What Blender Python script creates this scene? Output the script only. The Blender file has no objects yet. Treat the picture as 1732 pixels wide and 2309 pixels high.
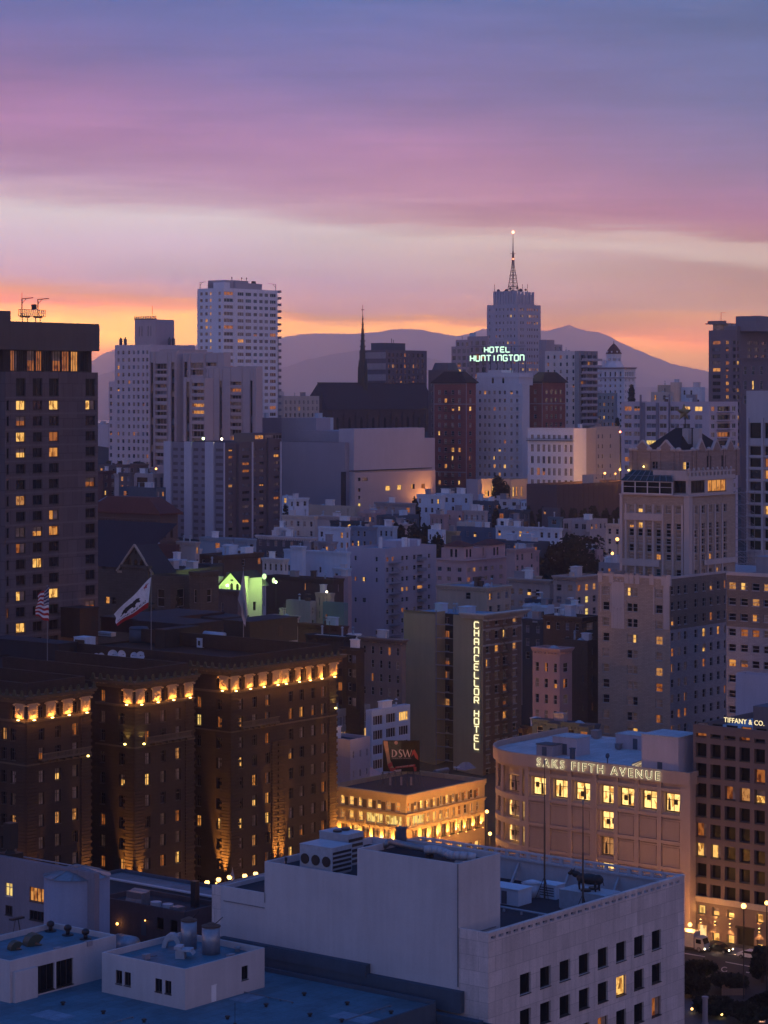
import bpy,math,random
from mathutils import Vector,Matrix
S = bpy.context.scene
F,HOR,CX,CZ = 5400.0,888.0,866.0,100.0      # focal length and horizon in photo pixels
rad = math.radians
def lin(r,g,b):
 f = lambda c: ((c/255.0+0.055)/1.055)**2.4 if c > 10 else c/255.0/12.92
 return (f(r),f(g),f(b),1.0)
# camera
cd = bpy.data.cameras.new('camera'); cam = bpy.data.objects.new('camera',cd)
S.collection.objects.link(cam); S.camera = cam
cam.location = (0,0,CZ); cam.rotation_euler = (rad(90),0,0)
cd.sensor_fit = 'VERTICAL'; cd.sensor_height = 36.0; cd.sensor_width = 27.0
cd.lens = F/2309.0*36.0; cd.shift_y = -(1154.5-HOR)/2309.0
cd.clip_start = 1.0; cd.clip_end = 90000.0
# exposure
S.view_settings.view_transform = 'Standard'; S.view_settings.look = 'None'
S.view_settings.exposure = 0.0; S.view_settings.gamma = 1.0
S.cycles.max_bounces = 4; S.cycles.diffuse_bounces = 2; S.cycles.glossy_bounces = 2
S.cycles.transmission_bounces = 2; S.cycles.volume_bounces = 3; S.cycles.transparent_max_bounces = 4
S.cycles.sample_clamp_indirect = 2.0
# dusk sky
W = bpy.data.worlds.new('World'); S.world = W; W.use_nodes = True
nt = W.node_tree; nt.nodes.clear(); L = nt.links
def N(t,**k):
 n = nt.nodes.new(t)
 for a,v in k.items(): setattr(n,a,v)
 return n
def M_(op,a,b=None,c=None):
 n = N('ShaderNodeMath',operation=op)
 for i,s in enumerate((a,b,c)):
  if s is None: continue
  if isinstance(s,(int,float)): n.inputs[i].default_value = s
  else: L.new(s,n.inputs[i])
 return n.outputs[0]
def ramp(fac,stops):
 r = N('ShaderNodeValToRGB'); e = r.color_ramp.elements
 while len(e) > 1: e.remove(e[-1])
 g_ = lambda c: tuple(v*(c[3] if len(c) > 3 else 1) for v in lin(*c[:3])[:3])+(1,)
 stops = sorted(((900-y)/900.0,c) for y,c in stops)
 e[0].position = stops[0][0]; e[0].color = g_(stops[0][1])
 for p,c in stops[1:]:
  q = e.new(p); q.color = g_(c)
 L.new(fac,r.inputs[0]); return r.outputs[0]
def mixc(f,a,b):
 n = N('ShaderNodeMix',data_type='RGBA')
 if isinstance(f,(int,float)): n.inputs[0].default_value = f
 else: L.new(f,n.inputs[0])
 for i,s in ((6,a),(7,b)):
  if isinstance(s,tuple): n.inputs[i].default_value = s
  else: L.new(s,n.inputs[i])
 return n.outputs[2]
def sstep(v,a,b):
 n = N('ShaderNodeMapRange',interpolation_type='SMOOTHSTEP')
 L.new(v,n.inputs[0]); n.inputs[1].default_value = a; n.inputs[2].default_value = b
 return n.outputs[0]
tc = N('ShaderNodeTexCoord'); sep = N('ShaderNodeSeparateXYZ'); L.new(tc.outputs['Generated'],sep.inputs[0])
dx,dy,dz = sep.outputs
el = M_('ARCSINE',dz); az = M_('ARCTAN2',dx,dy)
mp = N('ShaderNodeMapping'); mp.inputs['Scale'].default_value = (6,6,60); L.new(tc.outputs['Generated'],mp.inputs[0])
nz = N('ShaderNodeTexNoise'); nz.inputs['Scale'].default_value = 1.6; nz.inputs['Detail'].default_value = 5; nz.inputs['Roughness'].default_value = 0.55
L.new(mp.outputs[0],nz.inputs['Vector'])
mp2 = N('ShaderNodeMapping'); mp2.inputs['Scale'].default_value = (9,9,230); L.new(tc.outputs['Generated'],mp2.inputs[0])
nz2 = N('ShaderNodeTexNoise'); nz2.inputs['Scale'].default_value = 2.0; nz2.inputs['Detail'].default_value = 4
L.new(mp2.outputs[0],nz2.inputs['Vector'])
xp = M_('MULTIPLY',az,F)
ye = M_('SUBTRACT',HOR-5,M_('MULTIPLY',el,F))
ye = M_('SUBTRACT',ye,M_('MULTIPLY',xp,0.055))
ye = M_('ADD',ye,M_('MULTIPLY',M_('SUBTRACT',nz.outputs[0],0.5),85.0))
ye = M_('ADD',ye,M_('MULTIPLY',M_('SUBTRACT',nz2.outputs[0],0.5),26.0))
t = M_('DIVIDE',M_('SUBTRACT',900.0,ye),900.0)
HK = 1.0
rl = ramp(t,[(0,(108,102,157)),(110,(121,103,156)),(240,(154,108,152)),(330,(168,115,157)),(430,(172,128,160)),(475,(196,160,178)),(520,(206,184,192)),
  (590,(200,168,188)),(655,(200,152,174)),(698,(214,140,132)),(722,(246,134,84,1.1)),(744,(255,160,66,1.35)),(785,(255,184,66,1.5)),(815,(255,150,66,1.3)),(845,(232,140,110)),(900,(190,130,140))])
rm = ramp(t,[(0,(100,106,165)),(200,(128,110,165)),(340,(164,120,166)),(440,(172,128,165)),(486,(186,150,174)),(520,(198,178,190)),(566,(192,168,186)),
  (640,(180,146,178)),(694,(188,142,168)),(712,(226,152,126)),(728,(255,176,92,1.1)),(755,(255,172,92,1.15)),(800,(220,150,130)),(900,(180,130,150))])
rr = ramp(t,[(0,(87,106,163)),(180,(102,113,173)),(330,(128,117,173)),(440,(154,118,170)),(476,(162,128,168)),(494,(188,168,188)),(530,(186,170,190)),(548,(160,138,170)),
  (600,(164,138,170)),(655,(172,142,168)),(698,(216,146,138)),(730,(245,150,112,1.05)),(762,(206,150,152)),(900,(170,135,165))])
cl = mixc(sstep(xp,-900.0,0.0),rl,rm)
cl = mixc(sstep(xp,0.0,900.0),cl,rr)
high = mixc(sstep(el,rad(10),rad(60)),lin(86,114,186),lin(50,100,178))
back = mixc(sstep(el,rad(0),rad(40)),mixc(sstep(dx,-0.6,0.8),lin(136,147,192),lin(214,170,164)),high)
cn = N('ShaderNodeVectorMath',operation='SCALE'); L.new(cl,cn.inputs[0]); L.new(M_('ADD',1.0,M_('ADD',M_('MULTIPLY',M_('SUBTRACT',nz.outputs[0],0.5),0.4),M_('MULTIPLY',M_('SUBTRACT',nz2.outputs[0],0.5),0.10))),cn.inputs['Scale']); cl = cn.outputs[0]
HAZE_D = 1.1e-4
path = M_('MINIMUM',M_('DIVIDE',1050.0,M_('MAXIMUM',dz,0.002)),26500.0)
Tr = M_('POWER',2.71828,M_('MULTIPLY',path,-HAZE_D))
inv = M_('DIVIDE',1.0,Tr)
vs = N('ShaderNodeVectorMath',operation='SCALE'); L.new(mixc(sstep(xp,-900.0,900.0),(0.33,0.145,0.24,1),(0.165,0.145,0.38,1)),vs.inputs[0]); L.new(M_('SUBTRACT',1.0,Tr),vs.inputs['Scale'])
vd = N('ShaderNodeVectorMath',operation='SUBTRACT'); L.new(cl,vd.inputs[0]); L.new(vs.outputs[0],vd.inputs[1])
ve = N('ShaderNodeVectorMath',operation='SCALE'); L.new(vd.outputs[0],ve.inputs[0]); L.new(inv,ve.inputs['Scale'])
vf = N('ShaderNodeVectorMath',operation='MAXIMUM'); L.new(ve.outputs[0],vf.inputs[0]); vf.inputs[1].default_value = (0,0,0)
front = mixc(sstep(el,rad(8.2),rad(28)),vf.outputs[0],high)
allc = mixc(sstep(dy,0.25,-0.45),front,back)
below = mixc(sstep(el,rad(-0.5),rad(-6)),allc,lin(40,36,48))
bg = N('ShaderNodeBackground'); L.new(below,bg.inputs[0]); bg.inputs[1].default_value = 1.0
wo = N('ShaderNodeOutputWorld'); L.new(bg.outputs[0],wo.inputs[0])
SKY_BG = bg
# geometry helpers
GR = rad(51.4)                                   # street grid: local +X recedes right, local +Y recedes left
AX = Vector((math.cos(GR),math.sin(GR),0)); BX = Vector((-math.sin(GR),math.cos(GR),0))
class MB:
 def __init__(s): s.v = []; s.f = []; s.m = []
 def poly(s,pts,mi=0):
  n = len(s.v); s.v += [tuple(p) for p in pts]; s.f.append(tuple(range(n,n+len(pts)))); s.m.append(mi)
 def box(s,x0,x1,y0,y1,z0,z1,mi=0,top=None):
  if x1 < x0: x0,x1 = x1,x0
  if y1 < y0: y0,y1 = y1,y0
  n = len(s.v)
  s.v += [(x0,y0,z0),(x1,y0,z0),(x1,y1,z0),(x0,y1,z0),(x0,y0,z1),(x1,y0,z1),(x1,y1,z1),(x0,y1,z1)]
  for i,q in enumerate(((0,3,2,1),(4,5,6,7),(0,1,5,4),(1,2,6,5),(2,3,7,6),(3,0,4,7))):
   s.f.append(tuple(n+k for k in q)); s.m.append(top if (i == 1 and top is not None) else mi)
 def prism(s,pts,z0,z1,mi=0,top=None,scale=None):
  k = len(pts); n = len(s.v)
  cx = sum(p[0] for p in pts)/k; cy = sum(p[1] for p in pts)/k; sc = 1 if scale is None else scale
  s.v += [(p[0],p[1],z0) for p in pts] + [(cx+(p[0]-cx)*sc,cy+(p[1]-cy)*sc,z1) for p in pts]
  for i in range(k):
   j = (i+1) % k; s.f.append((n+i,n+j,n+k+j,n+k+i)); s.m.append(mi)
  s.f.append(tuple(n+k+i for i in range(k))); s.m.append(mi if top is None else top)
  s.f.append(tuple(n+k-1-i for i in range(k))); s.m.append(mi)
 def cyl(s,cx,cy,z0,z1,r0,r1=None,n=10,mi=0):
  r1 = r0 if r1 is None else r1
  a = [(cx+r0*math.cos(2*math.pi*i/n),cy+r0*math.sin(2*math.pi*i/n),z0) for i in range(n)]
  b = [(cx+r1*math.cos(2*math.pi*i/n),cy+r1*math.sin(2*math.pi*i/n),z1) for i in range(n)]
  k = len(s.v); s.v += a+b
  for i in range(n):
   j = (i+1) % n; s.f.append((k+i,k+j,k+n+j,k+n+i)); s.m.append(mi)
  s.f.append(tuple(k+n+i for i in range(n))); s.m.append(mi)
  s.f.append(tuple(k+n-1-i for i in range(n))); s.m.append(mi)
 def lathe(s,cx,cy,prof,n=12,mi=0):
  for (r0,z0),(r1,z1) in zip(prof,prof[1:]): s.cyl(cx,cy,z0,z1,max(r0,1e-3),max(r1,1e-3),n,mi)
 def tube(s,p,q,r,n=6,mi=0,r1=None):
  p,q = Vector(p),Vector(q); d = (q-p)
  if d.length < 1e-6: return
  d.normalize(); u = d.orthogonal().normalized(); w = d.cross(u); r1 = r if r1 is None else r1
  k = len(s.v)
  for c,rr_ in ((p,r),(q,r1)):
   for i in range(n):
    a = 2*math.pi*i/n; s.v.append(tuple(c+(u*math.cos(a)+w*math.sin(a))*rr_))
  for i in range(n):
   j = (i+1) % n; s.f.append((k+i,k+j,k+n+j,k+n+i)); s.m.append(mi)
  s.f.append(tuple(k+n+i for i in range(n))); s.m.append(mi); s.f.append(tuple(k+n-1-i for i in range(n))); s.m.append(mi)
 def blob(s,c,r,n=8,m=5,mi=0,jit=0.0,rnd=random):
  k = len(s.v)
  rx,ry,rz = r if isinstance(r,tuple) else (r,r,r)
  for j in range(m+1):
   th = math.pi*j/m
   for i in range(n):
    ph = 2*math.pi*i/n; q = 1+jit*(rnd.random()-0.5)
    s.v.append((c[0]+rx*q*math.sin(th)*math.cos(ph),c[1]+ry*q*math.sin(th)*math.sin(ph),c[2]+rz*q*math.cos(th)))
  for j in range(m):
   for i in range(n):
    i2 = (i+1) % n
    s.f.append((k+j*n+i,k+(j+1)*n+i,k+(j+1)*n+i2,k+j*n+i2)); s.m.append(mi)
 def mesh(s,name,mats,smooth=False):
  me = bpy.data.meshes.new(name); me.from_pydata(s.v,[],s.f)
  for m in mats: me.materials.append(m)
  me.polygons.foreach_set('material_index',s.m)
  if smooth: me.polygons.foreach_set('use_smooth',[True]*len(s.f))
  me.update(); return me
def link(o): S.collection.objects.link(o); return o
def obj(name,mb,mats,parent=None,smooth=False,loc=None,rz=None):
 if not isinstance(mats,(list,tuple)): mats = [mats]
 me = mb.mesh(name,mats,smooth) if isinstance(mb,MB) else mb
 o = link(bpy.data.objects.new(name,me)); o.parent = parent
 if loc: o.location = loc
 if rz is not None: o.rotation_euler = (0,0,rz)
 return o
def tag(o,label,cat,group=None,kind=None):
 if label: o['label'] = label
 if cat: o['category'] = cat
 if group: o['group'] = group
 if kind: o['kind'] = kind
 return o
def thing(name,label,cat,loc,rz=0,group=None):
 o = link(bpy.data.objects.new(name,None)); o.empty_display_size = 1
 o.location = loc; o.rotation_euler = (0,0,rz)
 return tag(o,label,cat,group)
def wpt(px,py,D): return Vector(((px-CX)/F*D,D,CZ-(py-HOR)/F*D))
# materials
def newmat(name):
 m = bpy.data.materials.new(name); m.use_nodes = True; n = m.node_tree; n.nodes.clear()
 out = n.nodes.new('ShaderNodeOutputMaterial'); b = n.nodes.new('ShaderNodeBsdfPrincipled')
 n.links.new(b.outputs[0],out.inputs[0]); return m,n,b
_mc = {}
def wall(name,rgb,var=0.25,rough=0.85,kind=None,spec=0.25,sc=1.0,c2=None):
 if name in _mc: return _mc[name]
 m,n,b = newmat(name); A = n.nodes.new; K = n.links.new
 tc = A('ShaderNodeTexCoord')
 big = A('ShaderNodeTexNoise'); big.inputs['Scale'].default_value = 0.13*sc; big.inputs['Detail'].default_value = 6; big.inputs['Roughness'].default_value = 0.65
 K(tc.outputs['Object'],big.inputs['Vector'])
 mp = A('ShaderNodeMapping'); mp.inputs['Scale'].default_value = (1.1*sc,1.1*sc,0.09*sc); K(tc.outputs['Object'],mp.inputs[0])
 st = A('ShaderNodeTexNoise'); st.inputs['Scale'].default_value = 1.0; st.inputs['Detail'].default_value = 5; K(mp.outputs[0],st.inputs['Vector'])
 fi = A('ShaderNodeTexNoise'); fi.inputs['Scale'].default_value = 3.5*sc; fi.inputs['Detail'].default_value = 4; K(tc.outputs['Object'],fi.inputs['Vector'])
 def mm(op,a,c):
  q = A('ShaderNodeMath'); q.operation = op
  for i,s_ in enumerate((a,c)):
   if isinstance(s_,(int,float)): q.inputs[i].default_value = s_
   else: K(s_,q.inputs[i])
  return q.outputs[0]
 s_ = mm('ADD',mm('ADD',mm('MULTIPLY',mm('SUBTRACT',big.outputs[0],0.5),1.6),mm('MULTIPLY',mm('SUBTRACT',st.outputs[0],0.5),1.3)),mm('MULTIPLY',mm('SUBTRACT',fi.outputs[0],0.5),0.8))
 f = mm('ADD',mm('MULTIPLY',s_,var*1.3),1.0)
 if kind:
  sp = A('ShaderNodeSeparateXYZ'); K(tc.outputs['Object'],sp.inputs[0])
  u = mm('ADD',sp.outputs[0],sp.outputs[1]) if kind != 'seam' else sp.outputs[0]; cb = A('ShaderNodeCombineXYZ'); K(u,cb.inputs[0]); K(sp.outputs[2 if kind != 'seam' else 1],cb.inputs[1])
  br = A('ShaderNodeTexBrick'); K(cb.outputs[0],br.inputs['Vector'])
  w,h,mo = {'brick': (0.9,0.3,0.03),'block': (1.5,0.6,0.03),'panel': (3.0,1.9,0.035),'slab': (2.6,3.5,0.09),'seam': (9.0,1.9,0.05)}[kind]
  br.inputs['Scale'].default_value = 1.0; br.inputs['Brick Width'].default_value = w; br.inputs['Row Height'].default_value = h
  br.inputs['Mortar Size'].default_value = mo; br.inputs['Mortar Smooth'].default_value = 0.3
  br.inputs['Color1'].default_value = (1.05,1.05,1.05,1); br.inputs['Color2'].default_value = (0.86,0.86,0.86,1)
  br.inputs['Mortar'].default_value = (0.62,0.62,0.62,1)
  bw = A('ShaderNodeRGBToBW'); K(br.outputs[0],bw.inputs[0]); f = mm('MULTIPLY',f,bw.outputs[0])
  bp = A('ShaderNodeBump'); bp.inputs['Strength'].default_value = 0.5; bp.inputs['Distance'].default_value = 0.05; K(bw.outputs[0],bp.inputs['Height']); K(bp.outputs[0],b.inputs['Normal'])
 else:
  bp = A('ShaderNodeBump'); bp.inputs['Strength'].default_value = 0.35; bp.inputs['Distance'].default_value = 0.06; K(fi.outputs[0],bp.inputs['Height']); K(bp.outputs[0],b.inputs['Normal'])
 vm = A('ShaderNodeVectorMath'); vm.operation = 'SCALE'; K(f,vm.inputs['Scale'])
 if c2:
  mx = A('ShaderNodeMix'); mx.data_type = 'RGBA'; mx.inputs[6].default_value = (*rgb,1); mx.inputs[7].default_value = (*c2,1)
  r = A('ShaderNodeMapRange'); r.inputs[1].default_value = 0.42; r.inputs[2].default_value = 0.6; K(big.outputs[0],r.inputs[0]); K(r.outputs[0],mx.inputs[0]); K(mx.outputs[2],vm.inputs[0])
 else: vm.inputs[0].default_value = rgb
 K(vm.outputs[0],b.inputs['Base Color']); b.inputs['Roughness'].default_value = rough; b.inputs['Specular IOR Level'].default_value = spec
 _mc[name] = m; return m
def plain(name,rgb,rough=0.5,metal=0.0,spec=0.5,var=0.12):
 if name in _mc: return _mc[name]
 m,n,b = newmat(name); A = n.nodes.new; K = n.links.new
 tc = A('ShaderNodeTexCoord'); fi = A('ShaderNodeTexNoise'); fi.inputs['Scale'].default_value = 1.7; fi.inputs['Detail'].default_value = 5; K(tc.outputs['Object'],fi.inputs['Vector'])
 r = A('ShaderNodeMapRange'); r.inputs[1].default_value = 0.3; r.inputs[2].default_value = 0.7; r.inputs[3].default_value = 1-var; r.inputs[4].default_value = 1+var; K(fi.outputs[0],r.inputs[0])
 vm = A('ShaderNodeVectorMath'); vm.operation = 'SCALE'; vm.inputs[0].default_value = rgb; K(r.outputs[0],vm.inputs['Scale']); K(vm.outputs[0],b.inputs['Base Color'])
 b.inputs['Roughness'].default_value = rough; b.inputs['Metallic'].default_value = metal; b.inputs['Specular IOR Level'].default_value = spec
 _mc[name] = m; return m
def glow(name,rgb,strength,interior=False,dark=0.12,sc=1.3):
 if name in _mc: return _mc[name]
 m,n,b = newmat(name); A = n.nodes.new; K = n.links.new
 b.inputs['Base Color'].default_value = (0.03,0.02,0.015,1); b.inputs['Roughness'].default_value = 0.15
 b.inputs['Emission Color'].default_value = (*rgb,1); b.inputs['Emission Strength'].default_value = strength
 if interior:
  g = A('ShaderNodeNewGeometry'); mp = A('ShaderNodeMapping'); mp.inputs['Scale'].default_value = (sc*1.4,sc*1.4,sc*0.8); K(g.outputs['Position'],mp.inputs[0])
  vo = A('ShaderNodeTexVoronoi'); vo.distance = 'CHEBYCHEV'; vo.inputs['Scale'].default_value = 1.0; K(mp.outputs[0],vo.inputs['Vector'])
  no = A('ShaderNodeTexNoise'); no.inputs['Scale'].default_value = 0.9; no.inputs['Detail'].default_value = 3; K(mp.outputs[0],no.inputs['Vector'])
  bw = A('ShaderNodeSeparateColor'); K(vo.outputs['Color'],bw.inputs[0])
  a = A('ShaderNodeMath'); a.operation = 'ADD'; K(bw.outputs[0],a.inputs[0]); K(no.outputs[0],a.inputs[1])
  r = A('ShaderNodeValToRGB'); K(a.outputs[0],r.inputs[0]); e = r.color_ramp.elements
  e[0].position = 0.35; e[0].color = (rgb[0]*dark,rgb[1]*dark*0.6,rgb[2]*dark*0.4,1)
  e[1].position = 1.05; e[1].color = (rgb[0],rgb[1],rgb[2],1)
  q = e.new(0.6); q.color = (rgb[0]*0.5,rgb[1]*0.38,rgb[2]*0.25,1)
  K(r.outputs[0],b.inputs['Emission Color'])
 _mc[name] = m; return m
def glassm(name,rgb,rough=0.08,spec=0.6,em=None,es=0.0):
 if name in _mc: return _mc[name]
 m,n,b = newmat(name); A = n.nodes.new; K = n.links.new
 g = A('ShaderNodeNewGeometry'); no = A('ShaderNodeTexNoise'); no.inputs['Scale'].default_value = 0.6; no.inputs['Detail'].default_value = 2; K(g.outputs['Position'],no.inputs['Vector'])
 r = A('ShaderNodeMapRange'); r.inputs[1].default_value = 0.35; r.inputs[2].default_value = 0.65; r.inputs[3].default_value = 0.4; r.inputs[4].default_value = 1.6; K(no.outputs[0],r.inputs[0])
 vm = A('ShaderNodeVectorMath'); vm.operation = 'SCALE'; vm.inputs[0].default_value = rgb; K(r.outputs[0],vm.inputs['Scale']); K(vm.outputs[0],b.inputs['Base Color'])
 b.inputs['Roughness'].default_value = rough; b.inputs['Specular IOR Level'].default_value = spec
 if em: b.inputs['Emission Color'].default_value = (*em,1); b.inputs['Emission Strength'].default_value = es
 _mc[name] = m; return m
PANE = {
 '#': glassm('dark_glass',(0.012,0.012,0.02)),
 'k': glassm('black_glass',(0.003,0.003,0.004),0.25,0.3),
 'c': glassm('curtained_glass',(0.15,0.12,0.135),0.35,0.4,(0.9,0.5,0.3),0.03),
 'w': glassm('sky_reflection_pane',(0.10,0.12,0.18),0.3,0.5),  # white-blue sky reflection painted into the pane colour
 't': glassm('teal_reflection_pane',(0.03,0.10,0.12),0.2,0.6),  # teal reflection, likewise put into the base colour
 'o': glow('dim_lit_window',(1.0,0.30,0.06),0.34,True,0.08),
 'l': glow('warm_lit_window',(1.0,0.40,0.085),0.7,True,0.1),
 'L': glow('bright_lit_window',(1.0,0.55,0.14),1.15,True,0.12),
 'y': glow('yellow_lit_window',(1.0,0.70,0.20),1.0,True,0.25),
 'D': glow('lit_curtain_window',(1.0,0.44,0.13),0.5,True,0.4,2.2),
}
# the setting: ground, hills, haze
def gz(x,y):
 pts = [(-3000,-2),(300,-2),(350,6),(430,6),(470,6),(557,11),(690,27),(800,38),(900,47),(1010,60),(1150,79),(1300,84),(1500,60),(2100,2),(2600,-1),(40000,-1)]
 for (a,za),(b,zb) in zip(pts,pts[1:]):
  if y <= b:
   t_ = (y-a)/(b-a); z = za+(zb-za)*t_; break
 if y < 700: z += max(0.0,min(1.0,(10-x)/60.0))*4*max(0.0,min(1.0,(y-300)/80.0))*(1-max(0.0,min(1.0,(y-560)/140.0)))
 return z
mb = MB(); ys = [-400,0,150,250]+list(range(300,1600,20))+[1700,1800,1950,2100,2300,2600,3500,6000,12000,27000,39000]
xs = [-30000,-8000,-2500,-900,-500]+list(range(-300,301,20))+[500,900,2500,8000,30000]
for y in ys:
 for x in xs: mb.v.append((x,y,gz(x,y)-0.02*0))
nx = len(xs)
for j in range(len(ys)-1):
 for i in range(nx-1): mb.f.append((j*nx+i,j*nx+i+1,(j+1)*nx+i+1,(j+1)*nx+i)); mb.m.append(0)
tag(obj('ground',mb,wall('asphalt_ground',(0.045,0.043,0.045),0.4,0.9),smooth=True),'dark city ground sloping up to the hilltop',None,kind='structure')
def hill(name,label,D,prof,mat,seed,rough=1.0):
 r = random.Random(seed); pts = []
 for (xa,ya),(xb,yb) in zip(prof,prof[1:]):
  n = max(2,int(abs(xb-xa)/7))
  for i in range(n):
   t_ = i/n; pts.append((xa+(xb-xa)*t_,ya+(yb-ya)*(3*t_*t_-2*t_**3)*0.5+(yb-ya)*t_*0.5 + (r.random()-0.5)*1.6*rough))
 pts.append(prof[-1]); m = MB(); K = 14
 for (px,py) in pts:
  top = wpt(px,py,D)
  for k in range(-4,K+1):
   f_ = k/K
   h = top.z*(1-abs(f_))**1.25 if k >= 0 else top.z*(1+f_*1.6)
   rr_ = (math.sin(px*0.021+k*1.7+seed)+math.sin(px*0.053+k*0.9))*0.05*top.z*min(1,abs(f_)*3)*(1-abs(f_))
   m.v.append((top.x,D-f_*D*0.11,max(-3,h+rr_) if k < K else -3))
 R_ = K+5
 for i in range(len(pts)-1):
  for k in range(R_-1): m.f.append((i*R_+k,(i+1)*R_+k,(i+1)*R_+k+1,i*R_+k+1)); m.m.append(0)
 return tag(obj(name,m,mat,smooth=True),label,None,kind='structure')
forest = wall('hill_forest',(0.055,0.06,0.045),0.4,0.95,sc=0.004)
hill('mountain_ridge','long lilac mountain ridge with a peak at the right, on the horizon',23500,
 [(-700,840),(-300,800),(0,828),(120,826),(205,814),(240,795),(262,788),(330,781),(400,783),(430,777),(470,782),(560,775),(620,764),(660,756),(690,752),(740,752),(800,752),(850,749),(880,743),(905,741),(950,743),(990,751),(1030,758),(1060,752),(1092,742),(1120,745),(1190,748),(1235,746),(1262,738),(1284,732.5),(1302,740),(1330,747),(1350,749),(1372,757),(1400,772),(1440,790),(1480,806),(1520,822),(1570,832),(1640,848),(1800,862),(2400,880)],forest,3)
hill('near_hill_range','paler lower range of hills in front of the mountain ridge',15000,
 [(-700,850),(0,860),(200,858),(235,842),(270,832),(400,836),(560,842),(640,828),(700,809),(760,797),(820,789),(880,790),(960,806),(1040,826),(1150,850),(1300,868),(1500,874),(1700,878),(2400,884)],forest,5,0.7)
water = plain('bay_water',(0.03,0.04,0.06),0.15)
mb = MB(); mb.poly([(-20000,2550,0.5),(20000,2550,0.5),(20000,9000,0.5),(-20000,9000,0.5)])
tag(obj('water',mb,water),'still bay water beyond the hill',None,kind='structure')
HZ = True
if HZ:
 mb = MB(); mb.box(-9500,9500,-450,26500,-5,1150)
 m = bpy.data.materials.new('dusk_haze'); m.use_nodes = True; n = m.node_tree; n.nodes.clear()
 o_ = n.nodes.new('ShaderNodeOutputMaterial'); v = n.nodes.new('ShaderNodeVolumePrincipled')
 v.inputs['Color'].default_value = (0.95,0.93,1.0,1); v.inputs['Density'].default_value = HAZE_D
 v.inputs['Anisotropy'].default_value = 0.86
 n.links.new(v.outputs[0],o_.inputs[1])
 try: m.cycles.homogeneous_volume = True
 except Exception: pass
 tag(obj('haze',mb,m),'thin lilac dusk haze over the city and bay','haze',kind='stuff')
# building kit
_wc = {}
FRAME = {}
def frame_mat(k):
 return {'dark': plain('dark_frame',(0.03,0.028,0.03),0.5),'pale': plain('pale_frame',(0.38,0.36,0.38),0.6),
   'white': plain('white_frame',(0.6,0.6,0.62),0.5),'brown': plain('brown_frame',(0.06,0.04,0.03),0.6)}[k]
def frame_parts(w,h,st):
 t = min(0.09,w*0.09); x = w/2; r = [(-x,-x+t,0,h),(x-t,x,0,h),(-x+t,x-t,0,t),(-x+t,x-t,h-t,h)]
 if st == 's': r += [(-x+t,x-t,h*0.5-t/2,h*0.5+t/2)]
 if st in 'cx': r += [(-t/2,t/2,t,h-t)]
 if st == 'x': r += [(-x+t,-t/2,h*0.68-t/2,h*0.68+t/2),(t/2,x-t,h*0.68-t/2,h*0.68+t/2)]
 if st == 'b':
  for k in (1,2,3): r += [(-x+w*k/4-t/2,-x+w*k/4+t/2,t,h-t)]
 if st == 'd': r += [(-x+w/3-t/2,-x+w/3+t/2,t,h-t),(x-w/3-t/2,x-w/3+t/2,t,h-t)]
 return r,t
def panes(m,x0,x1,z0,z1,c,mi):
 q = lambda a,b,d,e,k: m.poly([(a,0.03,d),(b,0.03,d),(b,0.03,e),(a,0.03,e)],k)
 if c[1:] == 'h': s_ = z0+(z1-z0)*.52; q(x0,x1,z0,s_,mi); q(x0,x1,s_,z1,mi+1)
 elif c[1:] == 'v': s_ = x0+(x1-x0)*.55; q(x0,s_,z0,z1,mi); q(s_,x1,z0,z1,mi+1)
 else: q(x0,x1,z0,z1,mi)
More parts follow.
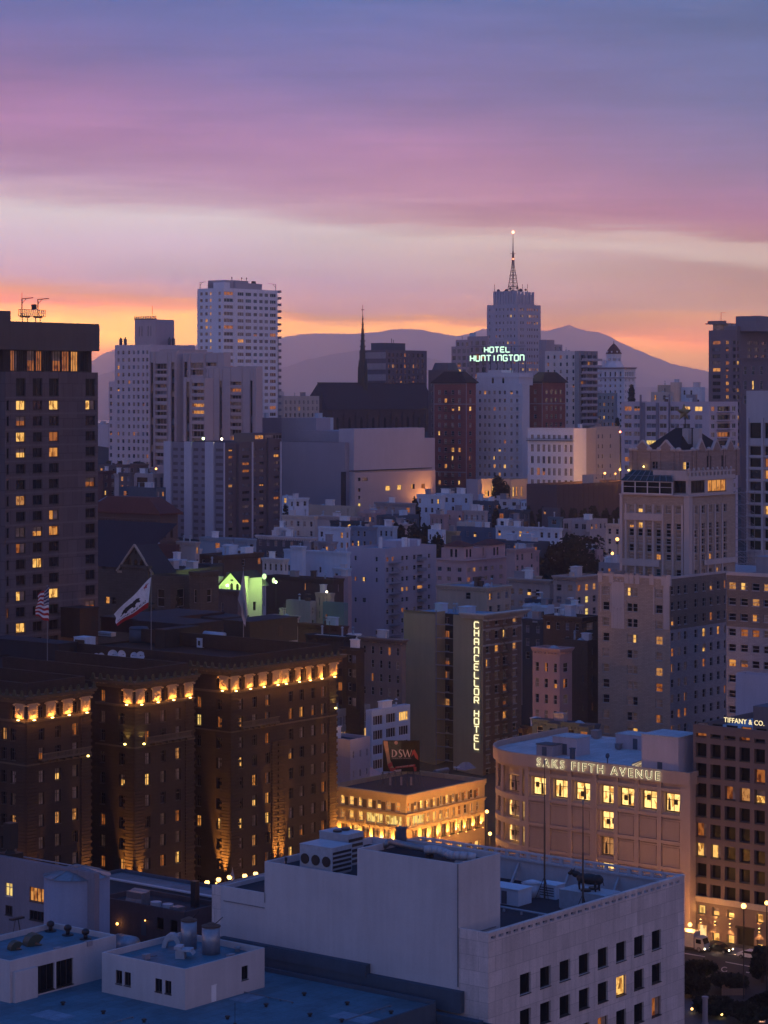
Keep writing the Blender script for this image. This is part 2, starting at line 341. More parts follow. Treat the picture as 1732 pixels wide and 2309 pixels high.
class Bld:
 def __init__(s,name,label,cat,xc,D,zb,group=None,rz=GR):
  s.C = Vector(((xc-CX)/F*D,D,zb)); s.D = D; s.zb = zb; s.rz = rz
  s.ax = Vector((math.cos(rz),math.sin(rz),0)); s.bx = Vector((-math.sin(rz),math.cos(rz),0))
  s.root = thing(name,label,cat,s.C,rz,group); s.wins = []; s.rnd = random.Random(hash_(label))
 def wp(s,x,y): return s.C + s.ax*x + s.bx*y
 def a(s,px,y0=0.0):      # distance along local X of the image column px, on the plane local y = y0
  P = s.C+s.bx*y0; t = (px-CX)/F; return (t*P.y-P.x)/(s.ax.x-t*s.ax.y)
 def b(s,px,x0=0.0):
  P = s.C+s.ax*x0; t = (px-CX)/F; return (t*P.y-P.x)/(s.bx.x-t*s.bx.y)
 def z(s,py,x=0.0,y=0.0): return CZ-(py-HOR)/F*s.wp(x,y).y - s.zb
 def m(s,px): return px*s.D/F                       # metres spanned by px pixels at the corner
 def part(s,name,mb,mats,smooth=False,parent=None,label=None):
  o = obj(name,mb,mats,parent or s.root,smooth)
  if label: o['label'] = label
  return o
 def addwins(s,side,plane,cols,rows,pat,st='s',fr='dark',depth=0.25,stuffing=None):
  holes = []
  for j,(z0,z1) in enumerate(rows):
   line = pat[j % len(pat)] if isinstance(pat,list) else None
   for i,(u0,u1) in enumerate(cols):
    c = line[i % len(line)] if line else s.rnd.choices(list(pat.keys()),list(pat.values()))[0]
    if c == '.': continue
    if c in 'lLo' and u1 != u0 and abs(u1-u0) < 3: c = s.rnd.choice([c,c,c+'h',c+'v','D' if c == 'l' else c])
    holes.append((min(u0,u1),max(u0,u1),z0,z1))
    s.wins.append((side,plane,min(u0,u1),max(u0,u1),z0,z1,c,st,fr,depth))
  return holes
 def finish(s,rich=False,limit=100):
  W_ = s.wins
  idx = sorted(range(len(W_)),key=lambda i: -((W_[i][3]-W_[i][2])*(W_[i][5]-W_[i][4])*(0.62 if W_[i][0] == 'R' else 0.78)+(0.3 if W_[i][6][0] in 'lLyoD' else 0)))
  solo = set(idx[:limit]); rest = MB(); rmats = []
  for i in range(len(W_)):
   side,pl,u0,u1,z0,z1,c,st,fr,dp = W_[i]
   w,h = round((u1-u0)*20)/20,round((z1-z0)*20)/20
   uc = (u0+u1)/2
   if i in solo:
    key = (w,h,c,st,fr,rich)
    if key not in _wc:
     bx_,t = frame_parts(w,h,st); m = MB(); p = MB()
     for (x0,x1,a0,a1) in bx_: m.box(x0,x1,-0.06,0.05,a0,a1,0)
     if rich:
      m.box(-w/2-0.05,w/2+0.05,-dp-0.10,-0.06,-0.10,0.0,0)
      panes(p,-w/2,w/2,0,h,c,0)
      _wc[key] = (m.mesh('window',[frame_mat(fr)]),p.mesh('pane',[PANE[c[0]],PANE['c']]))
     else:
      panes(m,-w/2,w/2,0,h,c,1)
      _wc[key] = (m.mesh('window',[frame_mat(fr),PANE[c[0]],PANE['#']]),None)
    fm,pm = _wc[key]
    loc = (uc,pl+dp,z0) if side == 'R' else (pl+dp,uc,z0)
    o = obj('window',fm,[],s.root,loc=loc,rz=0 if side == 'R' else -math.pi/2)
    if pm: obj('pane',pm,[],o)
   else:
    bx_,t = frame_parts(w,h,st)
    for mt in (frame_mat(fr),PANE[c[0]]):
     if mt not in rmats: rmats.append(mt)
    def put(x0,x1,d0,d1,a0,a1,mi):
     if side == 'R': rest.box(uc+x0,uc+x1,pl+dp+d0,pl+dp+d1,z0+a0,z0+a1,mi)
     else: rest.box(pl+dp+d0,pl+dp+d1,uc+x0,uc+x1,z0+a0,z0+a1,mi)
    for (x0,x1,a0,a1) in bx_: put(x0,x1,-0.06,0.0,a0,a1,rmats.index(frame_mat(fr)))
    put(-w/2,w/2,0.01,0.05,0,h,rmats.index(PANE[c[0]]))
  if rest.f:
   o = s.part('windows',rest,rmats); o['kind'] = 'stuff'
  return s
def hash_(t):
 h = 7
 for ch in t: h = (h*131+ord(ch)) % 1000003
 return h
def pierce(mb,side,pl,u0,u1,z0,z1,holes,depth,mi=0):
 holes = [(max(u0,h[0]),min(u1,h[1]),max(z0,h[2]),min(z1,h[3])) for h in holes]
 holes = [h for h in holes if h[1]-h[0] > 0.05 and h[3]-h[2] > 0.05]
 us = sorted(set([round(u0,3),round(u1,3)]+[round(h[0],3) for h in holes]+[round(h[1],3) for h in holes]))
 zs = sorted(set([round(z0,3),round(z1,3)]+[round(h[2],3) for h in holes]+[round(h[3],3) for h in holes]))
 P = (lambda u,z,d=0: (u,pl+d,z)) if side == 'R' else (lambda u,z,d=0: (pl+d,u,z))
 H = [(round(h[0],3),round(h[1],3),round(h[2],3),round(h[3],3)) for h in holes]
 for j in range(len(zs)-1):
  zc = (zs[j]+zs[j+1])/2; row = [h for h in H if h[2] < zc < h[3]]; start = None
  for i in range(len(us)-1):
   uc = (us[i]+us[i+1])/2; solid = not any(h[0] < uc < h[1] for h in row)
   if solid and start is None: start = us[i]
   if start is not None and (not solid or i == len(us)-2):
    e = us[i] if not solid else us[i+1]
    q = [P(start,zs[j]),P(e,zs[j]),P(e,zs[j+1]),P(start,zs[j+1])]
    mb.poly(q if side == 'R' else q[::-1],mi); start = None
 for h in H:
  d = depth
  mb.poly([P(h[0],h[2]),P(h[0],h[2],d),P(h[0],h[3],d),P(h[0],h[3])],mi); mb.poly([P(h[1],h[2]),P(h[1],h[3]),P(h[1],h[3],d),P(h[1],h[2],d)],mi)
  mb.poly([P(h[0],h[2]),P(h[1],h[2]),P(h[1],h[2],d),P(h[0],h[2],d)],mi); mb.poly([P(h[0],h[3]),P(h[0],h[3],d),P(h[1],h[3],d),P(h[1],h[3])],mi)
def mass(B,x0,x1,y0,y1,z0,z1,wm,rm,holesR=(),holesL=(),depth=0.25,par=0.8,name='wall',thick=0.3,cap=None,roofname='roof'):
 m = MB()
 pierce(m,'R',y0,x0,x1,z0,z1,list(holesR),depth); pierce(m,'L',x0,y0,y1,z0,z1,list(holesL),depth)
 m.poly([(x1,y0,z0),(x1,y1,z0),(x1,y1,z1),(x1,y0,z1)]); m.poly([(x1,y1,z0),(x0,y1,z0),(x0,y1,z1),(x1,y1,z1)])
 zr = z1-par; t = thick
 if par > 0:
  m.poly([(x0,y0,z1),(x1,y0,z1),(x1-t,y0+t,z1),(x0+t,y0+t,z1)]); m.poly([(x1,y0,z1),(x1,y1,z1),(x1-t,y1-t,z1),(x1-t,y0+t,z1)])
  m.poly([(x1,y1,z1),(x0,y1,z1),(x0+t,y1-t,z1),(x1-t,y1-t,z1)]); m.poly([(x0,y1,z1),(x0,y0,z1),(x0+t,y0+t,z1),(x0+t,y1-t,z1)])
  m.poly([(x0+t,y0+t,zr),(x0+t,y0+t,z1),(x1-t,y0+t,z1),(x1-t,y0+t,zr)]); m.poly([(x1-t,y0+t,zr),(x1-t,y0+t,z1),(x1-t,y1-t,z1),(x1-t,y1-t,zr)])
  m.poly([(x1-t,y1-t,zr),(x1-t,y1-t,z1),(x0+t,y1-t,z1),(x0+t,y1-t,zr)]); m.poly([(x0+t,y1-t,zr),(x0+t,y1-t,z1),(x0+t,y0+t,z1),(x0+t,y0+t,zr)])
 B.part(name,m,wm)
 r = MB(); r.poly([(x0+t*.9,y0+t*.9,zr),(x1-t*.9,y0+t*.9,zr),(x1-t*.9,y1-t*.9,zr),(x0+t*.9,y1-t*.9,zr)]); B.part(roofname,r,rm)
def cornice(m,x0,x1,y0,y1,z,h=0.8,out=0.7,steps=3,mi=0,dent=0):
 for k in range(steps):
  o = out*(k+1)/steps; m.box(x0-o,x1+0.05,y0-o,y1+0.05,z+h*k/steps+0.003*k,z+h*(k+1)/steps,mi)
 if dent:
  n = int((x1-x0)/dent)
  for i in range(n): u = x0+dent*(i+0.3); m.box(u,u+dent*0.4,y0-out*0.45,y0-0.01,z-h*0.45,z-0.004,mi)
  n = int((y1-y0)/dent)
  for i in range(n): u = y0+dent*(i+0.3); m.box(x0-out*0.45,x0-0.01,u,u+dent*0.4,z-h*0.45,z-0.004,mi)
def cols_n(u0,u1,n,frac=0.42,edge=0.5):
 u0,u1 = min(u0,u1),max(u0,u1); p = (u1-u0)/(n-1+2*edge) if n > 0 else 1
 return [(u0+p*(edge+i)-p*frac/2,u0+p*(edge+i)+p*frac/2) for i in range(n)]
def rows_n(ztop,n,pitch,h): return [(ztop-pitch*i-h,ztop-pitch*i) for i in range(n)]
MIX = {'#': 34,'c': 30,'w': 12,'o': 8,'l': 5,'L': 3,'D': 2}
MIXD = {'#': 45,'c': 34,'w': 9,'o': 5,'l': 3,'L': 2}
MIXB = {'#': 30,'c': 24,'w': 24,'t': 5,'o': 9,'l': 6,'L': 3}
C_ = dict(
 pale=wall('pale_stucco',(0.66,0.61,0.62),0.2),white=wall('white_stucco',(0.82,0.80,0.80),0.16),beige=wall('beige_stucco',(0.58,0.48,0.42),0.22),
 grey=wall('grey_concrete',(0.30,0.28,0.31),0.2),dgrey=wall('dark_concrete',(0.12,0.11,0.13),0.25),lilac=wall('lilac_grey_stucco',(0.46,0.41,0.46),0.16),
 brick=wall('red_brick',(0.17,0.065,0.06),0.2,kind='brick'),brown=wall('brown_brick',(0.12,0.075,0.06),0.22,kind='brick'),dbrown=wall('dark_brown_brick',(0.05,0.035,0.032),0.3,kind='brick'),
 pink=wall('pink_stucco',(0.60,0.38,0.38),0.18),tan=wall('tan_stucco',(0.46,0.37,0.30),0.22),olive=wall('olive_painted_wall',(0.46,0.34,0.20),0.14),
 slate=wall('slate_blue_paint',(0.06,0.09,0.13),0.2),bluep=wall('pale_blue_paint',(0.52,0.60,0.70),0.18),rroof=wall('tar_roof',(0.03,0.032,0.045),0.4,0.9),
 broof=wall('pale_blue_roof',(0.17,0.26,0.35),0.4,0.7,kind='seam',sc=2),groof=wall('grey_gravel_roof',(0.10,0.105,0.12),0.45,0.9,sc=2),wroof=wall('white_membrane_roof',(0.42,0.46,0.50),0.35,0.7,kind='seam',sc=2),
 redroof=wall('red_tile_roof',(0.13,0.04,0.035),0.25),droof=wall('dark_tile_roof',(0.035,0.022,0.025),0.3),metal=plain('dull_metal',(0.22,0.24,0.27),0.45,0.6),steel=plain('dark_steel',(0.03,0.03,0.035),0.5,0.5),
 wmetal=plain('white_painted_metal',(0.33,0.38,0.44),0.5),black=plain('black_paint',(0.008,0.008,0.01),0.6))
def pent(B,x0,x1,y0,y1,z,h,mat,roof=None,name='penthouse'):
 m = MB(); m.box(x0,x1,y0,y1,z-0.02,z+h,0,1); m.box(x0-0.12,x1+0.12,y0-0.12,y1+0.12,z+h+0.004,z+h+0.16,1)
 return B.part(name,m,[mat,roof or mat])
def roofbits(B,x0,x1,y0,y1,z,n=4,seed=0):
 r = random.Random(B.rnd.random()+seed); W1,D1 = x1-x0,y1-y0
 for k in range(n):
  u = x0+W1*r.uniform(0.12,0.85); v = y0+D1*r.uniform(0.12,0.85); q = r.random()
  if q < 0.35:
   m = MB(); s1 = r.uniform(1.2,min(3.6,W1*0.25+1)); s2 = r.uniform(1.2,min(3.6,D1*0.25+1)); h = r.uniform(1.6,2.8)
   m.box(u-s1/2,u+s1/2,v-s2/2,v+s2/2,z-0.02,z+h); m.box(u-s1/2-.15,u+s1/2+.15,v-s2/2-.15,v+s2/2+.15,z+h+.003,z+h+.18)
   B.part('bulkhead',m,r.choice([C_['pale'],C_['white'],C_['grey'],C_['bluep']]))
  elif q < 0.6:
   m = MB(); m.cyl(u,v,z-.02,z+r.uniform(1.2,2.6),.22,.22,8); m.cyl(u,v,z+2.0,z+2.3,.4,.1,8); B.part('vent_pipe',m,C_['wmetal'])
  elif q < 0.68:
   m = MB(); h = r.uniform(2,3.6); m.tube((u,v,z-.02),(u,v,z+h),.06,5); [m.tube((u-.7+.1*i,v,z+h-.3*i),(u+.7-.1*i,v,z+h-.3*i),.035,4) for i in range(4)]; B.part('aerial',m,C_['steel'])
  elif q < 0.8:
   m = MB(); m.box(u-.5,u+.5,v-.5,v+.5,z-.02,z+r.uniform(1.0,2.2)); m.box(u-.6,u+.6,v-.6,v+.6,z+2.2,z+2.4); B.part('chimney',m,r.choice([C_['brown'],C_['beige'],C_['white']]))
  else:
   m = MB(); m.box(u-.9,u+.9,v-.7,v+.7,z-.02,z+.5); m.prism([(u-.9,v-.7),(u+.9,v-.7),(u+.9,v+.7),(u-.9,v+.7)],z+.503,z+1.1,0,scale=.1); B.part('skylight',m,C_['wmetal'])
def simple(name,label,xl,xc,xr,yt,D,yb,wm,rm,nR=0,nL=0,fl=3.0,wh=1.5,wf=0.4,top=1.1,st='s',fr='pale',pat=MIX,par=0.7,corn=0,bits=3,patR=None,patL=None,group=None,cat='building',depth=0.22,bay=0,bayL=False,minA=5,minB=5,rows=None,cm=None):
 zb = min(gz((xc-CX)/F*D,D),CZ-(yb-HOR)/F*D)-6
 B = Bld(name,label,cat,xc,D,zb,group)
 A_ = B.a(xr) if xr > xc+1 else minA
 Bb = B.b(xl) if xl < xc-1 else minB
 A_ = max(A_,1.5); Bb = max(Bb,1.5)
 zt = B.z(yt); n = rows or max(1,int((zt-B.z(yb))/fl+0.6)); R = rows_n(zt-top,n,fl,wh)
 R = [r for r in R if r[0] > 0.5]
 hR = B.addwins('R',0,cols_n(0,A_,nR,wf),R,patR or pat,st,fr,depth) if nR else []
 cl_ = cols_n(0,Bb,nL,wf); bl_ = cl_[0::2] if bayL else []; dl_ = cl_[1::2] if bayL else cl_
 hL = B.addwins('L',0,dl_,R,patL or pat,st,fr,depth) if nL and dl_ else []
 for (u0,u1) in bl_:
  q_ = (u0+u1)/2; hw = min(1.2,(u1-u0)*.9); m = MB(); z0b = max(.5,R[-1][0]-.8)
  m.prism([(-.005,q_-hw-.4),(-.8,q_-hw+.1),(-.8,q_+hw-.1),(-.005,q_+hw+.4)],z0b,zt-.75); m.prism([(-.005,q_-hw-.6),(-1.0,q_-hw),(-1.0,q_+hw),(-.005,q_+hw+.6)],zt-.747,zt-.45)
  for (z0,z1) in R:
   k = 1+'##cwol'.index(B.rnd.choice('##cwol')); m.box(-.84,-.803,q_-hw*.62,q_+hw*.62,z0,z1,k); m.box(-.87,-.845,q_-.05,q_+.05,z0,z1); m.box(-.9,-.803,q_-hw*.75,q_+hw*.75,z0-.12,z0)
  B.part('bay_window',m,[wm]+[PANE[x_] for x_ in '##cwol'])
 mass(B,0,A_,0,Bb,0,zt,wm,rm,hR,hL,depth,par)
 if corn:
  m = MB(); o = corn
  for k in range(3):
   q = o*(k+1)/3; z0 = zt-0.9+0.3*k
   m.box(-q,A_+0.01,-q,-0.005,z0+0.003,z0+0.3); m.box(-q,-0.005,-0.004,Bb,z0+0.003,z0+0.3)
  i = 0.0
  while i < A_-0.5: m.box(i,i+.25,-o*.6,-.01,zt-1.25,zt-.9); i += 0.9
  i = 0.0
  while i < Bb-0.5: m.box(-o*.6,-.01,i,i+.25,zt-1.25,zt-.9); i += 0.9
  B.part('cornice',m,cm or wm)
 if bay and nR:
  for (u0,u1) in cols_n(0,A_,nR,wf)[::2][:bay]:
   m = MB(); c = (u0+u1)/2
   m.prism([(c-1.5,0.0),(c-0.9,-0.9),(c+0.9,-0.9),(c+1.5,0.0)],max(1,zt-top-fl*n),zt-0.95)
   for (z0,z1) in R: m.box(c-0.65,c+0.65,-0.93,-0.905,z0,z1,1);
   B.part('bay_window',m,[wm,PANE[B.rnd.choice('##cwo')]])
 roofbits(B,1,A_-1,1,Bb-1,zt-par,bits)
 B.finish(); B.A_ = A_; B.B_ = Bb; B.zt = zt; B.zr = zt-par
 return B
# NEAR: the pale corner building with the square windows
marble = wall('pale_marble',(0.64,0.54,0.52),0.34,0.6,kind='panel'); blank = wall('painted_blank_wall',(0.50,0.48,0.50),0.17,0.7)
froof = wall('blue_grey_membrane_roof',(0.075,0.20,0.28),0.3,0.6,kind='seam',sc=1.2,c2=(.05,.13,.18)); wtrim = wall('chalky_white_paint',(0.42,0.45,0.50),0.2,0.6)
B = Bld('corner_building','pale stone corner building with square black windows and a sunken roof deck','building',1101,300,-3)
a1 = B.a(1543.5); zt = B.z(2104); b1 = 47.0
B.M = B
rowh = 74*300/F
y0s = 1969+0  # first row top of the rightmost window, read at its own column
cols = []
for (p0,p1) in ((1172.5,1197),(1218,1242),(1262,1286),(1305.5,1329),(1348,1371),(1389.5,1412),(1430,1452),(1470,1491)):
 cols.append((B.a(p0),B.a(p1)))
zr0 = B.z(2098,B.a(1480)) ; h_ = 44*B.wp(B.a(1480),0).y/F
R = rows_n(zr0,8,75.0*B.wp(B.a(1480),0).y/F,h_*0.98)
pat = ['kkkkkkkk','..kkkLkk','kkkkkkko','kkkLkkkk','kkkkkkkk']
pat = ['kkkkkkkk','kkkkkLkk','kkkkokko','kkkLkkkk','kkkkkkkk']
hR = B.addwins('R',0,cols,R,pat,'g','dark',0.35)
slots = [(0.6+i*1.62,0.6+i*1.62+1.05,zt-0.95,zt-0.55) for i in range(int(a1/1.62)-0)]
m = MB(); pierce(m,'R',0,0,a1,0,zt-2.0,hR,0.35); pierce(m,'R',0.002,0,a1,zt-2.0,zt-0.3,slots,0.4); pierce(m,'R',0.45,0,a1,zt-5,zt-0.3,slots,-0.04)
m.box(-0.0,a1+0.08,-0.08,0.53,zt-0.298,zt); m.poly([(0,0,0),(0,b1,0),(0,b1,zt-.3),(0,0,zt-.3)]); m.box(0.002,0.4,0.5,b1,zt-5,zt-0.02)
m.poly([(a1,0,0),(a1,b1,0),(a1,b1,zt-.9),(a1,0,zt-.9)]); m.poly([(0,b1,0),(a1,b1,0),(a1,b1,zt),(0,b1,zt)])
B.part('wall',m,marble)
zd = zt-4.3
m = MB(); m.poly([(0.3,0.4,zd),(a1-.3,0.4,zd),(a1-.3,b1,zd),(0.3,b1,zd)]); B.part('roof',m,C_['rroof'])
m = MB(); m.box(a1-0.6,a1-0.02,0.5,b1,zd,zt-1.3); m.box(a1-0.9,a1+.15,0.5,b1,zt-1.3,zt-1.0)
B.part('deck_wall',m,wtrim)
m = MB(); m.box(a1-0.55,a1-0.1,0.5,b1,zt-0.28,zt-0.02)
for i in range(24): m.box(a1-0.5,a1-0.15,0.9+i*1.95,0.9+i*1.95+0.55,zt-1.0,zt-0.28)
m.box(a1-.42,a1-.22,0.5,b1,zt-.75,zt-.62)
B.part('balustrade',m,wtrim)
for px in (1172,1287,1397):
 v = B.b(px,a1-0.6); m = MB()
 m.poly([(a1-0.6,v,zt-1.5),(a1-2.6,v,zd),(a1-2.1,v,zd),(a1-0.6,v,zt-2.3)]); m.poly([(a1-0.6,v+.3,zt-1.5),(a1-2.6,v+.3,zd),(a1-2.1,v+.3,zd),(a1-0.6,v+.3,zt-2.3)])
 m.poly([(a1-0.6,v,zt-1.5),(a1-2.6,v,zd),(a1-2.6,v+.3,zd),(a1-0.6,v+.3,zt-1.5)])
 B.part('buttress',m,C_['wmetal'])
y1 = B.b(1033); y2 = B.b(806); y3 = B.b(597); y4 = B.b(498)
z1 = B.z(1948,0,y1); z2 = B.z(1976,0,y2); z3 = B.z(2014,0,y3); xr = B.a(1128,y1)
m = MB(); dx_ = -0.02
m.box(dx_,xr,y1,y2,0,z1-0.9); m.box(dx_,xr+14,y2+.002,y3,0,z2-0.9); m.box(dx_,xr+10,y3+.002,y4,0,z3-0.6)
for (x0,x1,u0,u1,zz,q) in ((dx_,xr,y1,y2,z1,.9),(dx_,xr+14,y2+.01,y3,z2,.9),(dx_,xr+10,y3+.01,y4,z3,.6)):
 t_ = 0.28
 m.box(x0,x0+t_,u0,u1,zz-q,zz); m.box(x1-t_,x1,u0,u1,zz-q,zz); m.box(x0+t_,x1-t_,u0,u0+t_,zz-q,zz); m.box(x0+t_,x1-t_,u1-t_,u1,zz-q,zz)
B.part('blank_block',m,blank)
m = MB(); e = .3
m.poly([(e,y1+e,z1-.88),(xr-e,y1+e,z1-.88),(xr-e,y2-e,z1-.88),(e,y2-e,z1-.88)]); m.poly([(e,y2+e,z2-.88),(xr+13,y2+e,z2-.88),(xr+13,y3-e,z2-.88),(e,y3-e,z2-.88)])
m.poly([(e,y3+e,z3-.58),(xr+9,y3+e,z3-.58),(xr+9,y4-e,z3-.58),(e,y4-e,z3-.58)]); B.part('block_roof',m,C_['rroof'])
m = MB(); m.box(-0.14,-0.03,y1-0.09,y1+0.05,B.z(2225,0,y1),z1); B.part('downpipe',m,C_['metal']); m = MB(); m.box(xr-2.4,xr-1.5,y1-.45,y1-.03,zd,zd+2.6); m.box(1.0,xr-1,y1-.1,y1-.03,zd+3.0,zd+3.12)
B.part('stair_hut_pipes',m,C_['metal']); m = MB(); m.box(-.1,-.03,B.b(597)-.1,B.b(597),B.z(2035,0,y3),B.z(2012,0,y3)); m.box(-.12,-.03,y3-0,B.b(505),B.z(2048,0,y3),B.z(2048,0,y3)+.12)
B.part('wall_rail',m,C_['metal'])
B.finish(rich=True)
CB = B
def at(B,x,y,z): return tuple(B.wp(x,y)+Vector((0,0,z)))
def put(name,label,cat,B,x,y,z,parts,group=None,rz=0.0):
 t_ = thing(name,label,cat,at(B,x,y,z),B.rz+rz,group)
 for p in parts: obj(p[0],p[1],p[2],t_,len(p) > 3 and p[3])
 return t_
def ac_parts(w,d,h,fans=2,axis='x'):
 m = MB(); m.box(-w/2,w/2,-d/2,d/2,0.15,h); m.box(-w/2-.05,w/2+.05,-d/2-.05,d/2+.05,h+.003,h+.12); m.box(-w/2+.1,w/2-.1,-d/2+.1,d/2-.1,0,.15)
 r = [('cabinet',m,C_['wmetal'])]
 for k in range(fans):
  g = MB(); u = -w/2+w*(k+.5)/fans
  if axis == 'z': g.cyl(u,0,h+.12,h+.4,min(w/fans,d)*.36,None,12)
  else:
   v = (-d/2+d*(k+.5)/fans); g.tube((-w/2-.12,v,h*.5),(-w/2+.02,v,h*.5),min(d/fans,h)*.38,12)
  r.append(('fan',g,C_['steel']))
 l = MB()
 for k in range(5): l.box(-w/2+.2,w/2-.2,-d/2-.04,-d/2-.01,.35+k*(h-.6)/5,.35+k*(h-.6)/5+(h-.6)/9)
 r.append(('louvre',l,C_['steel'])); return r
def on(B,px,py,zl,x=None):
 D = (CZ-(B.zb+zl))*F/(py-HOR); v = Vector(((px-CX)/F*D,D,0))-Vector((B.C.x,B.C.y,0)); return v.dot(B.ax),v.dot(B.bx)
zl2 = z2-.88; CBz = z2
x_,y_ = on(B,735,1985,zl2)
put('cooling_unit','large blue-grey rooftop chiller with three round fans on the step of the blank wall','cooling unit',B,3.4,B.b(735,3.4),zl2,ac_parts(4.2,5.6,3.6,3))
put('air_handler','pale boxy air handler behind the three-fan chiller on the step of the blank wall','cooling unit',B,9.2,B.b(770,9.2),zl2,ac_parts(3.4,5.0,4.2,2,'z'))
m = MB(); m.cyl(0,0,0,1.0,.12); m.cyl(0,0,1.0,1.5,.2,.2,8)
put('vent_pipe','thin dark vent pipe left of the three-fan chiller','vent pipe',B,1.6,B.b(645,1.6),zl2,[('pipe',m,C_['steel'])])
z1r = z1-.88
m = MB()
for k in range(9):
 p = (-4+k*.9,.7*math.sin(k*.7),.9+.15*math.sin(k)); q = (-4+(k+1)*.9,.7*math.sin((k+1)*.7),.9+.15*math.sin(k+1)); m.tube(p,q,.55,10)
f_ = MB(); f_.box(-3.9,-3.3,-.5,.5,0,.5); f_.box(3,3.6,-.5,.5,0,.5)
put('air_duct','twisting pale air duct on the roof of the tall blank block','duct',B,4.6,(y1+y2)/2-3.5,z1r,[('duct',m,C_['wmetal'],True),('foot',f_,C_['steel'])],rz=1.6)
m = MB(); m.prism([(-.8,-.8),(.8,-.8),(.8,.8),(-.8,.8)],.25,.9,scale=.1); m.box(-.8,.8,-.8,.8,0,.25)
put('skylight','small white pyramid skylight near the corner of the tall blank block','skylight',B,4.6,y1+2.6,z1r,[('dome',m,C_['wmetal'])])
m = MB(); m.box(-.5,.5,-.5,.5,0,2.6); m.box(-.6,.6,-.6,.6,2.603,2.75)
put('chimney','dark square chimney at the back of the tall blank block','chimney',B,7.6,B.b(905,7.6),z1r,[('stack',m,C_['slate'])])
m = MB(); m.tube((-.0,-3,.8),(0,3,1.1),.45,10); m.tube((0,3,1.1),(0,4.2,.2),.45,10)
put('air_duct','straight round duct along the left edge of the tall blank block','duct',B,5.5,y2-4.0,z1r,[('duct',m,C_['metal'],True)])
xx,yy = on(B,1330,2040,zd)
put('air_handler','long pale-blue air handling unit on the sunken deck under the black cow sculpture','cooling unit',B,36.0,B.b(1330,36.0),zd,ac_parts(4.0,7.6,2.6,2,'z'))
m = MB(); m.box(-1.6,1.6,-2.6,2.6,0,2.2); m.box(-1.75,1.75,-2.75,2.75,2.203,2.35); d_ = MB(); d_.box(-1.66,-1.605,-.6,.3,.1,1.9)
put('plant_room','small blue roof hut beside the tall blank block on the sunken deck','hut',B,33.0,B.b(1150,33.0),zd,[('walls',m,C_['bluep']),('door',d_,C_['slate'])])
m = MB(); m.box(-1.2,1.2,-1.5,1.5,0,1.9); m.box(-1.3,1.3,-1.6,1.6,1.903,2.05); d_ = MB()
for k in range(4): d_.box(-1.25,-1.205,-1.2,1.2,.4+k*.35,.55+k*.35)
put('vent_box','square blue vent box at the foot of the left radio mast','vent',B,39.5,B.b(1244,39.5),zd,[('box',m,C_['bluep']),('louvre',d_,C_['slate'])])
m = MB(); m.cyl(0,0,0,1.9,1.5,1.5,14); m.cyl(0,0,1.903,2.3,1.6,.3,14)
put('water_tank','squat round blue tank left of the left radio mast','tank',B,38.5,B.b(1200,38.5),zd,[('drum',m,C_['bluep'],True)])
m = MB(); m.tube((0,0,.5),(0,13,.6),.16,8); m.tube((0,13,.6),(0,13,1.6),.16,8)
for k in range(5): m.box(-.2,.2,k*3.0,k*3.0+.2,0,.4)
put('pipe_run','long white pipe lying across the dark sunken deck','pipe',B,27.5,B.b(1300,27.5),zd,[('pipe',m,C_['wmetal'])])
m = MB()
for (c,r) in (((0,0,1.55),(1.0,1.75,.78)),((0,1.2,1.5),(.78,.9,.74)),((0,-1.35,1.6),(.8,.8,.72)),((0,2.25,1.95),(.42,.75,.48)),((0,2.85,2.15),(.34,.55,.36)),((0,3.3,1.95),(.24,.4,.25))): m.blob(c,r,12,8)
for sx in (-.5,.5):
 for sy in (-1.3,1.35): m.tube((sx,sy,1.3),(sx,sy+.1,.6),.24,8,r1=.15); m.tube((sx,sy+.1,.62),(sx,sy,0),.15,8,r1=.13)
m.tube((.15,2.8,2.4),(.5,2.8,2.75),.07,6,r1=.03); m.tube((-.15,2.8,2.4),(-.5,2.8,2.75),.07,6,r1=.03); m.tube((0,-2.05,1.8),(0,-2.35,.9),.06,6)
put('cow_sculpture','life-size black cow sculpture standing on the long air handling unit','sculpture',B,36.0,B.b(1330,36.0),zd+2.72,[('body',m,C_['black'],True)])
for (px,ytop,lab,xq) in ((1228,1716,'taller thin radio mast, left of the pair on the sunken deck',38.0),(1314.5,1806,'shorter thin radio mast, right of the pair, in front of the cow sculpture',31.5)):
 yq = B.b(px,xq); h = B.z(ytop,xq,yq)-zd; m = MB(); m.tube((0,0,0),(0,0,h*.55),.13,8); m.tube((0,0,h*.55),(0,0,h),.085,8,r1=.05)
 g = MB()
 for k in range(3): g.tube((0,0,3.2),(1.3*math.cos(k*2.1),1.3*math.sin(k*2.1),0),.05,5)
 c = MB(); c.cyl(0,0,h-.5,h+.1,.14,.14,8)
 put('radio_mast',lab,'mast',B,xq,yq,zd,[('pole',m,plain('rusty_steel',(.10,.075,.06),.7,.3)),('stay',g,C_['steel']),('cap',c,C_['metal'])],'radio masts on the sunken deck')
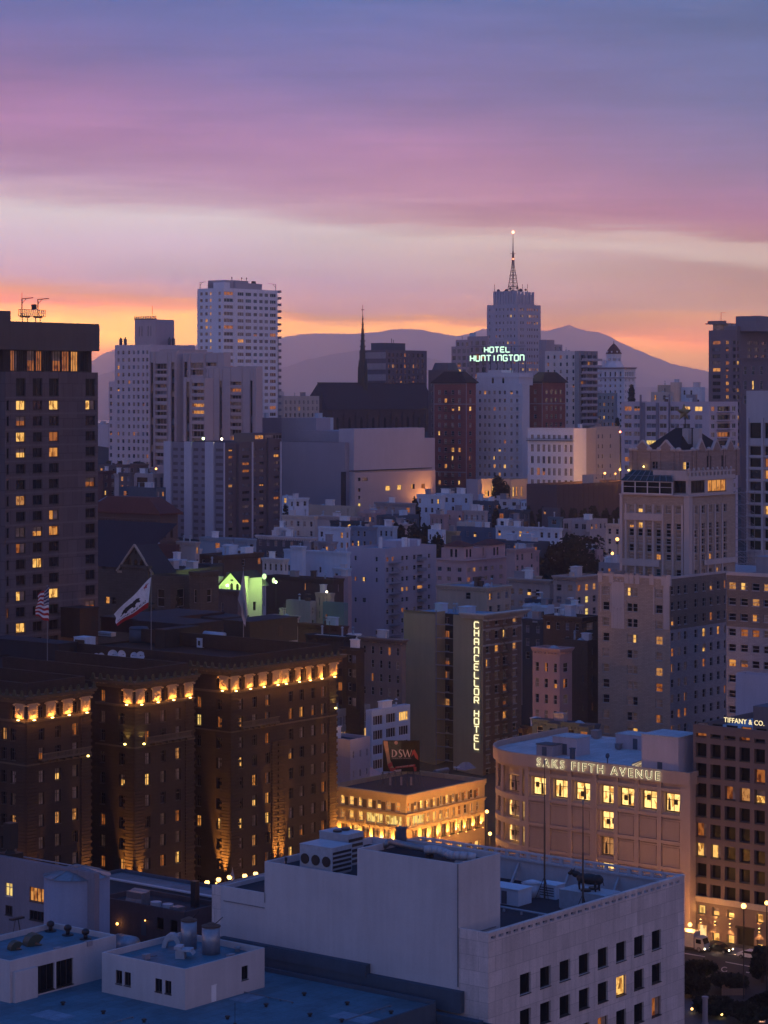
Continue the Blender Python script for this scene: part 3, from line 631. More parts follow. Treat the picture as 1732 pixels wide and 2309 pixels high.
# NEAR LEFT: the roofs below
fw = wall('white_roof_hut_wall',(0.50,0.47,0.48),0.16,0.7); ZF = 22.9
B = Bld('department_store','broad low building with a wide blue-grey flat roof dotted with small vents','building',1101,300,-3)
X0,X1,Y0,Y1 = -75.0,-2.4,6.4,110.0; zf = ZF+3
m = MB(); m.box(X0,X1,Y0,Y1,0,zf-.03,0,0); m.box(X1-.35,X1+.02,Y0,Y1,zf-.02,zf+.55); m.box(X0,X1-.36,Y0-.02,Y0+.3,zf-.02,zf+.3); B.part('wall',m,C_['slate'])
m = MB(); m.poly([(X0,Y0,zf),(X1-.3,Y0,zf),(X1-.3,Y1,zf),(X0,Y1,zf)]); B.part('roof',m,froof)
m = MB(); zz = B.z(2173,0,B.b(836)); m.box(-0.9,-.05,B.b(1045)-.2,B.b(836),zf-1,zz-1.2); m.box(-0.9,-.05,B.b(836)+.003,B.b(505),zf-1,zz+.0)
m.box(-1.05,-.9,B.b(836),B.b(505),zz-1.6,zz-.2); m.box(-2.3,-1.0,0,Y1,zf-4,zf-1.2); B.part('side_gutter',m,C_['slate'])
m = MB(); m.box(-6,-.06,-1.5,6.3,0,zf-2.4); m.box(-6,-5.7,-1.5,6.3,zf-2.4,zf-1.7); m.box(-5.7,-.06,-1.5,-1.2,zf-2.4,zf-1.7); m.box(-.4,-.07,-1.2,6.3,zf-2.4,zf-1.7); B.part('lean_to',m,C_['slate'])
DS = B; zfD = zf
for (px,py,lab) in ((142,2266,'left of the front penthouse'),(233,2286,'below the left pair of windows of the front penthouse'),(325,2305,'at the bottom edge, nearest of all'),(513,2298,'below the right corner of the front penthouse'),(600,2270,'right of the front penthouse, first of the row'),
      (686,2245,'near the side gutter, farthest of all'),(783,2266,'near the side gutter, below the gutter ducts'),(699,2292,'middle of the open roof'),(882,2286,'at the right end near the lean-to'),(771,2305,'at the bottom edge, right of the middle')):
 x_,y_ = on(B,px,py,zf); m = MB(); m.cyl(0,0,0,.28,.2,.2,8); m.cyl(0,0,.282,.42,.34,.3,8)
 put('roof_vent','small dark roof vent, '+lab,'roof vent',B,x_,y_,zf,[('cap',m,C_['steel'])],'small vents on the blue-grey roof')
for (px,py,s_,lab) in ((655,2185,1.0,'round-ended duct in the side gutter, leftmost'),(770,2205,1.3,'bulging duct elbow in the side gutter'),(850,2220,.9,'low duct box in the side gutter, rightmost')):
 y_ = B.b(px,-1.6); m = MB(); m.blob((0,0,.5*s_),(.55*s_,.9*s_,.55*s_),10,7); m.box(-.4,.4,-.9,.9,0,.35)
 put('duct_elbow',lab,'duct',B,-1.6,y_,zf-1.2,[('shell',m,C_['metal'],True)])
m = MB(); m.tube((0,0,.35),(0,24,.35),.11,7)
for k in range(9): m.box(-.15,.15,k*2.9,k*2.9+.15,0,.3)
put('pipe_run','long metal pipe along the side gutter at the foot of the blank wall','pipe',B,-1.5,B.b(960,-1.5),zf-1.2,[('pipe',m,C_['metal'])])
m = MB(); m.tube((0,0,0),(0,0,2.6),.035,5); m.cyl(0,0,0,.12,.2,.2,8)
x_,y_ = on(B,530,2309,zf); put('whip_antenna','thin whip antenna at the bottom edge of the blue-grey roof','antenna',B,x_,y_,zf,[('rod',m,C_['steel'])])
B = Bld('front_penthouse','white flat-roofed hut with two pairs of small dark windows on the blue-grey roof','hut',417.7,299.5,ZF)
A_,Bb = B.a(596.7),B.b(229.7); zt = B.z(2185.7)
hL = B.addwins('L',0,[(B.b(295),B.b(280.5)),(B.b(275.5),B.b(261))],[(B.z(2221,0,B.b(278)),B.z(2190,0,B.b(278)))],['kk'],'c','dark',.18)
hL += B.addwins('L',0,[(B.b(386.5),B.b(372)),(B.b(365.5),B.b(350))],[(B.z(2239,0,B.b(368)),B.z(2209,0,B.b(368)))],['kk'],'c','dark',.18)
hR = B.addwins('R',0,[(B.a(545),B.a(559.5))],[(B.z(2209,B.a(552)),B.z(2178,B.a(552)))],['k'],'c','dark',.18)
mass(B,0,A_,0,Bb,0,zt,fw,froof,hR,hL,.18,.8,thick=.25)
m = MB(); u = B.a(482); m.box(u-.45,u+.45,-.04,-.005,.05,2.1); m.box(u-.55,u+.55,-.06,-.041,2.1,2.2); B.part('door',m,C_['white'])
B.finish(rich=True); P2 = B; zr = P2z = zt-.8
for (px,r_,h,lab) in ((426,1.05,3.6,'tall round steel tank on the front penthouse, left of the pair'),(476,1.2,3.5,'tall round steel tank on the front penthouse, right of the pair')):
 u,v = on(B,px,2150 if px > 450 else 2138,zr); m = MB(); m.cyl(0,0,0,h,r_,r_,20); c = MB(); c.cyl(0,0,h+.003,h+.15,r_*1.05,r_*1.05,20); c.cyl(0,0,h+.153,h+.5,r_*.9,r_*.3,20)
 g = MB(); g.tube((r_*.3,-r_*.4,h+.4),(r_*.9,-r_*.9,h+1.2),.06,6)
 put('steel_tank',lab,'tank',B,u,v,zr,[('drum',m,plain('zinc',(.26,.30,.36),.4,.5),True),('lid',c,C_['brown']),('pipe',g,C_['steel'])],'tanks on the front penthouse')
u,v = on(B,388,2136,zr); m = MB()
for k in range(7):
 a0,a_1 = math.pi*k/7,math.pi*(k+1)/7
 m.poly([(-.6,-1.3*math.cos(a0),1.9*math.sin(a0)),(.6,-1.3*math.cos(a0),1.9*math.sin(a0)),(.6,-1.3*math.cos(a_1),1.9*math.sin(a_1)),(-.6,-1.3*math.cos(a_1),1.9*math.sin(a_1))])
 for s_ in (-.6,.6): m.poly([(s_,-1.3*math.cos(a0),1.9*math.sin(a0)),(s_,-1.3*math.cos(a_1),1.9*math.sin(a_1)),(s_,-.7*math.cos(a_1),1.2*math.sin(a_1)),(s_,-.7*math.cos(a0),1.2*math.sin(a0))])
put('arched_duct','arched white duct curving over like a snail shell on the front penthouse','duct',B,u,v,zr,[('shell',m,C_['wmetal'])],rz=.6)
u,v = on(B,408,2160,zr); m = MB(); m.box(-.6,.6,-.6,.6,0,1.0); m.box(-.9,.9,-1.5,.2,1.0,1.25); m.poly([(-.9,-1.5,1.0),(.9,-1.5,1.0),(.9,-1.8,.6),(-.9,-1.8,.6)]); m.box(-.9,.9,-.2,.7,1.255,1.6)
put('cowl_vent','low boxy cowl vent in front of the arched duct','vent',B,u,v,zr,[('hood',m,C_['wmetal'])],rz=.5)
u,v = on(B,536,2146,zr); m = MB(); m.cyl(0,0,0,.5,.3,.3,10); m.cyl(0,0,.5,.7,.5,.35,10)
put('roof_vent','small round vent near the right corner of the front penthouse','roof vent',B,u,v,zr,[('cap',m,C_['metal'])])
B = Bld('left_penthouse','white flat-roofed hut at the left edge with two wide black garage-like openings','hut',22.4,303,ZF)
A_,Bb = B.a(262),12.0; zt = B.z(2167.6)
hR = []
for p0,p1 in ((78.5,123),(127,165.5)):
 hR += B.addwins('R',0,[(B.a(p0),B.a(p1))],[(.35,3.75)],['k'],'d','dark',.3)
mass(B,0,A_,0,Bb,0,zt,fw,froof,hR,[],.3,.7,thick=.3)
m = MB(); m.box(.4,4.3,-.55,-.01,0,3.9); B.part('door_hood',m,fw)
B.finish(rich=True); P1 = B; zr = P1z = zt-.7
for (px,py,lab) in ((114,2100,'leftmost of three'),(153,2109,'middle of three'),(193,2118,'rightmost of three')):
 u,v = on(B,px,py,zr); m = MB(); m.cyl(0,0,0,.12,.8,.8,12); m.cyl(0,0,.12,.7,.28,.28,10); m.blob((0,0,1.0),(.55,.55,.45),12,8)
 put('mushroom_vent','dark mushroom vent on the left penthouse, '+lab,'roof vent',B,u,v,zr,[('cap',m,C_['steel'],True)],'mushroom vents on the left penthouse')
grn = plain('dark_green_metal',(.03,.055,.04),.5,.3)
for (px,py,s_,lab) in ((32,2141,.85,'smaller dark green gooseneck vent at the left edge'),(72,2131,1.15,'larger dark green gooseneck vent beside the mushroom vents')):
 u,v = on(B,px,py,zr); m = MB(); m.box(-.9*s_,.6*s_,-.8*s_,.8*s_,0,.12)
 for k in range(6):
  a0,a_1 = math.pi*.75*k/6,math.pi*.75*(k+1)/6; f = lambda a,r: (-r*math.cos(a)*s_*-1-.3*s_,r*math.sin(a)*s_*1.1)
  for w_ in (-.7*s_,.7*s_): m.poly([(f(a0,1.2)[0],w_,f(a0,1.2)[1]),(f(a_1,1.2)[0],w_,f(a_1,1.2)[1]),(f(a_1,.35)[0],w_,f(a_1,.35)[1]),(f(a0,.35)[0],w_,f(a0,.35)[1])])
  m.poly([(f(a0,1.2)[0],-.7*s_,f(a0,1.2)[1]),(f(a_1,1.2)[0],-.7*s_,f(a_1,1.2)[1]),(f(a_1,1.2)[0],.7*s_,f(a_1,1.2)[1]),(f(a0,1.2)[0],.7*s_,f(a0,1.2)[1])])
 put('gooseneck_vent',lab,'roof vent',B,u,v,zr,[('hood',m,grn)],rz=math.pi*.9)
u,v = on(B,38,2105,zr); m = MB()
for k in range(4): m.tube((.7*math.cos(k*1.57),.7*math.sin(k*1.57),0),(.25*math.cos(k*1.57),.25*math.sin(k*1.57),1.9),.05,5)
m.box(-1.1,1.1,-.35,.35,1.9,2.15)
put('floodlight_stand','spidery four-legged steel stand at the back of the left penthouse roof','stand',B,u,v,zr,[('frame',m,C_['steel'])])
B = Bld('rear_wing','long beige building behind the left penthouse with two lit windows and a big round bay','building',213,330,0)
Bb = B.b(-60); A_ = B.a(224); zt = B.z(1969)
hL = B.addwins('L',0,[(B.b(28),B.b(12))],[(B.z(2021,0,B.b(20)),B.z(1990.5,0,B.b(20)))],['y'],'x','pale',.2)
hL += B.addwins('L',0,[(B.b(99.5),B.b(66.5))],[(B.z(2034,0,B.b(83)),B.z(2002,0,B.b(83)))],['l'],'b','brown',.2)
hL += B.addwins('L',0,[(B.b(99.5),B.b(66.5)),(B.b(28),B.b(12))],[(B.z(2076,0,B.b(83)),B.z(2054,0,B.b(83)))],['kk'],'b','dark',.2)
mass(B,0,A_,0,Bb,0,zt,wall('stained_beige_wall',(.24,.21,.24),.25,.8),froof,[],hL,.2,.9)
yc = B.b(150); m = MB(); m.cyl(2.0,yc,0,zt-1.2,4.6,4.6,28); B.part('round_bay',m,wall('round_bay_plaster',(.26,.27,.34),.2,.7),True)
m = MB(); m.cyl(2.0,yc,zt-1.19,zt-.1,4.75,1.2,28)
for k in range(10): m.tube((2+4.7*math.cos(k*.63),yc+4.7*math.sin(k*.63),zt-1.1),(2,yc,zt+.25),.07,5)
B.part('bay_roof',m,C_['metal'])
B.finish(rich=True); RW = B
m = MB(); m.box(-1.3,1.3,-1.3,1.3,0,.9); m.cyl(0,0,.9,1.6,1.1,.6,4); m.box(-.75,.75,-.75,.75,1.5,5.2)
y_ = B.b(24,3.0); put('tall_chimney','tall square black chimney on a flared base at the left edge','chimney',B,3.0,y_,zt-.9,[('stack',m,C_['black'])])
m = MB(); m.box(-.06,.06,-9,9,.1,.25); m.tube((0,5,0),(0,5,1.3),.05); m.box(-.5,.5,4.2,5.6,0,.08)
put('lightning_rail','thin white rail lying along the roof behind the round bay','rail',B,4.5,B.b(90,4.5),zt-.9,[('rail',m,C_['wmetal'])])
B = Bld('row_building','long low building with a pale-blue parapet stretching from the round bay to the blank wall','building',496,352,-3)
zt = B.z(2027); mass(B,0,7,0,B.b(200),0,zt,C_['slate'],froof,[],[],.2,.5); m = MB(); m.box(-.25,.5,-.2,B.b(213),zt+.003,zt+.2); B.part('coping',m,wtrim)
for px in (300,340):
 m = MB(); u = B.b(px); m.box(-.06,-.01,u,u+2.4,zt-2.6,zt-1.5); B.part('shutter',m,C_['slate'])
B.finish()
B = Bld('workshop_building','dark grimy block with a cluttered roof between the round bay and the blank wall','building',417,338,-3)
A_,Bb = B.a(503),B.b(226); zt = B.z(2057)
hL = B.addwins('L',0,[(B.b(400),B.b(383)),(B.b(369),B.b(353))],[(B.z(2100,0,B.b(378)),B.z(2072,0,B.b(378)))],['kk'],'g','dark',.2)
mass(B,0,A_,0,Bb,0,zt,wall('grimy_render',(.085,.065,.075),.35),C_['rroof'],[],hL,.2,.7)
m = MB(); u = B.b(330); m.box(-.06,-.01,u,u+1.0,zt-4.4,zt-2.3); B.part('door',m,C_['slate'])
B.finish(rich=True); WB = B; zr = zt-.7
def lampthing(name,label,cat,loc,power,col,r=.12,group=None,parts=None,rz=0,off=(0,0,0),glowm=None,bulb=.16,spot=None):
 t_ = thing(name,label,cat,loc,rz,group)
 for p in (parts or []): obj(p[0],p[1],p[2],t_)
 m = MB(); m.blob(off,bulb,10,6); b_ = obj('bulb',m,glowm or glow('sodium_bulb',(1.0,.45,.10),6.0),t_,True)
 if power:
  ld = bpy.data.lights.new('lamp_light','SPOT' if spot else 'POINT'); ld.energy = power; ld.color = col; ld.shadow_soft_size = bulb*1.2
  lo = link(bpy.data.objects.new('lamp_light',ld)); lo.parent = t_; lo.location = (off[0],off[1],off[2])
  if spot: ld.spot_size = spot[0]; ld.spot_blend = .6; lo.rotation_euler = spot[1]; lo.location = spot[2] if len(spot) > 2 else lo.location
 return t_
SOD = (1.0,.42,.08)
v = B.b(271); m = MB(); m.tube((-.05,0,0),(-.5,0,.15),.05)
lampthing('wall_lamp','bare warm wall lamp glowing beside a door on the dark workshop block','lamp',at(B,0,v,zt-3.4),60,SOD,.15,None,[('arm',m,C_['steel'])],GR,(-.6,0,.1),bulb=.2)
v = B.b(330); m = MB(); m.box(-.2,0,-.3,.3,0,.12)
lampthing('wall_lamp','small flat orange lamp over the door of the dark workshop block','lamp',at(B,0,v,zt-2.1),6,SOD,.1,None,[('shade',m,C_['steel'])],GR,(-.25,0,-.06),bulb=.1)
for (px,py,kk,lab) in ((290,2043,0,'curved corrugated roof hood at the left of the workshop roof'),(345,2052,1,'round drum fan in the middle of the workshop roof'),(376,2056,1,'pale round drum fan at the corner of the workshop roof'),(398,2060,2,'low crate-like unit on the workshop roof'),(440,2045,3,'tall dark flue at the right of the workshop roof')):
 u,v = on(B,px,py,zr); u = max(1.2,min(u,A_-1.5)); m = MB()
 if kk == 0:
  for k in range(6): a0,a_1 = math.pi*.55*k/6,math.pi*.55*(k+1)/6; m.poly([(2-2*math.sin(a_1),-1.6,2*math.cos(a_1)),(2-2*math.sin(a0),-1.6,2*math.cos(a0)),(2-2*math.sin(a0),1.6,2*math.cos(a0)),(2-2*math.sin(a_1),1.6,2*math.cos(a_1))])
  m.box(.2,2,-1.5,1.5,0,1.8)
 elif kk == 1: m.cyl(0,0,.4,1.1,.8,.8,14); m.box(-.6,.6,-.6,.6,0,.4)
 elif kk == 2: m.box(-.8,.8,-.8,.8,0,.9); m.box(-.7,.7,-.7,.7,.903,1.0)
 else: m.box(-.45,.45,-.45,.45,0,3.6); m.box(-.5,.5,-.5,.5,3.603,3.75)
 put(('roof_hood','drum_fan','roof_unit','flue')[kk],lab,('vent','fan','roof unit','chimney')[kk],B,u,v,zr,[('shell',m,(C_['metal'],C_['wmetal'],C_['metal'],C_['steel'])[kk])])
m = MB(); m.tube((-1.6,0,1.3),(1.6,0,1.3),1.25,16); f_ = MB(); f_.box(-1.3,-1,-1,1,0,.6); f_.box(1,1.3,-1,1,0,.6)
x_,y_ = on(DS,284,2150,zf); put('silver_tank','fat silver horizontal tank in the gap behind the front penthouse','tank',DS,x_,y_,zf,[('drum',m,plain('zinc',(.26,.3,.36),.4,.5),True),('cradle',f_,C_['steel'])],rz=1.57)
# the dark stone grand hotel with three wings
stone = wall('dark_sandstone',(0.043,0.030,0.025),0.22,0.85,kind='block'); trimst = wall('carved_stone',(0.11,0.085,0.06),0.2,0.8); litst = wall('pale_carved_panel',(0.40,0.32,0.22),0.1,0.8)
copper = wall('aged_copper',(0.06,0.065,0.04),0.3,0.7)
B = Bld('grand_hotel','huge dark stone hotel with three wings, a glowing carved frieze and uplit corners','hotel',60,380,-3)
HB = B; aW1 = B.a(205); a2 = B.a(303); a2e = B.a(438); a3 = B.a(520.5); a3e = B.a(759)
zL = B.z(1628); zC = B.z(1587); zT = B.z(1562)          # ledge, cornice underside, cornice crest
court = 19.0; deep = 52.0
rc = [1611,1661,1705,1757,1807,1857,1908,1958,2008,2058,2108]
def rows_sf(h=1.95): return [(B.z(y)-h/2,B.z(y)+h/2) for y in rc]
def cw(px,side='R',pl=0.0,w=1.2):
 u = B.a(px,pl) if side == 'R' else B.b(px,pl); return (u-w/2,u+w/2)
R_ = rows_sf()
P1R = ['###','##o','o#c','cLc','ccc','cDl','cc#','.cc','.cc','.c.','...']; P1L = ['.#','l#','##','#c','#c','#D','#.','..','..','..','..']
P2R = ['###','ccc','o#c','c#D','Lcc','c#k','#co','ccc','cod','ccc','ccc']; P2R[8] = 'coL'
P2L = ['#o','#c','##','##','L#','##','#o','#c','lo','##','##']
P3R = ['#######','c#o###o','lcoololc'[:7],'c#o#cco','L##l#cc','#lo##cc','#Ll#c#o','LcLcccc','cD#Lodo','cDoLo##','ccc##cc']; P3R[8] = 'cD#Loco'
P3L = ['#.','#o','oy','##','c#','##','##','Ll','##','##','##']
hR = []
for (cs,P) in (((94,131,170),P1R),((333.5,368,402),P2R),((543,574.4,604,656.5,681,706.4,730),P3R)):
 hR += B.addwins('R',0,[cw(c) for c in cs],R_,P,'x','dark',.35)
h1L = B.addwins('L',0,[cw(9,'L',0),cw(30,'L',0)],R_,P1L,'x','dark',.35)
h2L = B.addwins('L',a2,[cw(275,'L',a2),cw(231,'L',a2)],R_,P2L,'x','dark',.35)
h3L = B.addwins('L',a3,[cw(494,'L',a3),cw(447.6,'L',a3)],R_,P3L,'x','dark',.35)
m = MB(); zw = zC+.6
for x0,x1 in ((0,aW1),(a2,a2e),(a3,a3e)): pierce(m,'R',0,x0,x1,0,zw,[h for h in hR if x0 <= h[0] <= x1],.35)
pierce(m,'L',0,0,38,0,zw,h1L,.35); pierce(m,'L',a2,0,court,0,zw,h2L,.35); pierce(m,'L',a3,0,court,0,zw,h3L,.35)
for x in (aW1,a2e): m.poly([(x,0,0),(x,court,0),(x,court,zw),(x,0,zw)])
m.poly([(aW1,court,0),(a2,court,0),(a2,court,zw),(aW1,court,zw)]); m.poly([(a2e,court,0),(a3,court,0),(a3,court,zw),(a2e,court,zw)])
m.poly([(a3e,0,0),(a3e,deep,0),(a3e,deep,zw),(a3e,0,zw)]); m.poly([(0,deep,0),(a3e,deep,0),(a3e,deep,zw),(0,deep,zw)])
B.part('wall',m,stone)
par_z = B.z(1538,0,0)-.35
m = MB()
def ring(x0,x1,y0,y1,z0,z1,t=.5): m.box(x0,x1,y0,y0+t,z0,z1); m.box(x0,x0+t,y0+t,y1,z0,z1); m.box(x1-t,x1,y0+t,y1,z0,z1)
for x0,x1 in ((0,aW1),(a2,a2e),(a3,a3e)): ring(x0+.7,x1-.7,.7,deep if x1 > a3 else court+14,zw-.01,par_z)
B.part('attic_parapet',m,C_['dbrown'])
m = MB(); zr = zw-.3
for x0,x1 in ((0,aW1),(a2,a2e),(a3,a3e)): m.poly([(x0+.1,.1,zr),(x1-.1,.1,zr),(x1-.1,court+.1,zr),(x0+.1,court+.1,zr)])
m.poly([(.1,court+.1,zr),(a3e-.1,court+.1,zr),(a3e-.1,deep-.1,zr),(.1,deep-.1,zr)]); B.part('roof',m,wall('dark_roof',(.02,.015,.018),.4))
m = MB(); cr = MB()
def corn(side,pl,u0,u1):
 for k,(o,z0,z1) in enumerate(((.35,zC-.05,zC+.25),(.8,zC+.253,zC+.55),(1.35,zC+.8,zC+1.15),(1.6,zC+1.153,zT-.45))):
  if side == 'R': m.box(u0-o,u1+(o if u1 > a3 else .0),pl-o,pl-.004,z0,z1)
  else: m.box(pl-o,pl-.004,u0+.0,u1,z0,z1)
 n = int((u1-u0)/.75)
 for i in range(n):
  u = u0+.75*(i+.3)
  if side == 'R': m.box(u,u+.4,pl-1.2,pl-.005,zC+.553,zC+.797)
  else: m.box(pl-1.2,pl-.005,u,u+.4,zC+.553,zC+.797)
 if side == 'R': cr.box(u0-1.6,u1,pl-1.62,pl-1.28,zT-.5,zT-.4)
 else: cr.box(pl-1.62,pl-1.28,u0-1.2,u1,zT-.5,zT-.4)
 n = int((u1-u0+1.6)/1.75)
 for i in range(n):
  u = u0-1.4+1.75*(i+.5)
  if side == 'R': cr.prism([(u-.45,pl-1.6),(u+.45,pl-1.6),(u+.45,pl-1.3),(u-.45,pl-1.3)],zT-.45,zT+.45,scale=.45); cr.blob((u,pl-1.5,zT+.35),.22,6,4)
  else: cr.prism([(pl-1.6,u-.45),(pl-1.3,u-.45),(pl-1.3,u+.45),(pl-1.6,u+.45)],zT-.45,zT+.45,scale=.45); cr.blob((pl-1.5,u,zT+.35),.22,6,4)
 if side == 'R': m.box(u0-.15,u1,pl-.22,pl-.004,zL-.25,zL-.02); m.box(u0-.3,u1,pl-.35,pl-.005,zL-.017,zL+.12)
 else: m.box(pl-.22,pl-.004,u0,u1,zL-.25,zL-.02); m.box(pl-.35,pl-.005,u0,u1,zL-.017,zL+.12)
for s_,pl,u0,u1 in (('R',0,0,aW1),('R',0,a2,a2e),('R',0,a3,a3e),('L',0,0,30),('L',a2,0,9),('L',a3,0,9)): corn(s_,pl,u0,u1)
B.part('cornice',m,trimst); B.part('roof_crest',cr,copper)
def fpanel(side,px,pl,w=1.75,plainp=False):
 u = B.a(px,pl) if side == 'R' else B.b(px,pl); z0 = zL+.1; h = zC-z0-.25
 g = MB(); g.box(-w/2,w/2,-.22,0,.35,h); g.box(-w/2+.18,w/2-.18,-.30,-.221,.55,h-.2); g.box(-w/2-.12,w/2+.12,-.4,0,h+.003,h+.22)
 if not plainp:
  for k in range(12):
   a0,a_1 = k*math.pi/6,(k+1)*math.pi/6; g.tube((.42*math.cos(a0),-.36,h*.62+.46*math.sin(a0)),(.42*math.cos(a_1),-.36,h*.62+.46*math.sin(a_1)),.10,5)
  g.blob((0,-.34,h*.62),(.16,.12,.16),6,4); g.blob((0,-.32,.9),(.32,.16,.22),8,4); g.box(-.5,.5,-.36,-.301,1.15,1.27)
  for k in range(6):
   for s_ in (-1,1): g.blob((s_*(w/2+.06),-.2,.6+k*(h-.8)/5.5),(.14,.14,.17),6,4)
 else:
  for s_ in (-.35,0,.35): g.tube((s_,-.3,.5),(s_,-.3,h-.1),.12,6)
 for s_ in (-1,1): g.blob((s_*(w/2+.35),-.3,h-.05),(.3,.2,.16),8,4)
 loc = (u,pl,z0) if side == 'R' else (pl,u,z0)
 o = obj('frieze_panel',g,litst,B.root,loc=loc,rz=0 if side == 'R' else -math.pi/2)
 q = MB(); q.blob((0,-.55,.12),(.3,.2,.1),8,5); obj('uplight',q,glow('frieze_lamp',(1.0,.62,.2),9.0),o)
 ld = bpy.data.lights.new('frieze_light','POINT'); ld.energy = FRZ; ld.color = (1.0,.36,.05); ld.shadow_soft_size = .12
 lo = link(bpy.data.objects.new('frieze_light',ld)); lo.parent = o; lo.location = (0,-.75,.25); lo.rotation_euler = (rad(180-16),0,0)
FRZ = 340
for px in (72,113,151,191,314.4,351.8,386.4,424,527.5,559.8,590.6,622,640.5,749.8): fpanel('R',px,0)
for px in (670.5,694.9,721): fpanel('R',px,0,1.1,True)
fpanel('L',47,0); fpanel('L',291,a2); fpanel('L',506.5,a3)
m = MB()
def quoin(side,pl,u0,u1,z0,z1):
 z = z0; k = 0
 while z < z1:
  e = .0 if k % 2 else .45
  if side == 'R': m.box(u0-.0,u1+e,pl-.2,pl-.003,z,z+.44)
  else: m.box(pl-.2,pl-.003,u0,u1+e,z,z+.44)
  z += .55; k += 1
zq1 = zL-.4
for x in (0,a2,a3): quoin('R',0,x-.14,x+2.0,0,zq1); quoin('L',x,0,2.0,0,zq1)
for x in (aW1,a2e,a3e): quoin('R',0,x-2.3,x-.35,0,zq1)
for px in (619,633.5): u = B.a(px); quoin('R',0,u-.8,u+.45,0,B.z(1770))
B.part('quoins',m,stone)
for (p0,p1,yy) in ((86,197,1717),(322,424,1696),(538,622,1697)):
 u0,u1 = B.a(p0),B.a(p1); zz = B.z(1716); g = MB(); g.box(u0,u1,-1.0,-.005,zz-.25,zz); g.box(u0,u1,-1.0,-.85,zz+.75,zz+.9)
 n = int((u1-u0)/.3)
 for i in range(n): g.box(u0+.3*i+.05,u0+.3*i+.2,-.97,-.87,zz,zz+.75)
 for i in range(7): u = u0+(u1-u0)*(i+.5)/7; g.box(u-.12,u+.12,-.7,-.006,zz-.7,zz-.253)
 B.part('balcony',g,trimst)
m = MB(); zz = B.z(1724)
for x0,x1 in ((0,aW1),(a2,a2e),(a3,a3e)): m.box(x0-.2,x1,-.25,-.005,zz-.3,zz-.05)
for x in (0,a2,a3): m.box(x-.25,x-.005,0,9,zz-.3,zz-.05)
zz = B.z(2010,a3)
for x0,x1 in ((a3,a3e),(a2,a2e)): m.box(x0-.4,x1,-.4,-.006,zz-.3,zz)
m.box(a3-.4,a3-.005,0,12,zz-.3,zz); B.part('belt_course',m,trimst)
B.finish(rich=True,limit=100)
def spot(parent,loc,tgt,power,col=SOD,ang=70,r=.2,name='uplight'):
 ld = bpy.data.lights.new('up_light','SPOT'); ld.energy = power; ld.color = col; ld.spot_size = rad(ang); ld.spot_blend = .7; ld.shadow_soft_size = r
 lo = link(bpy.data.objects.new('up_light',ld)); lo.parent = parent; lo.location = loc
 d = Vector(tgt)-Vector(loc); lo.rotation_euler = d.to_track_quat('-Z','Y').to_euler(); return lo
def fixture(parent,loc,r=.18,gm=None):
 m = MB(); m.blob((0,0,0),(r,r,r*.7),8,5); o = obj('uplight',m,gm or glow('uplight_lens',(1.0,.5,.12),4.0),parent,loc=loc); return o
zb_ = B.z(1968,a3)
for (x,y,z,tx,ty,pw) in ((a3-.9,1.2,zb_-2,a3+.1,.9,2600),(a3-.9,2.6,zb_-2,a3+.1,2.6,1700),(a2-.9,1.0,20,a2+.1,1.0,1500),(a2+1.2,-.9,20,a2+1.2,0,1000),(a2-.9,2.4,20,a2,2.4,900),
       (B.a(619),-.9,zb_-1.5,B.a(619),0,2400),(B.a(633.5),-.9,zb_-1.5,B.a(633.5),0,2400),(a3e-1.2,-.9,zb_-1,a3e-1.2,0,2600),(a3e-.4,-1.0,zb_+1,a3e-.4,0,1400),(aW1-1.2,-.9,21,aW1-1.2,0,1000),(-.9,1,20,0,1,900),(1.2,-.9,20,1.2,0,900)):
 fixture(B.root,(x,y,z)); spot(B.root,(x,y,z+.35),(tx,ty,z+16),pw*21,(1.0,.38,.06),30)
YEL = (1.0,.72,.16)
for (x,y,z,tx,ty) in ((aW1-1.4,-.8,B.z(1697,aW1)-.3,aW1-1.4,0),(a2-.8,1.4,B.z(1680,a2)+.1,a2,1.4),(a2+1.5,-.8,B.z(1680,a2)+.1,a2+1.5,0),(a3e-1.2,-.8,B.z(1598,a3e)+.3,a3e-1.2,0)):
 fixture(B.root,(x,y,z),.25,glow('yellow_uplight_lens',(1.0,.75,.2),5.0)); spot(B.root,(x,y,z+.4),(tx,ty+.1,z+4),420,YEL,80)
zr = zw-.3
def rblock(label,x0,x1,y0,y1,h,mat,extra=None,name='roof_house',cat='roof house',z=None,doors=0):
 w,d = x1-x0,y1-y0; g = MB(); g.box(-w/2,w/2,-d/2,d/2,0,h-.3); g.box(-w/2-.15,w/2+.15,-d/2-.15,d/2+.15,h-.297,h)
 p = [('walls',g,mat)]
 q = MB(); q.poly([(-w/2-.1,-d/2-.1,h+.01),(w/2+.1,-d/2-.1,h+.01),(w/2+.1,d/2+.1,h+.01),(-w/2-.1,d/2+.1,h+.01)]); p.append(('roof',q,C_['rroof']))
 v = MB(); v.box(w*.1,w*.1+1.1,-d/2-.05,-d/2-.004,h*.25,h*.7); p.append(('door',v,C_['black']))
 return put(name,label,cat,B,(x0+x1)/2,(y0+y1)/2,zr if z is None else z,p)
dk1,dk2 = wall('dark_green_render',(.02,.028,.035),.25),wall('dark_blue_render',(.02,.028,.042),.25)
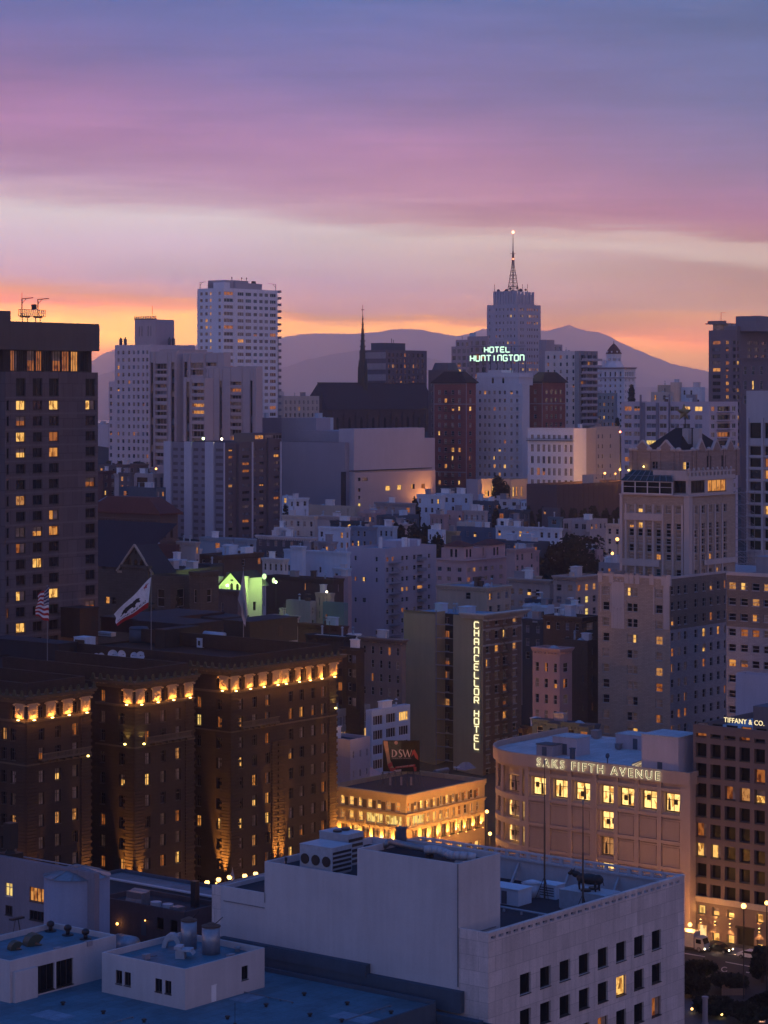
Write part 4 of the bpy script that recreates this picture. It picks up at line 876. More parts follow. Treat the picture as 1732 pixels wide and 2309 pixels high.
def rb(label,p0,pc,p1,yt,yb,mat,name='roof_house'):
 x,y = on(B,pc,yb,zr); L0 = MB(); Bq = Bld.__new__(Bld)
 C = B.wp(x,y); t0,t1 = (p0-CX)/F,(p1-CX)/F
 bl = (t0*C.y-C.x)/(BX.x-t0*BX.y) if p0 < pc-1 else 3; al = (t1*C.y-C.x)/(AX.x-t1*AX.y) if p1 > pc+1 else 3
 h = (yb-yt)*C.y/F
 return rblock(label,x,x+max(al,1.5),y,y+max(bl,1.5),h,mat,name=name),x,y,h
rb('long dark lift house with a flat coping on the right wing of the hotel roof',505,563,671,1402,1456,dk1)
rb('low wide dark roof house behind the hanging grey flag',392,500,560,1394,1420,dk2)
rb('dark plum-coloured roof house behind the bear flag',228,330,505,1398,1430,wall('plum_render',(.028,.018,.028),.25))
rb('dark blue service block in front of the plum roof house',300,420,500,1408,1450,dk2)
rb('low dark roof house with small blind windows at the left of the hotel roof',-30,130,175,1452,1490,dk2)
rb('small dark brown roof house right of the striped flag',118,180,222,1372,1440,C_['dbrown'])
rb('thin dark green block above the middle wing',350,372,450,1420,1462,dk1)
def boxy(px,py,w,d,h,mat,name,label,cat,extra=None,rz=0):
 x,y = on(B,px,py,zr); g = MB(); g.box(-w/2,w/2,-d/2,d/2,.2,h); g.box(-w/2-.06,w/2+.06,-d/2-.06,d/2+.06,h+.003,h+.1); f_ = MB(); f_.box(-w/2+.2,w/2-.2,-d/2+.2,d/2-.2,0,.2)
 l = MB(); l.box(-w/2-.03,-w/2-.004,-d/2+.3,d/2-.3,.6,h-.4)
 return put(name,label,cat,B,x,y,zr,[('cabinet',g,mat),('base',f_,C_['steel']),('louvre',l,C_['steel'])],rz=rz)
boxy(191,1470,2.6,3.2,2.8,C_['bluep'],'cooling_unit','square pale blue cooling unit on the dark hotel roof','cooling unit')
boxy(15,1442,1.6,1.6,1.6,C_['wmetal'],'cooling_unit','small white fan unit at the left edge of the hotel roof','cooling unit')
boxy(122,1424,1.6,1.8,1.6,C_['wmetal'],'cooling_unit','small white unit just right of the striped flag','cooling unit')
boxy(240,1436,1.4,4.0,.9,C_['wmetal'],'roof_unit','low pale unit on the hotel roof under the bear flag','roof unit')
x_,y_ = on(B,484,1450,zr); g = MB(); g.tube((0,-2.6,1.5),(0,2.6,1.5),.75,14); f_ = MB(); f_.box(-.8,.8,-1.8,-1.5,0,1);
put('air_duct','pale blue horizontal drum duct on the right wing of the hotel roof','duct',B,x_,y_,zr,[('drum',g,C_['bluep'],True),('cradle',f_,C_['steel'])])
boxy(453,1462,1.0,1.2,1.9,C_['bluep'],'roof_unit','narrow pale blue box beside the drum duct','roof unit')
x_,y_ = on(B,313,1448,zr); g = MB(); g.cyl(0,0,0,2.6,1.9,1.9,20); g.cyl(0,0,2.6,3.0,2.0,1.8,20)
put('cooling_tower','low round cooling tower in front of the plum roof house','cooling tower',B,x_,y_,zr,[('drum',g,C_['slate'],True)])
def dish(px,py,r,lab,tilt=.6,turn=0):
 x,y = on(B,px,py,zr+.2); g = MB(); n = 16
 pr = [(0.05,0.0),(r*.4,r*.04),(r*.75,r*.14),(r,r*.26)]
 ring_ = lambda rr_,zz: [(rr_*math.cos(2*math.pi*i/n),rr_*math.sin(2*math.pi*i/n),zz) for i in range(n)]
 for (r0,z0),(r1,z1) in zip(pr,pr[1:]):
  A_,B_ = ring_(r0,z0),ring_(r1,z1)
  for i in range(n): j = (i+1) % n; g.poly([A_[i],A_[j],B_[j],B_[i]])
 M4 = Matrix.Translation((0,0,r+.9)) @ Matrix.Rotation(turn,4,'Z') @ Matrix.Rotation(rad(78),4,'X')
 g.v = [tuple(M4 @ Vector(p)) for p in g.v]
 s = MB(); s.tube((0,0,0),(0,.1,r+.9),.07,6); s.box(-.5,.5,-.5,.5,0,.1); h = MB(); q = M4 @ Vector((0,0,r*.8)); h.tube(tuple(M4 @ Vector((r*.7,0,r*.2))),tuple(q),.03,4); h.blob(tuple(q),.1,6,4)
 put('satellite_dish',lab,'satellite dish',B,x,y,zr,[('reflector',g,plain('dish_white',(.5,.56,.66),.5),True),('post',s,C_['steel']),('feed_arm',h,C_['steel'])],'satellite dishes on the hotel roof',rz=-B.rz)
for px,r,lab,tn in ((217,.62,'small satellite dish, leftmost of the six on the hotel roof',.3),(229,.66,'small satellite dish, second from the left of the six on the hotel roof',-.2),(254,.92,'biggest satellite dish, third from the left on the hotel roof',.25),
     (273,.88,'big tilted satellite dish, fourth from the left on the hotel roof',.7),(303,.72,'ragged-edged satellite dish, fifth from the left on the hotel roof',-.4),(317,.78,'round satellite dish, rightmost of the six on the hotel roof',.1)):
 dish(px,1497,r,lab,turn=tn)
def flagpole(label,px,ytop,ybot,xy=None):
 x,y = on(B,px,ybot,zr); C = B.wp(x,y); h = (ybot-ytop)*C.y/F; g = MB(); g.tube((0,0,0),(0,0,h),.09,8,r1=.05); k = MB(); k.blob((0,0,h+.12),.15,8,6); b_ = MB(); b_.box(-.35,.35,-.35,.35,0,.3)
 put('flagpole',label,'flagpole',B,x,y,zr,[('pole',g,C_['metal']),('finial',k,C_['metal']),('base',b_,C_['steel'])],rz=-B.rz); return C.y
def flagmesh(quad,D,nu=36,nv=20,wave=.35,ph=0,colf=None,colors=None):
 g = MB(); P = [wpt(px,py,D) for px,py in quad]
 for j in range(nv+1):
  for i in range(nu+1):
   u,v = i/nu,j/nv; p = P[0]*(1-u)*(1-v)+P[1]*u*(1-v)+P[2]*u*v+P[3]*(1-u)*v
   d = wave*math.sin(u*7+v*1.5+ph)*u**.6; p = p+Vector((.12*math.sin(v*9+u*5)*u,d,.10*math.sin(u*9+ph)*(1 if u > .02 else 0))); g.v.append(tuple(p))
 for j in range(nv):
  for i in range(nu): a = j*(nu+1)+i; g.f.append((a,a+1,a+nu+2,a+nu+1)); g.m.append(colf((i+.5)/nu,(j+.5)/nv))
 return g
def inside(poly,x,y):
 c = False; n = len(poly)
 for i in range(n):
  (x0,y0),(x1,y1) = poly[i],poly[i-1]
  if (y0 > y) != (y1 > y) and x < (x1-x0)*(y-y0)/(y1-y0)+x0: c = not c
 return c
fwht,fred,fblk,fblu,fgry = [plain(n_,c_,.8,0,.2,.1) for n_,c_ in (('flag_white',(.75,.72,.74)),('flag_red',(.38,.012,.02)),('flag_black',(.012,.012,.016)),('flag_navy',(.02,.025,.10)),('flag_grey',(.34,.35,.40)))]
def starp(cx,cy,r,k=1.0): return [(cx+(r if i % 2 == 0 else r*.42)*math.sin(i*math.pi/5),cy-(r if i % 2 == 0 else r*.42)*math.cos(i*math.pi/5)*k) for i in range(10)]
Dq = flagpole('tall flagpole of the white bear flag on the hotel roof',341,1298,1476)
bear = [(.30,.40),(.36,.33),(.43,.30),(.50,.33),(.60,.30),(.70,.31),(.78,.35),(.83,.42),(.84,.52),(.88,.60),(.83,.62),(.79,.55),(.74,.54),(.73,.62),(.67,.63),(.66,.54),(.52,.53),(.48,.56),(.47,.63),(.41,.63),(.42,.53),(.37,.50),(.33,.55),(.28,.60),(.27,.55),(.31,.47),(.27,.45)]
st1 = starp(.14,.18,.075,1.5)
LET = {'C': '111100100100111','A': '010101111101101','L': '100100100100111','I': '111010010010111','F': '111100110100100','O': '111101101101111','R': '110101110101101','N': '101111111101101','E': '111100110100111','P': '110101110100100','U': '101101101101111','B': '110101110101110'}
def glyph(word,x,y,x0,x1,y0,y1):
 if not (x0 < x < x1 and y0 < y < y1): return False
 t_ = (x-x0)/(x1-x0)*len(word); k = int(t_); c = word[k]
 if c not in LET: return False
 cx = int((t_-k)*4); cy = int((y-y0)/(y1-y0)*5)
 return cx < 3 and LET[c][min(cy,4)*3+cx] == '1'
def bearf(u,v):
 if v > .82: return 1
 if inside(st1,u,v): return 1
 if inside(bear,u,v*1.05+.0): return 2
 if glyph('CALIFORNIA REPUBLIC',u,v,.1,.95,.68,.78): return 2
 return 0
g = flagmesh([(341,1301),(258,1385),(263,1412),(334,1371)],Dq-.3,120,44,.5,.6,bearf)
tag(obj('bear_flag',g,[fwht,fred,fblk],None),'white flag with a dark bear, red stripe and red star blowing left, seen from behind','flag')
Dq = flagpole('flagpole of the striped flag at the left of the hotel roof',107,1322,1508)
def usf(u,v):
 if u < .42 and v < .54:
  a,b_ = (u/.42*6) % 1-.5,(v/.54*5) % 1-.5
  return 0 if a*a+b_*b_ < .07 else 3
 return 1 if int(v*13) % 2 == 0 else 0
g = flagmesh([(111,1322),(86,1340),(79,1388),(110,1402)],Dq-.3,60,52,.45,1.2,lambda u,v: usf(u,1-v) if False else usf(u,v))
tag(obj('striped_flag',g,[fwht,fred,fblk,fblu],None),'red and white striped flag with a starry blue corner, hanging limp','flag')
Dq = flagpole('slim flagpole of the limp grey flag',549,1282,1462)
g = flagmesh([(548,1284),(541,1352),(556,1408),(551,1392)],Dq-.3,30,14,.5,.2,lambda u,v: 0)
n0 = len(g.v); g2 = flagmesh([(549,1284),(538,1350),(552,1412),(559,1384)],Dq-.35,30,14,.6,2.2,lambda u,v: 0)
tag(obj('grey_flag',g2,[fgry],None),'plain pale grey flag hanging limp in front of the green-lit gable','flag')
# the dark slab tower at the left
tw = wall('tower_brown_panel',(0.125,0.105,0.12),0.2,0.8,kind='slab'); twc = wall('tower_crown_panel',(0.10,0.085,0.085),0.18,0.8)
B = Bld('slab_tower','dark slab hotel tower at the left with a glowing restaurant band under its blank crown','tower',12,470,-3)
TB = B; A_ = B.a(221); zt = B.z(838)
cols = [(B.a(p0),B.a(p1)) for p0,p1 in ((15,20),(36.5,57.5),(74,95.5),(111,132.5),(193,214.5))]
rs = [(B.z(893),B.z(852))]; pt = ['.kkkk']
lst = ['kL#LL','#o###','#L#o#','#L#l#','#####','####o','#l###','###o#'.replace('o','l'),'#cll#','#o###','##L##','#####','#L#L#','o###o','#L###','#####','####','#####']
for k,q in enumerate(lst):
 yc = 914+36.1*k; rs.append((B.z(yc+11),B.z(yc-11))); pt.append((q+'##')[:5])
hR = B.addwins('R',0,cols,rs,pt,'c','dark',.3)
mass(B,0,A_,0,30,0,zt,tw,C_['rroof'],hR,[],.3,0)
z0,z1 = B.z(838),B.z(788); cR = [(B.a(28+p0/3.318*1.0-28*0),B.a(p1/3.318)) for p0,p1 in ()]
cR = [(B.a(a_/3.318),B.a(b_/3.318)) for a_,b_ in ((95,148),(162,206),(220,276),(286,331),(345,396),(410,471),(480,536),(547,601),(612,640),(645,672))]
h2 = B.addwins('R',.6,cR,[(z0+.15,z1-.1)],['okookoolkk'],'d','dark',.2)
m = MB(); pierce(m,'R',.6,0,A_-1.2,z0,z1,h2,.2); m.box(.1,A_-1.3,.85,29,z0,z1-.01); B.part('restaurant_band',m,C_['dbrown'])
m = MB(); zc = B.z(727); m.box(-.6,A_+.1,-.35,30,z1,zc); m.box(-6,B.a(21),-.4,30.1,z1+.01,B.z(701)); m.box(-.5,A_,-.3,29,zc,zc+.25)
B.part('crown',m,twc)
m = MB(); m.poly([(A_,0,0),(A_+.9,1.4,0),(A_+.9,1.4,zt-2.5),(A_,0,zt-.2)]); m.poly([(A_+.9,1.4,0),(A_+.9,29,0),(A_+.9,29,zt-2.5),(A_+.9,1.4,zt-2.5)]); m.poly([(A_,0,zt-.2),(A_+.9,1.4,zt-2.5),(A_+.9,29,zt-2.5),(A_,29,zt-.2)]); B.part('chamfer',m,tw)
m = MB(); zz = zt-4.6
while zz > 10: m.box(.02,A_-.02,-.06,-.003,zz-.7,zz-.35); zz -= 36.1*470/F
B.part('floor_bands',m,wall('tower_band',(.15,.13,.145),.2))
B.finish(rich=True)
x_,y_ = B.a(84)+.0,1.5; g = MB(); k = 5400/470
W_ = 60/k
for s_ in (-1,1):
 for zz in (1.2,2.5): g.tube((-W_/2/.72,0,zz),(W_/2/.72,0,zz),.06,5)
n = 14
for i in range(n+1): u = -W_/2/.72+W_/.72*i/n; g.tube((u,0,1.2),(u,0,2.5),.05,4);
for i in range(n): u = -W_/2/.72+W_/.72*i/n; g.tube((u,0,1.2),(u+W_/.72/n,0,2.5),.035,4)
for u in (-2.6,-1.2,1.0,2.2): g.tube((u,0,0),(u,0,1.2),.09,5); g.box(u-.4,u+.4,-.3,.3,.9,1.3)
c = MB()
for u in (-2.7,1.6): c.tube((u,0,1.0),(u,0,4.7),.12,6); c.tube((u,0,4.6),(u+3.0,0,4.9),.09,6); c.tube((u,0,3.7),(u+1.2,0,4.7),.06,5)
c.tube((-2.7,0,4.7),(-2.7,0,5.8),.04,4); d_ = MB(); d_.box(.2,.9,-.4,.4,2.6,3.6)
put('window_cleaning_rig','rusty window-cleaning platform with two small cranes on top of the left tower','crane',B,x_,y_,zc+.25,[('platform',g,plain('orange_steel',(.12,.05,.03),.6,.2)),('crane',c,plain('orange_steel',(.12,.05,.03),.6,.2)),('winch',d_,C_['steel'])],rz=0)
m = MB(); m.tube((0,0,0),(0,0,2.2),.08,5); m.box(-.3,.3,-.1,.1,1.2,2.0)
put('antenna_mast','short antenna on the raised left block of the tower crown','antenna',B,B.a(2),1.5,B.z(701),[('mast',m,C_['steel'])])
# lettering
def textmesh(s,size,depth=.06,font_scale=(1,1),spacing=1.0,offset=0.0):
 c = bpy.data.curves.new('t','FONT'); c.body = s; c.size = size; c.extrude = depth; c.space_character = spacing; c.offset = offset; c.align_x = 'LEFT'; c.resolution_u = 3
 o = bpy.data.objects.new('t',c); S.collection.objects.link(o); dg = bpy.context.evaluated_depsgraph_get(); dg.update()
 me = bpy.data.meshes.new_from_object(o.evaluated_get(dg)); bpy.data.objects.remove(o); bpy.data.curves.remove(c)
 for v in me.vertices: v.co = Vector((v.co.x*font_scale[0],-v.co.z,v.co.y*font_scale[1]))
 return me
def mb_from(me):
 g = MB(); g.v = [tuple(v.co) for v in me.vertices]; g.f = [tuple(p.vertices) for p in me.polygons]; g.m = [0]*len(g.f); return g
STROKE = {  # rounded block letters on a 2 x 3 grid
 'C': [[(2,.4),(1.7,0),(.3,0),(0,.3),(0,2.7),(.3,3),(1.7,3),(2,2.6)]],'H': [[(0,0),(0,3)],[(2,0),(2,3)],[(0,1.5),(2,1.5)]],'A': [[(0,0),(0,2.7),(.3,3),(1.7,3),(2,2.7),(2,0)],[(0,1.3),(2,1.3)]],
 'N': [[(0,0),(0,2.7),(.3,3),(1.7,3),(2,2.7),(2,0)]],'E': [[(2,0),(.3,0),(0,.3),(0,2.7),(.3,3),(2,3)],[(0,1.5),(1.6,1.5)]],'L': [[(0,3),(0,.3),(.3,0),(2,0)]],'O': [[(.3,0),(1.7,0),(2,.3),(2,2.7),(1.7,3),(.3,3),(0,2.7),(0,.3),(.3,0)]],
 'R': [[(0,0),(0,3),(1.7,3),(2,2.7),(2,1.6),(1.7,1.3),(0,1.3)],[(1.2,1.3),(2,0)]],'T': [[(0,3),(2,3)],[(1,3),(1,0)]],'S': [[(2,2.6),(1.7,3),(.3,3),(0,2.7),(0,1.8),(.3,1.5),(1.7,1.5),(2,1.2),(2,.3),(1.7,0),(.3,0),(0,.4)]],
 'U': [[(0,3),(0,.3),(.3,0),(1.7,0),(2,.3),(2,3)]],'I': [[(1,0),(1,3)]],'G': [[(2,2.6),(1.7,3),(.3,3),(0,2.7),(0,.3),(.3,0),(1.7,0),(2,.3),(2,1.4),(1.2,1.4)]]}
def strokes(g,ch,x,z,w,h,r,y=0,mi=0,n=6):
 for pl in STROKE[ch]:
  for (a,b_),(c,d) in zip(pl,pl[1:]): g.tube((x+a/2*w,y,z+b_/3*h),(x+c/2*w,y,z+d/3*h),r,n,mi)
# the curved department store with the lit name
pinkst = wall('rose_stucco',(0.40,0.30,0.26),0.12,0.75); pinkst2 = wall('rose_stucco_panel',(0.36,0.27,0.23),0.12,0.75)
B = Bld('fashion_store','rose stucco department store with a rounded corner, lit name band and seven glowing shop windows','store',1551.6,412,-6)
SK = B; y1 = B.b(1184); zt = B.z(1742.6); zb = B.z(1772)
zz = lambda py,px: B.z(py,0,B.b(px))
wins = []
row1 = [(1193,1226),(1242,1274.5),(1289.5,1322.5),(1348.5,1379),(1390.5,1422.5),(1441,1474),(1492,1526)]
zA1,zA0 = zz(1771.5,1340),zz(1811,1340); pit = 58.0*B.wp(0,B.b(1340)).y/F
pans = []
for r_ in range(5):
 for k,(p0,p1) in enumerate(row1):
  u1,u0 = B.b(p0),B.b(p1); z0,z1 = zA0-pit*r_,zA1-pit*r_
  if z0 < 3: continue
  if r_ == 0 or k == 3: wins.append((u0,u1,z0,z1,r_,k))
  else: pans.append((u0-.55,u1+.75,z0-.7,z1+.2))
hL = [(w[0]-.15,w[1]+.15,w[2]-.15,w[3]+.15) for w in wins]
m = MB(); pierce(m,'L',.9,-.0,y1,0,zb+.3,hL,.75); A_ = 34
m.poly([(0.9,0,0),(A_,0,0),(A_,0,zb),(.9,0,zb)]); m.poly([(A_,0,0),(A_,y1+8,0),(A_,y1+8,zt-.9),(A_,0,zt-.9)])
B.part('wall',m,pinkst)
g = MB()
edges = [B.b(p) for p in (1184,1232,1281,1332,1385,1432,1483,1535)]
for e in edges: g.box(.45,.895,e-.42,e+.42,0,zb)
for k in range(6):
 z0 = zA1-pit*k+.45; g.box(.5,.893,.0,y1,z0,z0+.55) if z0 > 2 else None
g.box(.2,.9,-.3,B.b(1533),0,zb); g.box(.3,.89,B.b(1343),B.b(1338),0,zb)
PG = g
for (u0,u1,z0,z1) in pans:
 g.box(.70,.892,u0,u0+.12,z0,z1,1); g.box(.70,.892,u1-.12,u1,z0,z1,1); g.box(.70,.892,u0+.12,u1-.12,z1-.12,z1,1); g.box(.70,.892,u0+.12,u1-.12,z0,z0+.12,1); g.box(.80,.891,u0+.5,u1-.5,z0+.4,z1-.4,1)
B.part('pilasters',g,[pinkst,pinkst2])
shop_wall = glow('shop_interior',(1.0,.62,.20),1.7,True,.5,1.0); shop_dim = glow('shop_interior_dim',(1.0,.45,.16),.45,True,.1,1.6)
def display(B,side,x,u0,u1,z0,z1,seed,mat,dark=False,rz=None,items=4):
 r = random.Random(seed); w,h = u1-u0,z1-z0; f = MB(); t = .09
 for (a,b_,c,d) in ((-w/2,-w/2+t,0,h),(w/2-t,w/2,0,h),(-w/2,w/2,0,t),(-w/2,w/2,h-t,h),(-t/2,t/2,t,h-t),(-w/2,w/2,h*.62,h*.62+t)): f.box(a,b_,-.05,.05,c,d)
 p = MB(); p.poly([(-w/2,1.0,0),(w/2,1.0,0),(w/2,1.0,h),(-w/2,1.0,h)]); p.poly([(-w/2,.05,0),(w/2,.05,0),(w/2,1,0),(-w/2,1,0)]); p.poly([(-w/2,.05,h),(w/2,.05,h),(w/2,1,h),(-w/2,1,h)])
 p.poly([(-w/2,.05,0),(-w/2,1,0),(-w/2,1,h),(-w/2,.05,h)]); p.poly([(w/2,.05,0),(w/2,1,0),(w/2,1,h),(w/2,.05,h)])
 q = MB()
 for k in range(items):
  u = -w/2+w*(k+.5+r.uniform(-.3,.3))/items; hh = r.uniform(.45,.72)*h
  if r.random() < .5: q.prism([(u-.22,.45),(u+.22,.45),(u+.22,.7),(u-.22,.7)],.05,hh,scale=.6); q.blob((u,.57,hh+.12),.12,6,5)
  else:
   q.tube((u-.35,.6,hh),(u+.35,.6,hh),.03,4)
   for j in range(5): q.box(u-.33+j*.14,u-.27+j*.14+.04,.5,.75,hh-.9 if hh > 1.1 else .1,hh-.04)
 loc = (u0+u1,0,0); o = obj('shop_window',f,[frame_mat('brown')],B.root,loc=((u0+u1)/2,x,z0) if side == 'R' else (x,(u0+u1)/2,z0),rz=rz if rz is not None else (0 if side == 'R' else -math.pi/2))
 obj('display_room',p,mat,o); obj('display_goods',q,C_['dbrown'],o); return o
for i,(u0,u1,z0,z1,r_,k) in enumerate(wins):
 display(B,'L',1.65,u0,u1,z0,z1,i*7+1,shop_wall if not (r_ == 2 and k == 3) else shop_dim,items=2 if k % 2 else 3)
def extr(r):
 return min(((B.wp(r+r*math.cos(a),y1+r*math.sin(a))).x/(B.wp(r+r*math.cos(a),y1+r*math.sin(a))).y*F+CX) for a in [math.pi/2+math.pi/2*k/20 for k in range(21)])
rr0 = 1.0
while extr(rr0) > 1106 and rr0 < 14: rr0 += .1
def arc(rad_,n=14,cx=rr0,cy=y1): return [(cx-rad_*math.cos(math.pi/2*k/n),cy+rad_*math.sin(math.pi/2*k/n)) for k in range(n+1)]
g = MB()
def curved(g,rad_,z0,z1,mi=0,thick=None):
 a = arc(rad_)
 for (xa,ya),(xb,yb) in zip(a,a[1:]): g.poly([(xa,ya,z0),(xb,yb,z0),(xb,yb,z1),(xa,ya,z1)],mi)
 if thick:
  b_ = arc(rad_-thick)
  for i in range(len(a)-1):
   for z in (z0,z1): g.poly([(*a[i],z),(*a[i+1],z),(*b_[i+1],z),(*b_[i],z)],mi)
   g.poly([(*b_[i],z0),(*b_[i+1],z0),(*b_[i+1],z1),(*b_[i],z1)],mi)
curved(g,rr0-1.5,0,zb+.3)
g.box(rr0-.01,A_,y1+rr0-1.6,y1+rr0-1.4,0,zb+.3)
B.part('curved_wall',g,pinkst)
g = MB()
for k in range(5):
 z1_ = zA0-pit*k-.55;
 if z1_ > 2: curved(g,rr0-.45,z1_-.9,z1_+.1,0,1.0)
curved(g,rr0-.5,zb-.55,zb-.05,0,1.0)
B.part('curved_balconies',g,pinkst)
g = MB()
a = arc(rr0-.9)
for i in (1,5,9,13):
 x,y = a[i]; g.box(x-.3,x+.3,y-.3,y+.3,0,zb)
B.part('corner_columns',g,pinkst)
for k in range(3):
 th = math.pi/2*2.2/14; rad_ = rr0-1.35; x,y = rr0-rad_*math.cos(th),y1+rad_*math.sin(th); z1_ = zA1-pit*k
 display(B,'L',0,0,3.4,0,2.9,90+k,(shop_dim,shop_wall,shop_wall)[k],rz=0).location = (x-.35,y,z1_-2.9-.1)
 o = B.root.children[-1]
for o in [c for c in B.root.children if c.name.startswith('shop_window')][-3:]: o.rotation_euler = (0,0,-math.pi/2-rad(14))
for k in range(3):
 th = math.pi/2*10.6/14; rad_ = rr0-1.35; x,y = rr0-rad_*math.cos(th),y1+rad_*math.sin(th); o = display(B,'L',0,0,2.2,0,2.6,190+k,(shop_dim,shop_dim,shop_wall)[k],rz=0,items=2); o.location = (x,y,zA1-pit*k-2.7); o.rotation_euler = (0,0,-math.pi/2-rad(68))
g = MB(); g.box(0,.4,0,y1,zb,zt); g.box(.4,3,-.3,.0,zb,zt); curved(g,rr0,zb,zt,0,.4); g.box(rr0,A_,y1+rr0-.4,y1+rr0,zb,zt); g.box(.02,.9,-.0,y1,zb-.01,zb+.2); g.box(-.3,.0,-.5,0.4,zb,zt); g.box(2.9,A_,-.02,.4,zb,zt)
B.part('name_band',g,pinkst)
zr = zt-1.0; g = MB(); a = arc(rr0-.35); pts = [(.35,.3,zr),(A_-.3,.3,zr),(A_-.3,y1+rr0-.35,zr)]+[(x,y,zr) for x,y in reversed(a)]
g.poly(pts); B.part('roof',g,C_['wroof'])
gl = MB(); face = MB(); word = 'SAKS FIFTH AVENUE'
u_a,u_b = B.b(1213.6),B.b(1490.7); me = textmesh(word,1.0,0.0,spacing=1.35)
xs_ = [v.co.x for v in me.vertices]; w0,w1 = min(xs_),max(xs_); hz = max(v.co.z for v in me.vertices); H_ = 1.45
sx,sz = abs(u_a-u_b)/(w1-w0),H_/hz
for v in me.vertices: v.co = Vector(((v.co.x-w0)*sx,0,v.co.z*sz))
l1 = mb_from(me); n = len(l1.v)
o = obj('name_letters',l1,plain('letter_steel',(.07,.06,.06),.4,.4),B.root,loc=(-.34,u_a,zb+.42),rz=-math.pi/2);
l2 = MB();
import itertools
def outline(me_,g,r,dy,off=(0,0)):
 cnt = {}
 for p in me_.polygons:
  vs_ = list(p.vertices)
  for a_,b_ in zip(vs_,vs_[1:]+vs_[:1]): cnt[(min(a_,b_),max(a_,b_))] = cnt.get((min(a_,b_),max(a_,b_)),0)+1
 for (a_,b_),c in cnt.items():
  if c == 1:
   p,q = me_.vertices[a_].co,me_.vertices[b_].co
   if (p-q).length > .01: g.tube((p.x+off[0],dy,p.z+off[1]),(q.x+off[0],dy,q.z+off[1]),r,4)
outline(me,l2,.055,0,(-.06,0))
obj('name_neon',l2,glow('cream_neon',(1.0,.88,.52),1.6),B.root,loc=(-.30,u_a,zb+.42),rz=-math.pi/2)
B.finish(rich=True)
def u_put(B,px,py,z,name,label,cat,parts,rz=0,group=None):
 x,y = on(B,px,py,z); return put(name,label,cat,B,x,y,z,parts,group,rz)
def hut(w,d,h,wm_,rm_):
 g = MB(); g.box(-w/2,w/2,-d/2,d/2,0,h); q = MB(); q.box(-w/2-.12,w/2+.12,-d/2-.12,d/2+.12,h+.003,h+.15); r = MB(); r.box(-w/2-.03,-w/2-.004,-.5,.5,.1,min(h-.3,2.1)); return [('walls',g,wm_),('roof',q,rm_),('door',r,C_['slate'])]
u_put(B,1288,1700,zr,'roof_house','pale roof house in the middle of the store roof with a lower shed beside it','roof house',hut(4.2,5.4,3.2,C_['lilac'],C_['wroof']))
u_put(B,1238,1703,zr,'plant_shed','low grey plant shed left of the roof house on the store roof','shed',hut(3,3.5,2.0,C_['grey'],C_['groof']))
u_put(B,1447,1688,zr,'roof_house','wide roof house with two louvre doors at the back of the store roof','roof house',hut(4.5,8.6,2.6,C_['lilac'],C_['wroof']))
u_put(B,1512,1740,zr,'stair_tower','tall plain lilac stair block at the right end of the store roof','stair block',hut(7,7.5,6.6,C_['lilac'],C_['wroof']))
g = MB(); g.cyl(0,0,0,.8,3.1,3.0,24); q = MB(); q.cyl(0,0,.8,1.8,2.95,.4,24); k_ = MB()
for k in range(14): k_.tube((3.0*math.cos(k*.449),3.0*math.sin(k*.449),.85),(.4*math.cos(k*.449),.4*math.sin(k*.449),1.9),.05,4)
u_put(B,1462,1735,zr,'glass_dome','low round glowing glass dome on the store roof beside the stair block','skylight',[('curb',g,C_['wmetal']),('glass',q,glow('dome_glow',(1.0,.75,.38),.55,True,.4,.8)),('ribs',k_,C_['steel'])])
g = MB(); g.tube((0,0,0),(0,0,1.1),.09,6); q = MB(); q.blob((0,0,1.4),(.5,.3,.5),10,7)
u_put(B,1370,1722,zr,'roof_dish','small dark dish on a stem at the front of the store roof','dish',[('stem',g,C_['steel']),('dish',q,C_['slate'])])
g = MB(); g.box(-.35,.35,-.35,.35,0,1.9); g.box(-.45,.45,-.45,.45,1.903,2.05)
u_put(B,1291,1712,zr,'chimney','short dark blue flue in front of the roof house on the store roof','chimney',[('stack',g,C_['slate'])])
for (px,py,s_,lab) in ((1222,1692,1.3,'crate-like vent, leftmost on the store roof'),(1345,1665,1.5,'boxy vent behind the roof house on the store roof'),(1395,1690,1.0,'small boxy vent between the two roof houses')):
 g = MB(); g.box(-s_/2,s_/2,-s_/2,s_/2,.2,s_); g.box(-s_/2-.1,s_/2+.1,-s_/2-.1,s_/2+.1,s_+.003,s_+.12); g.box(-s_*.3,s_*.3,-s_*.3,s_*.3,0,.2)
 u_put(B,px,py,zr,'vent_box',lab,'vent',[('box',g,C_['metal'])])
g = MB()
for k in range(7): g.box(-.2,.2,k*.8,k*.8+.5,0,.5+.5*(k % 3)/2)
u_put(B,1540,1745,zr,'equipment_rack','row of small pale rooftop boxes beside the stair block','equipment',[('boxes',g,C_['bluep'])])
for (sy,pw) in ((.25,1),(.5,1),(.75,1)): pass
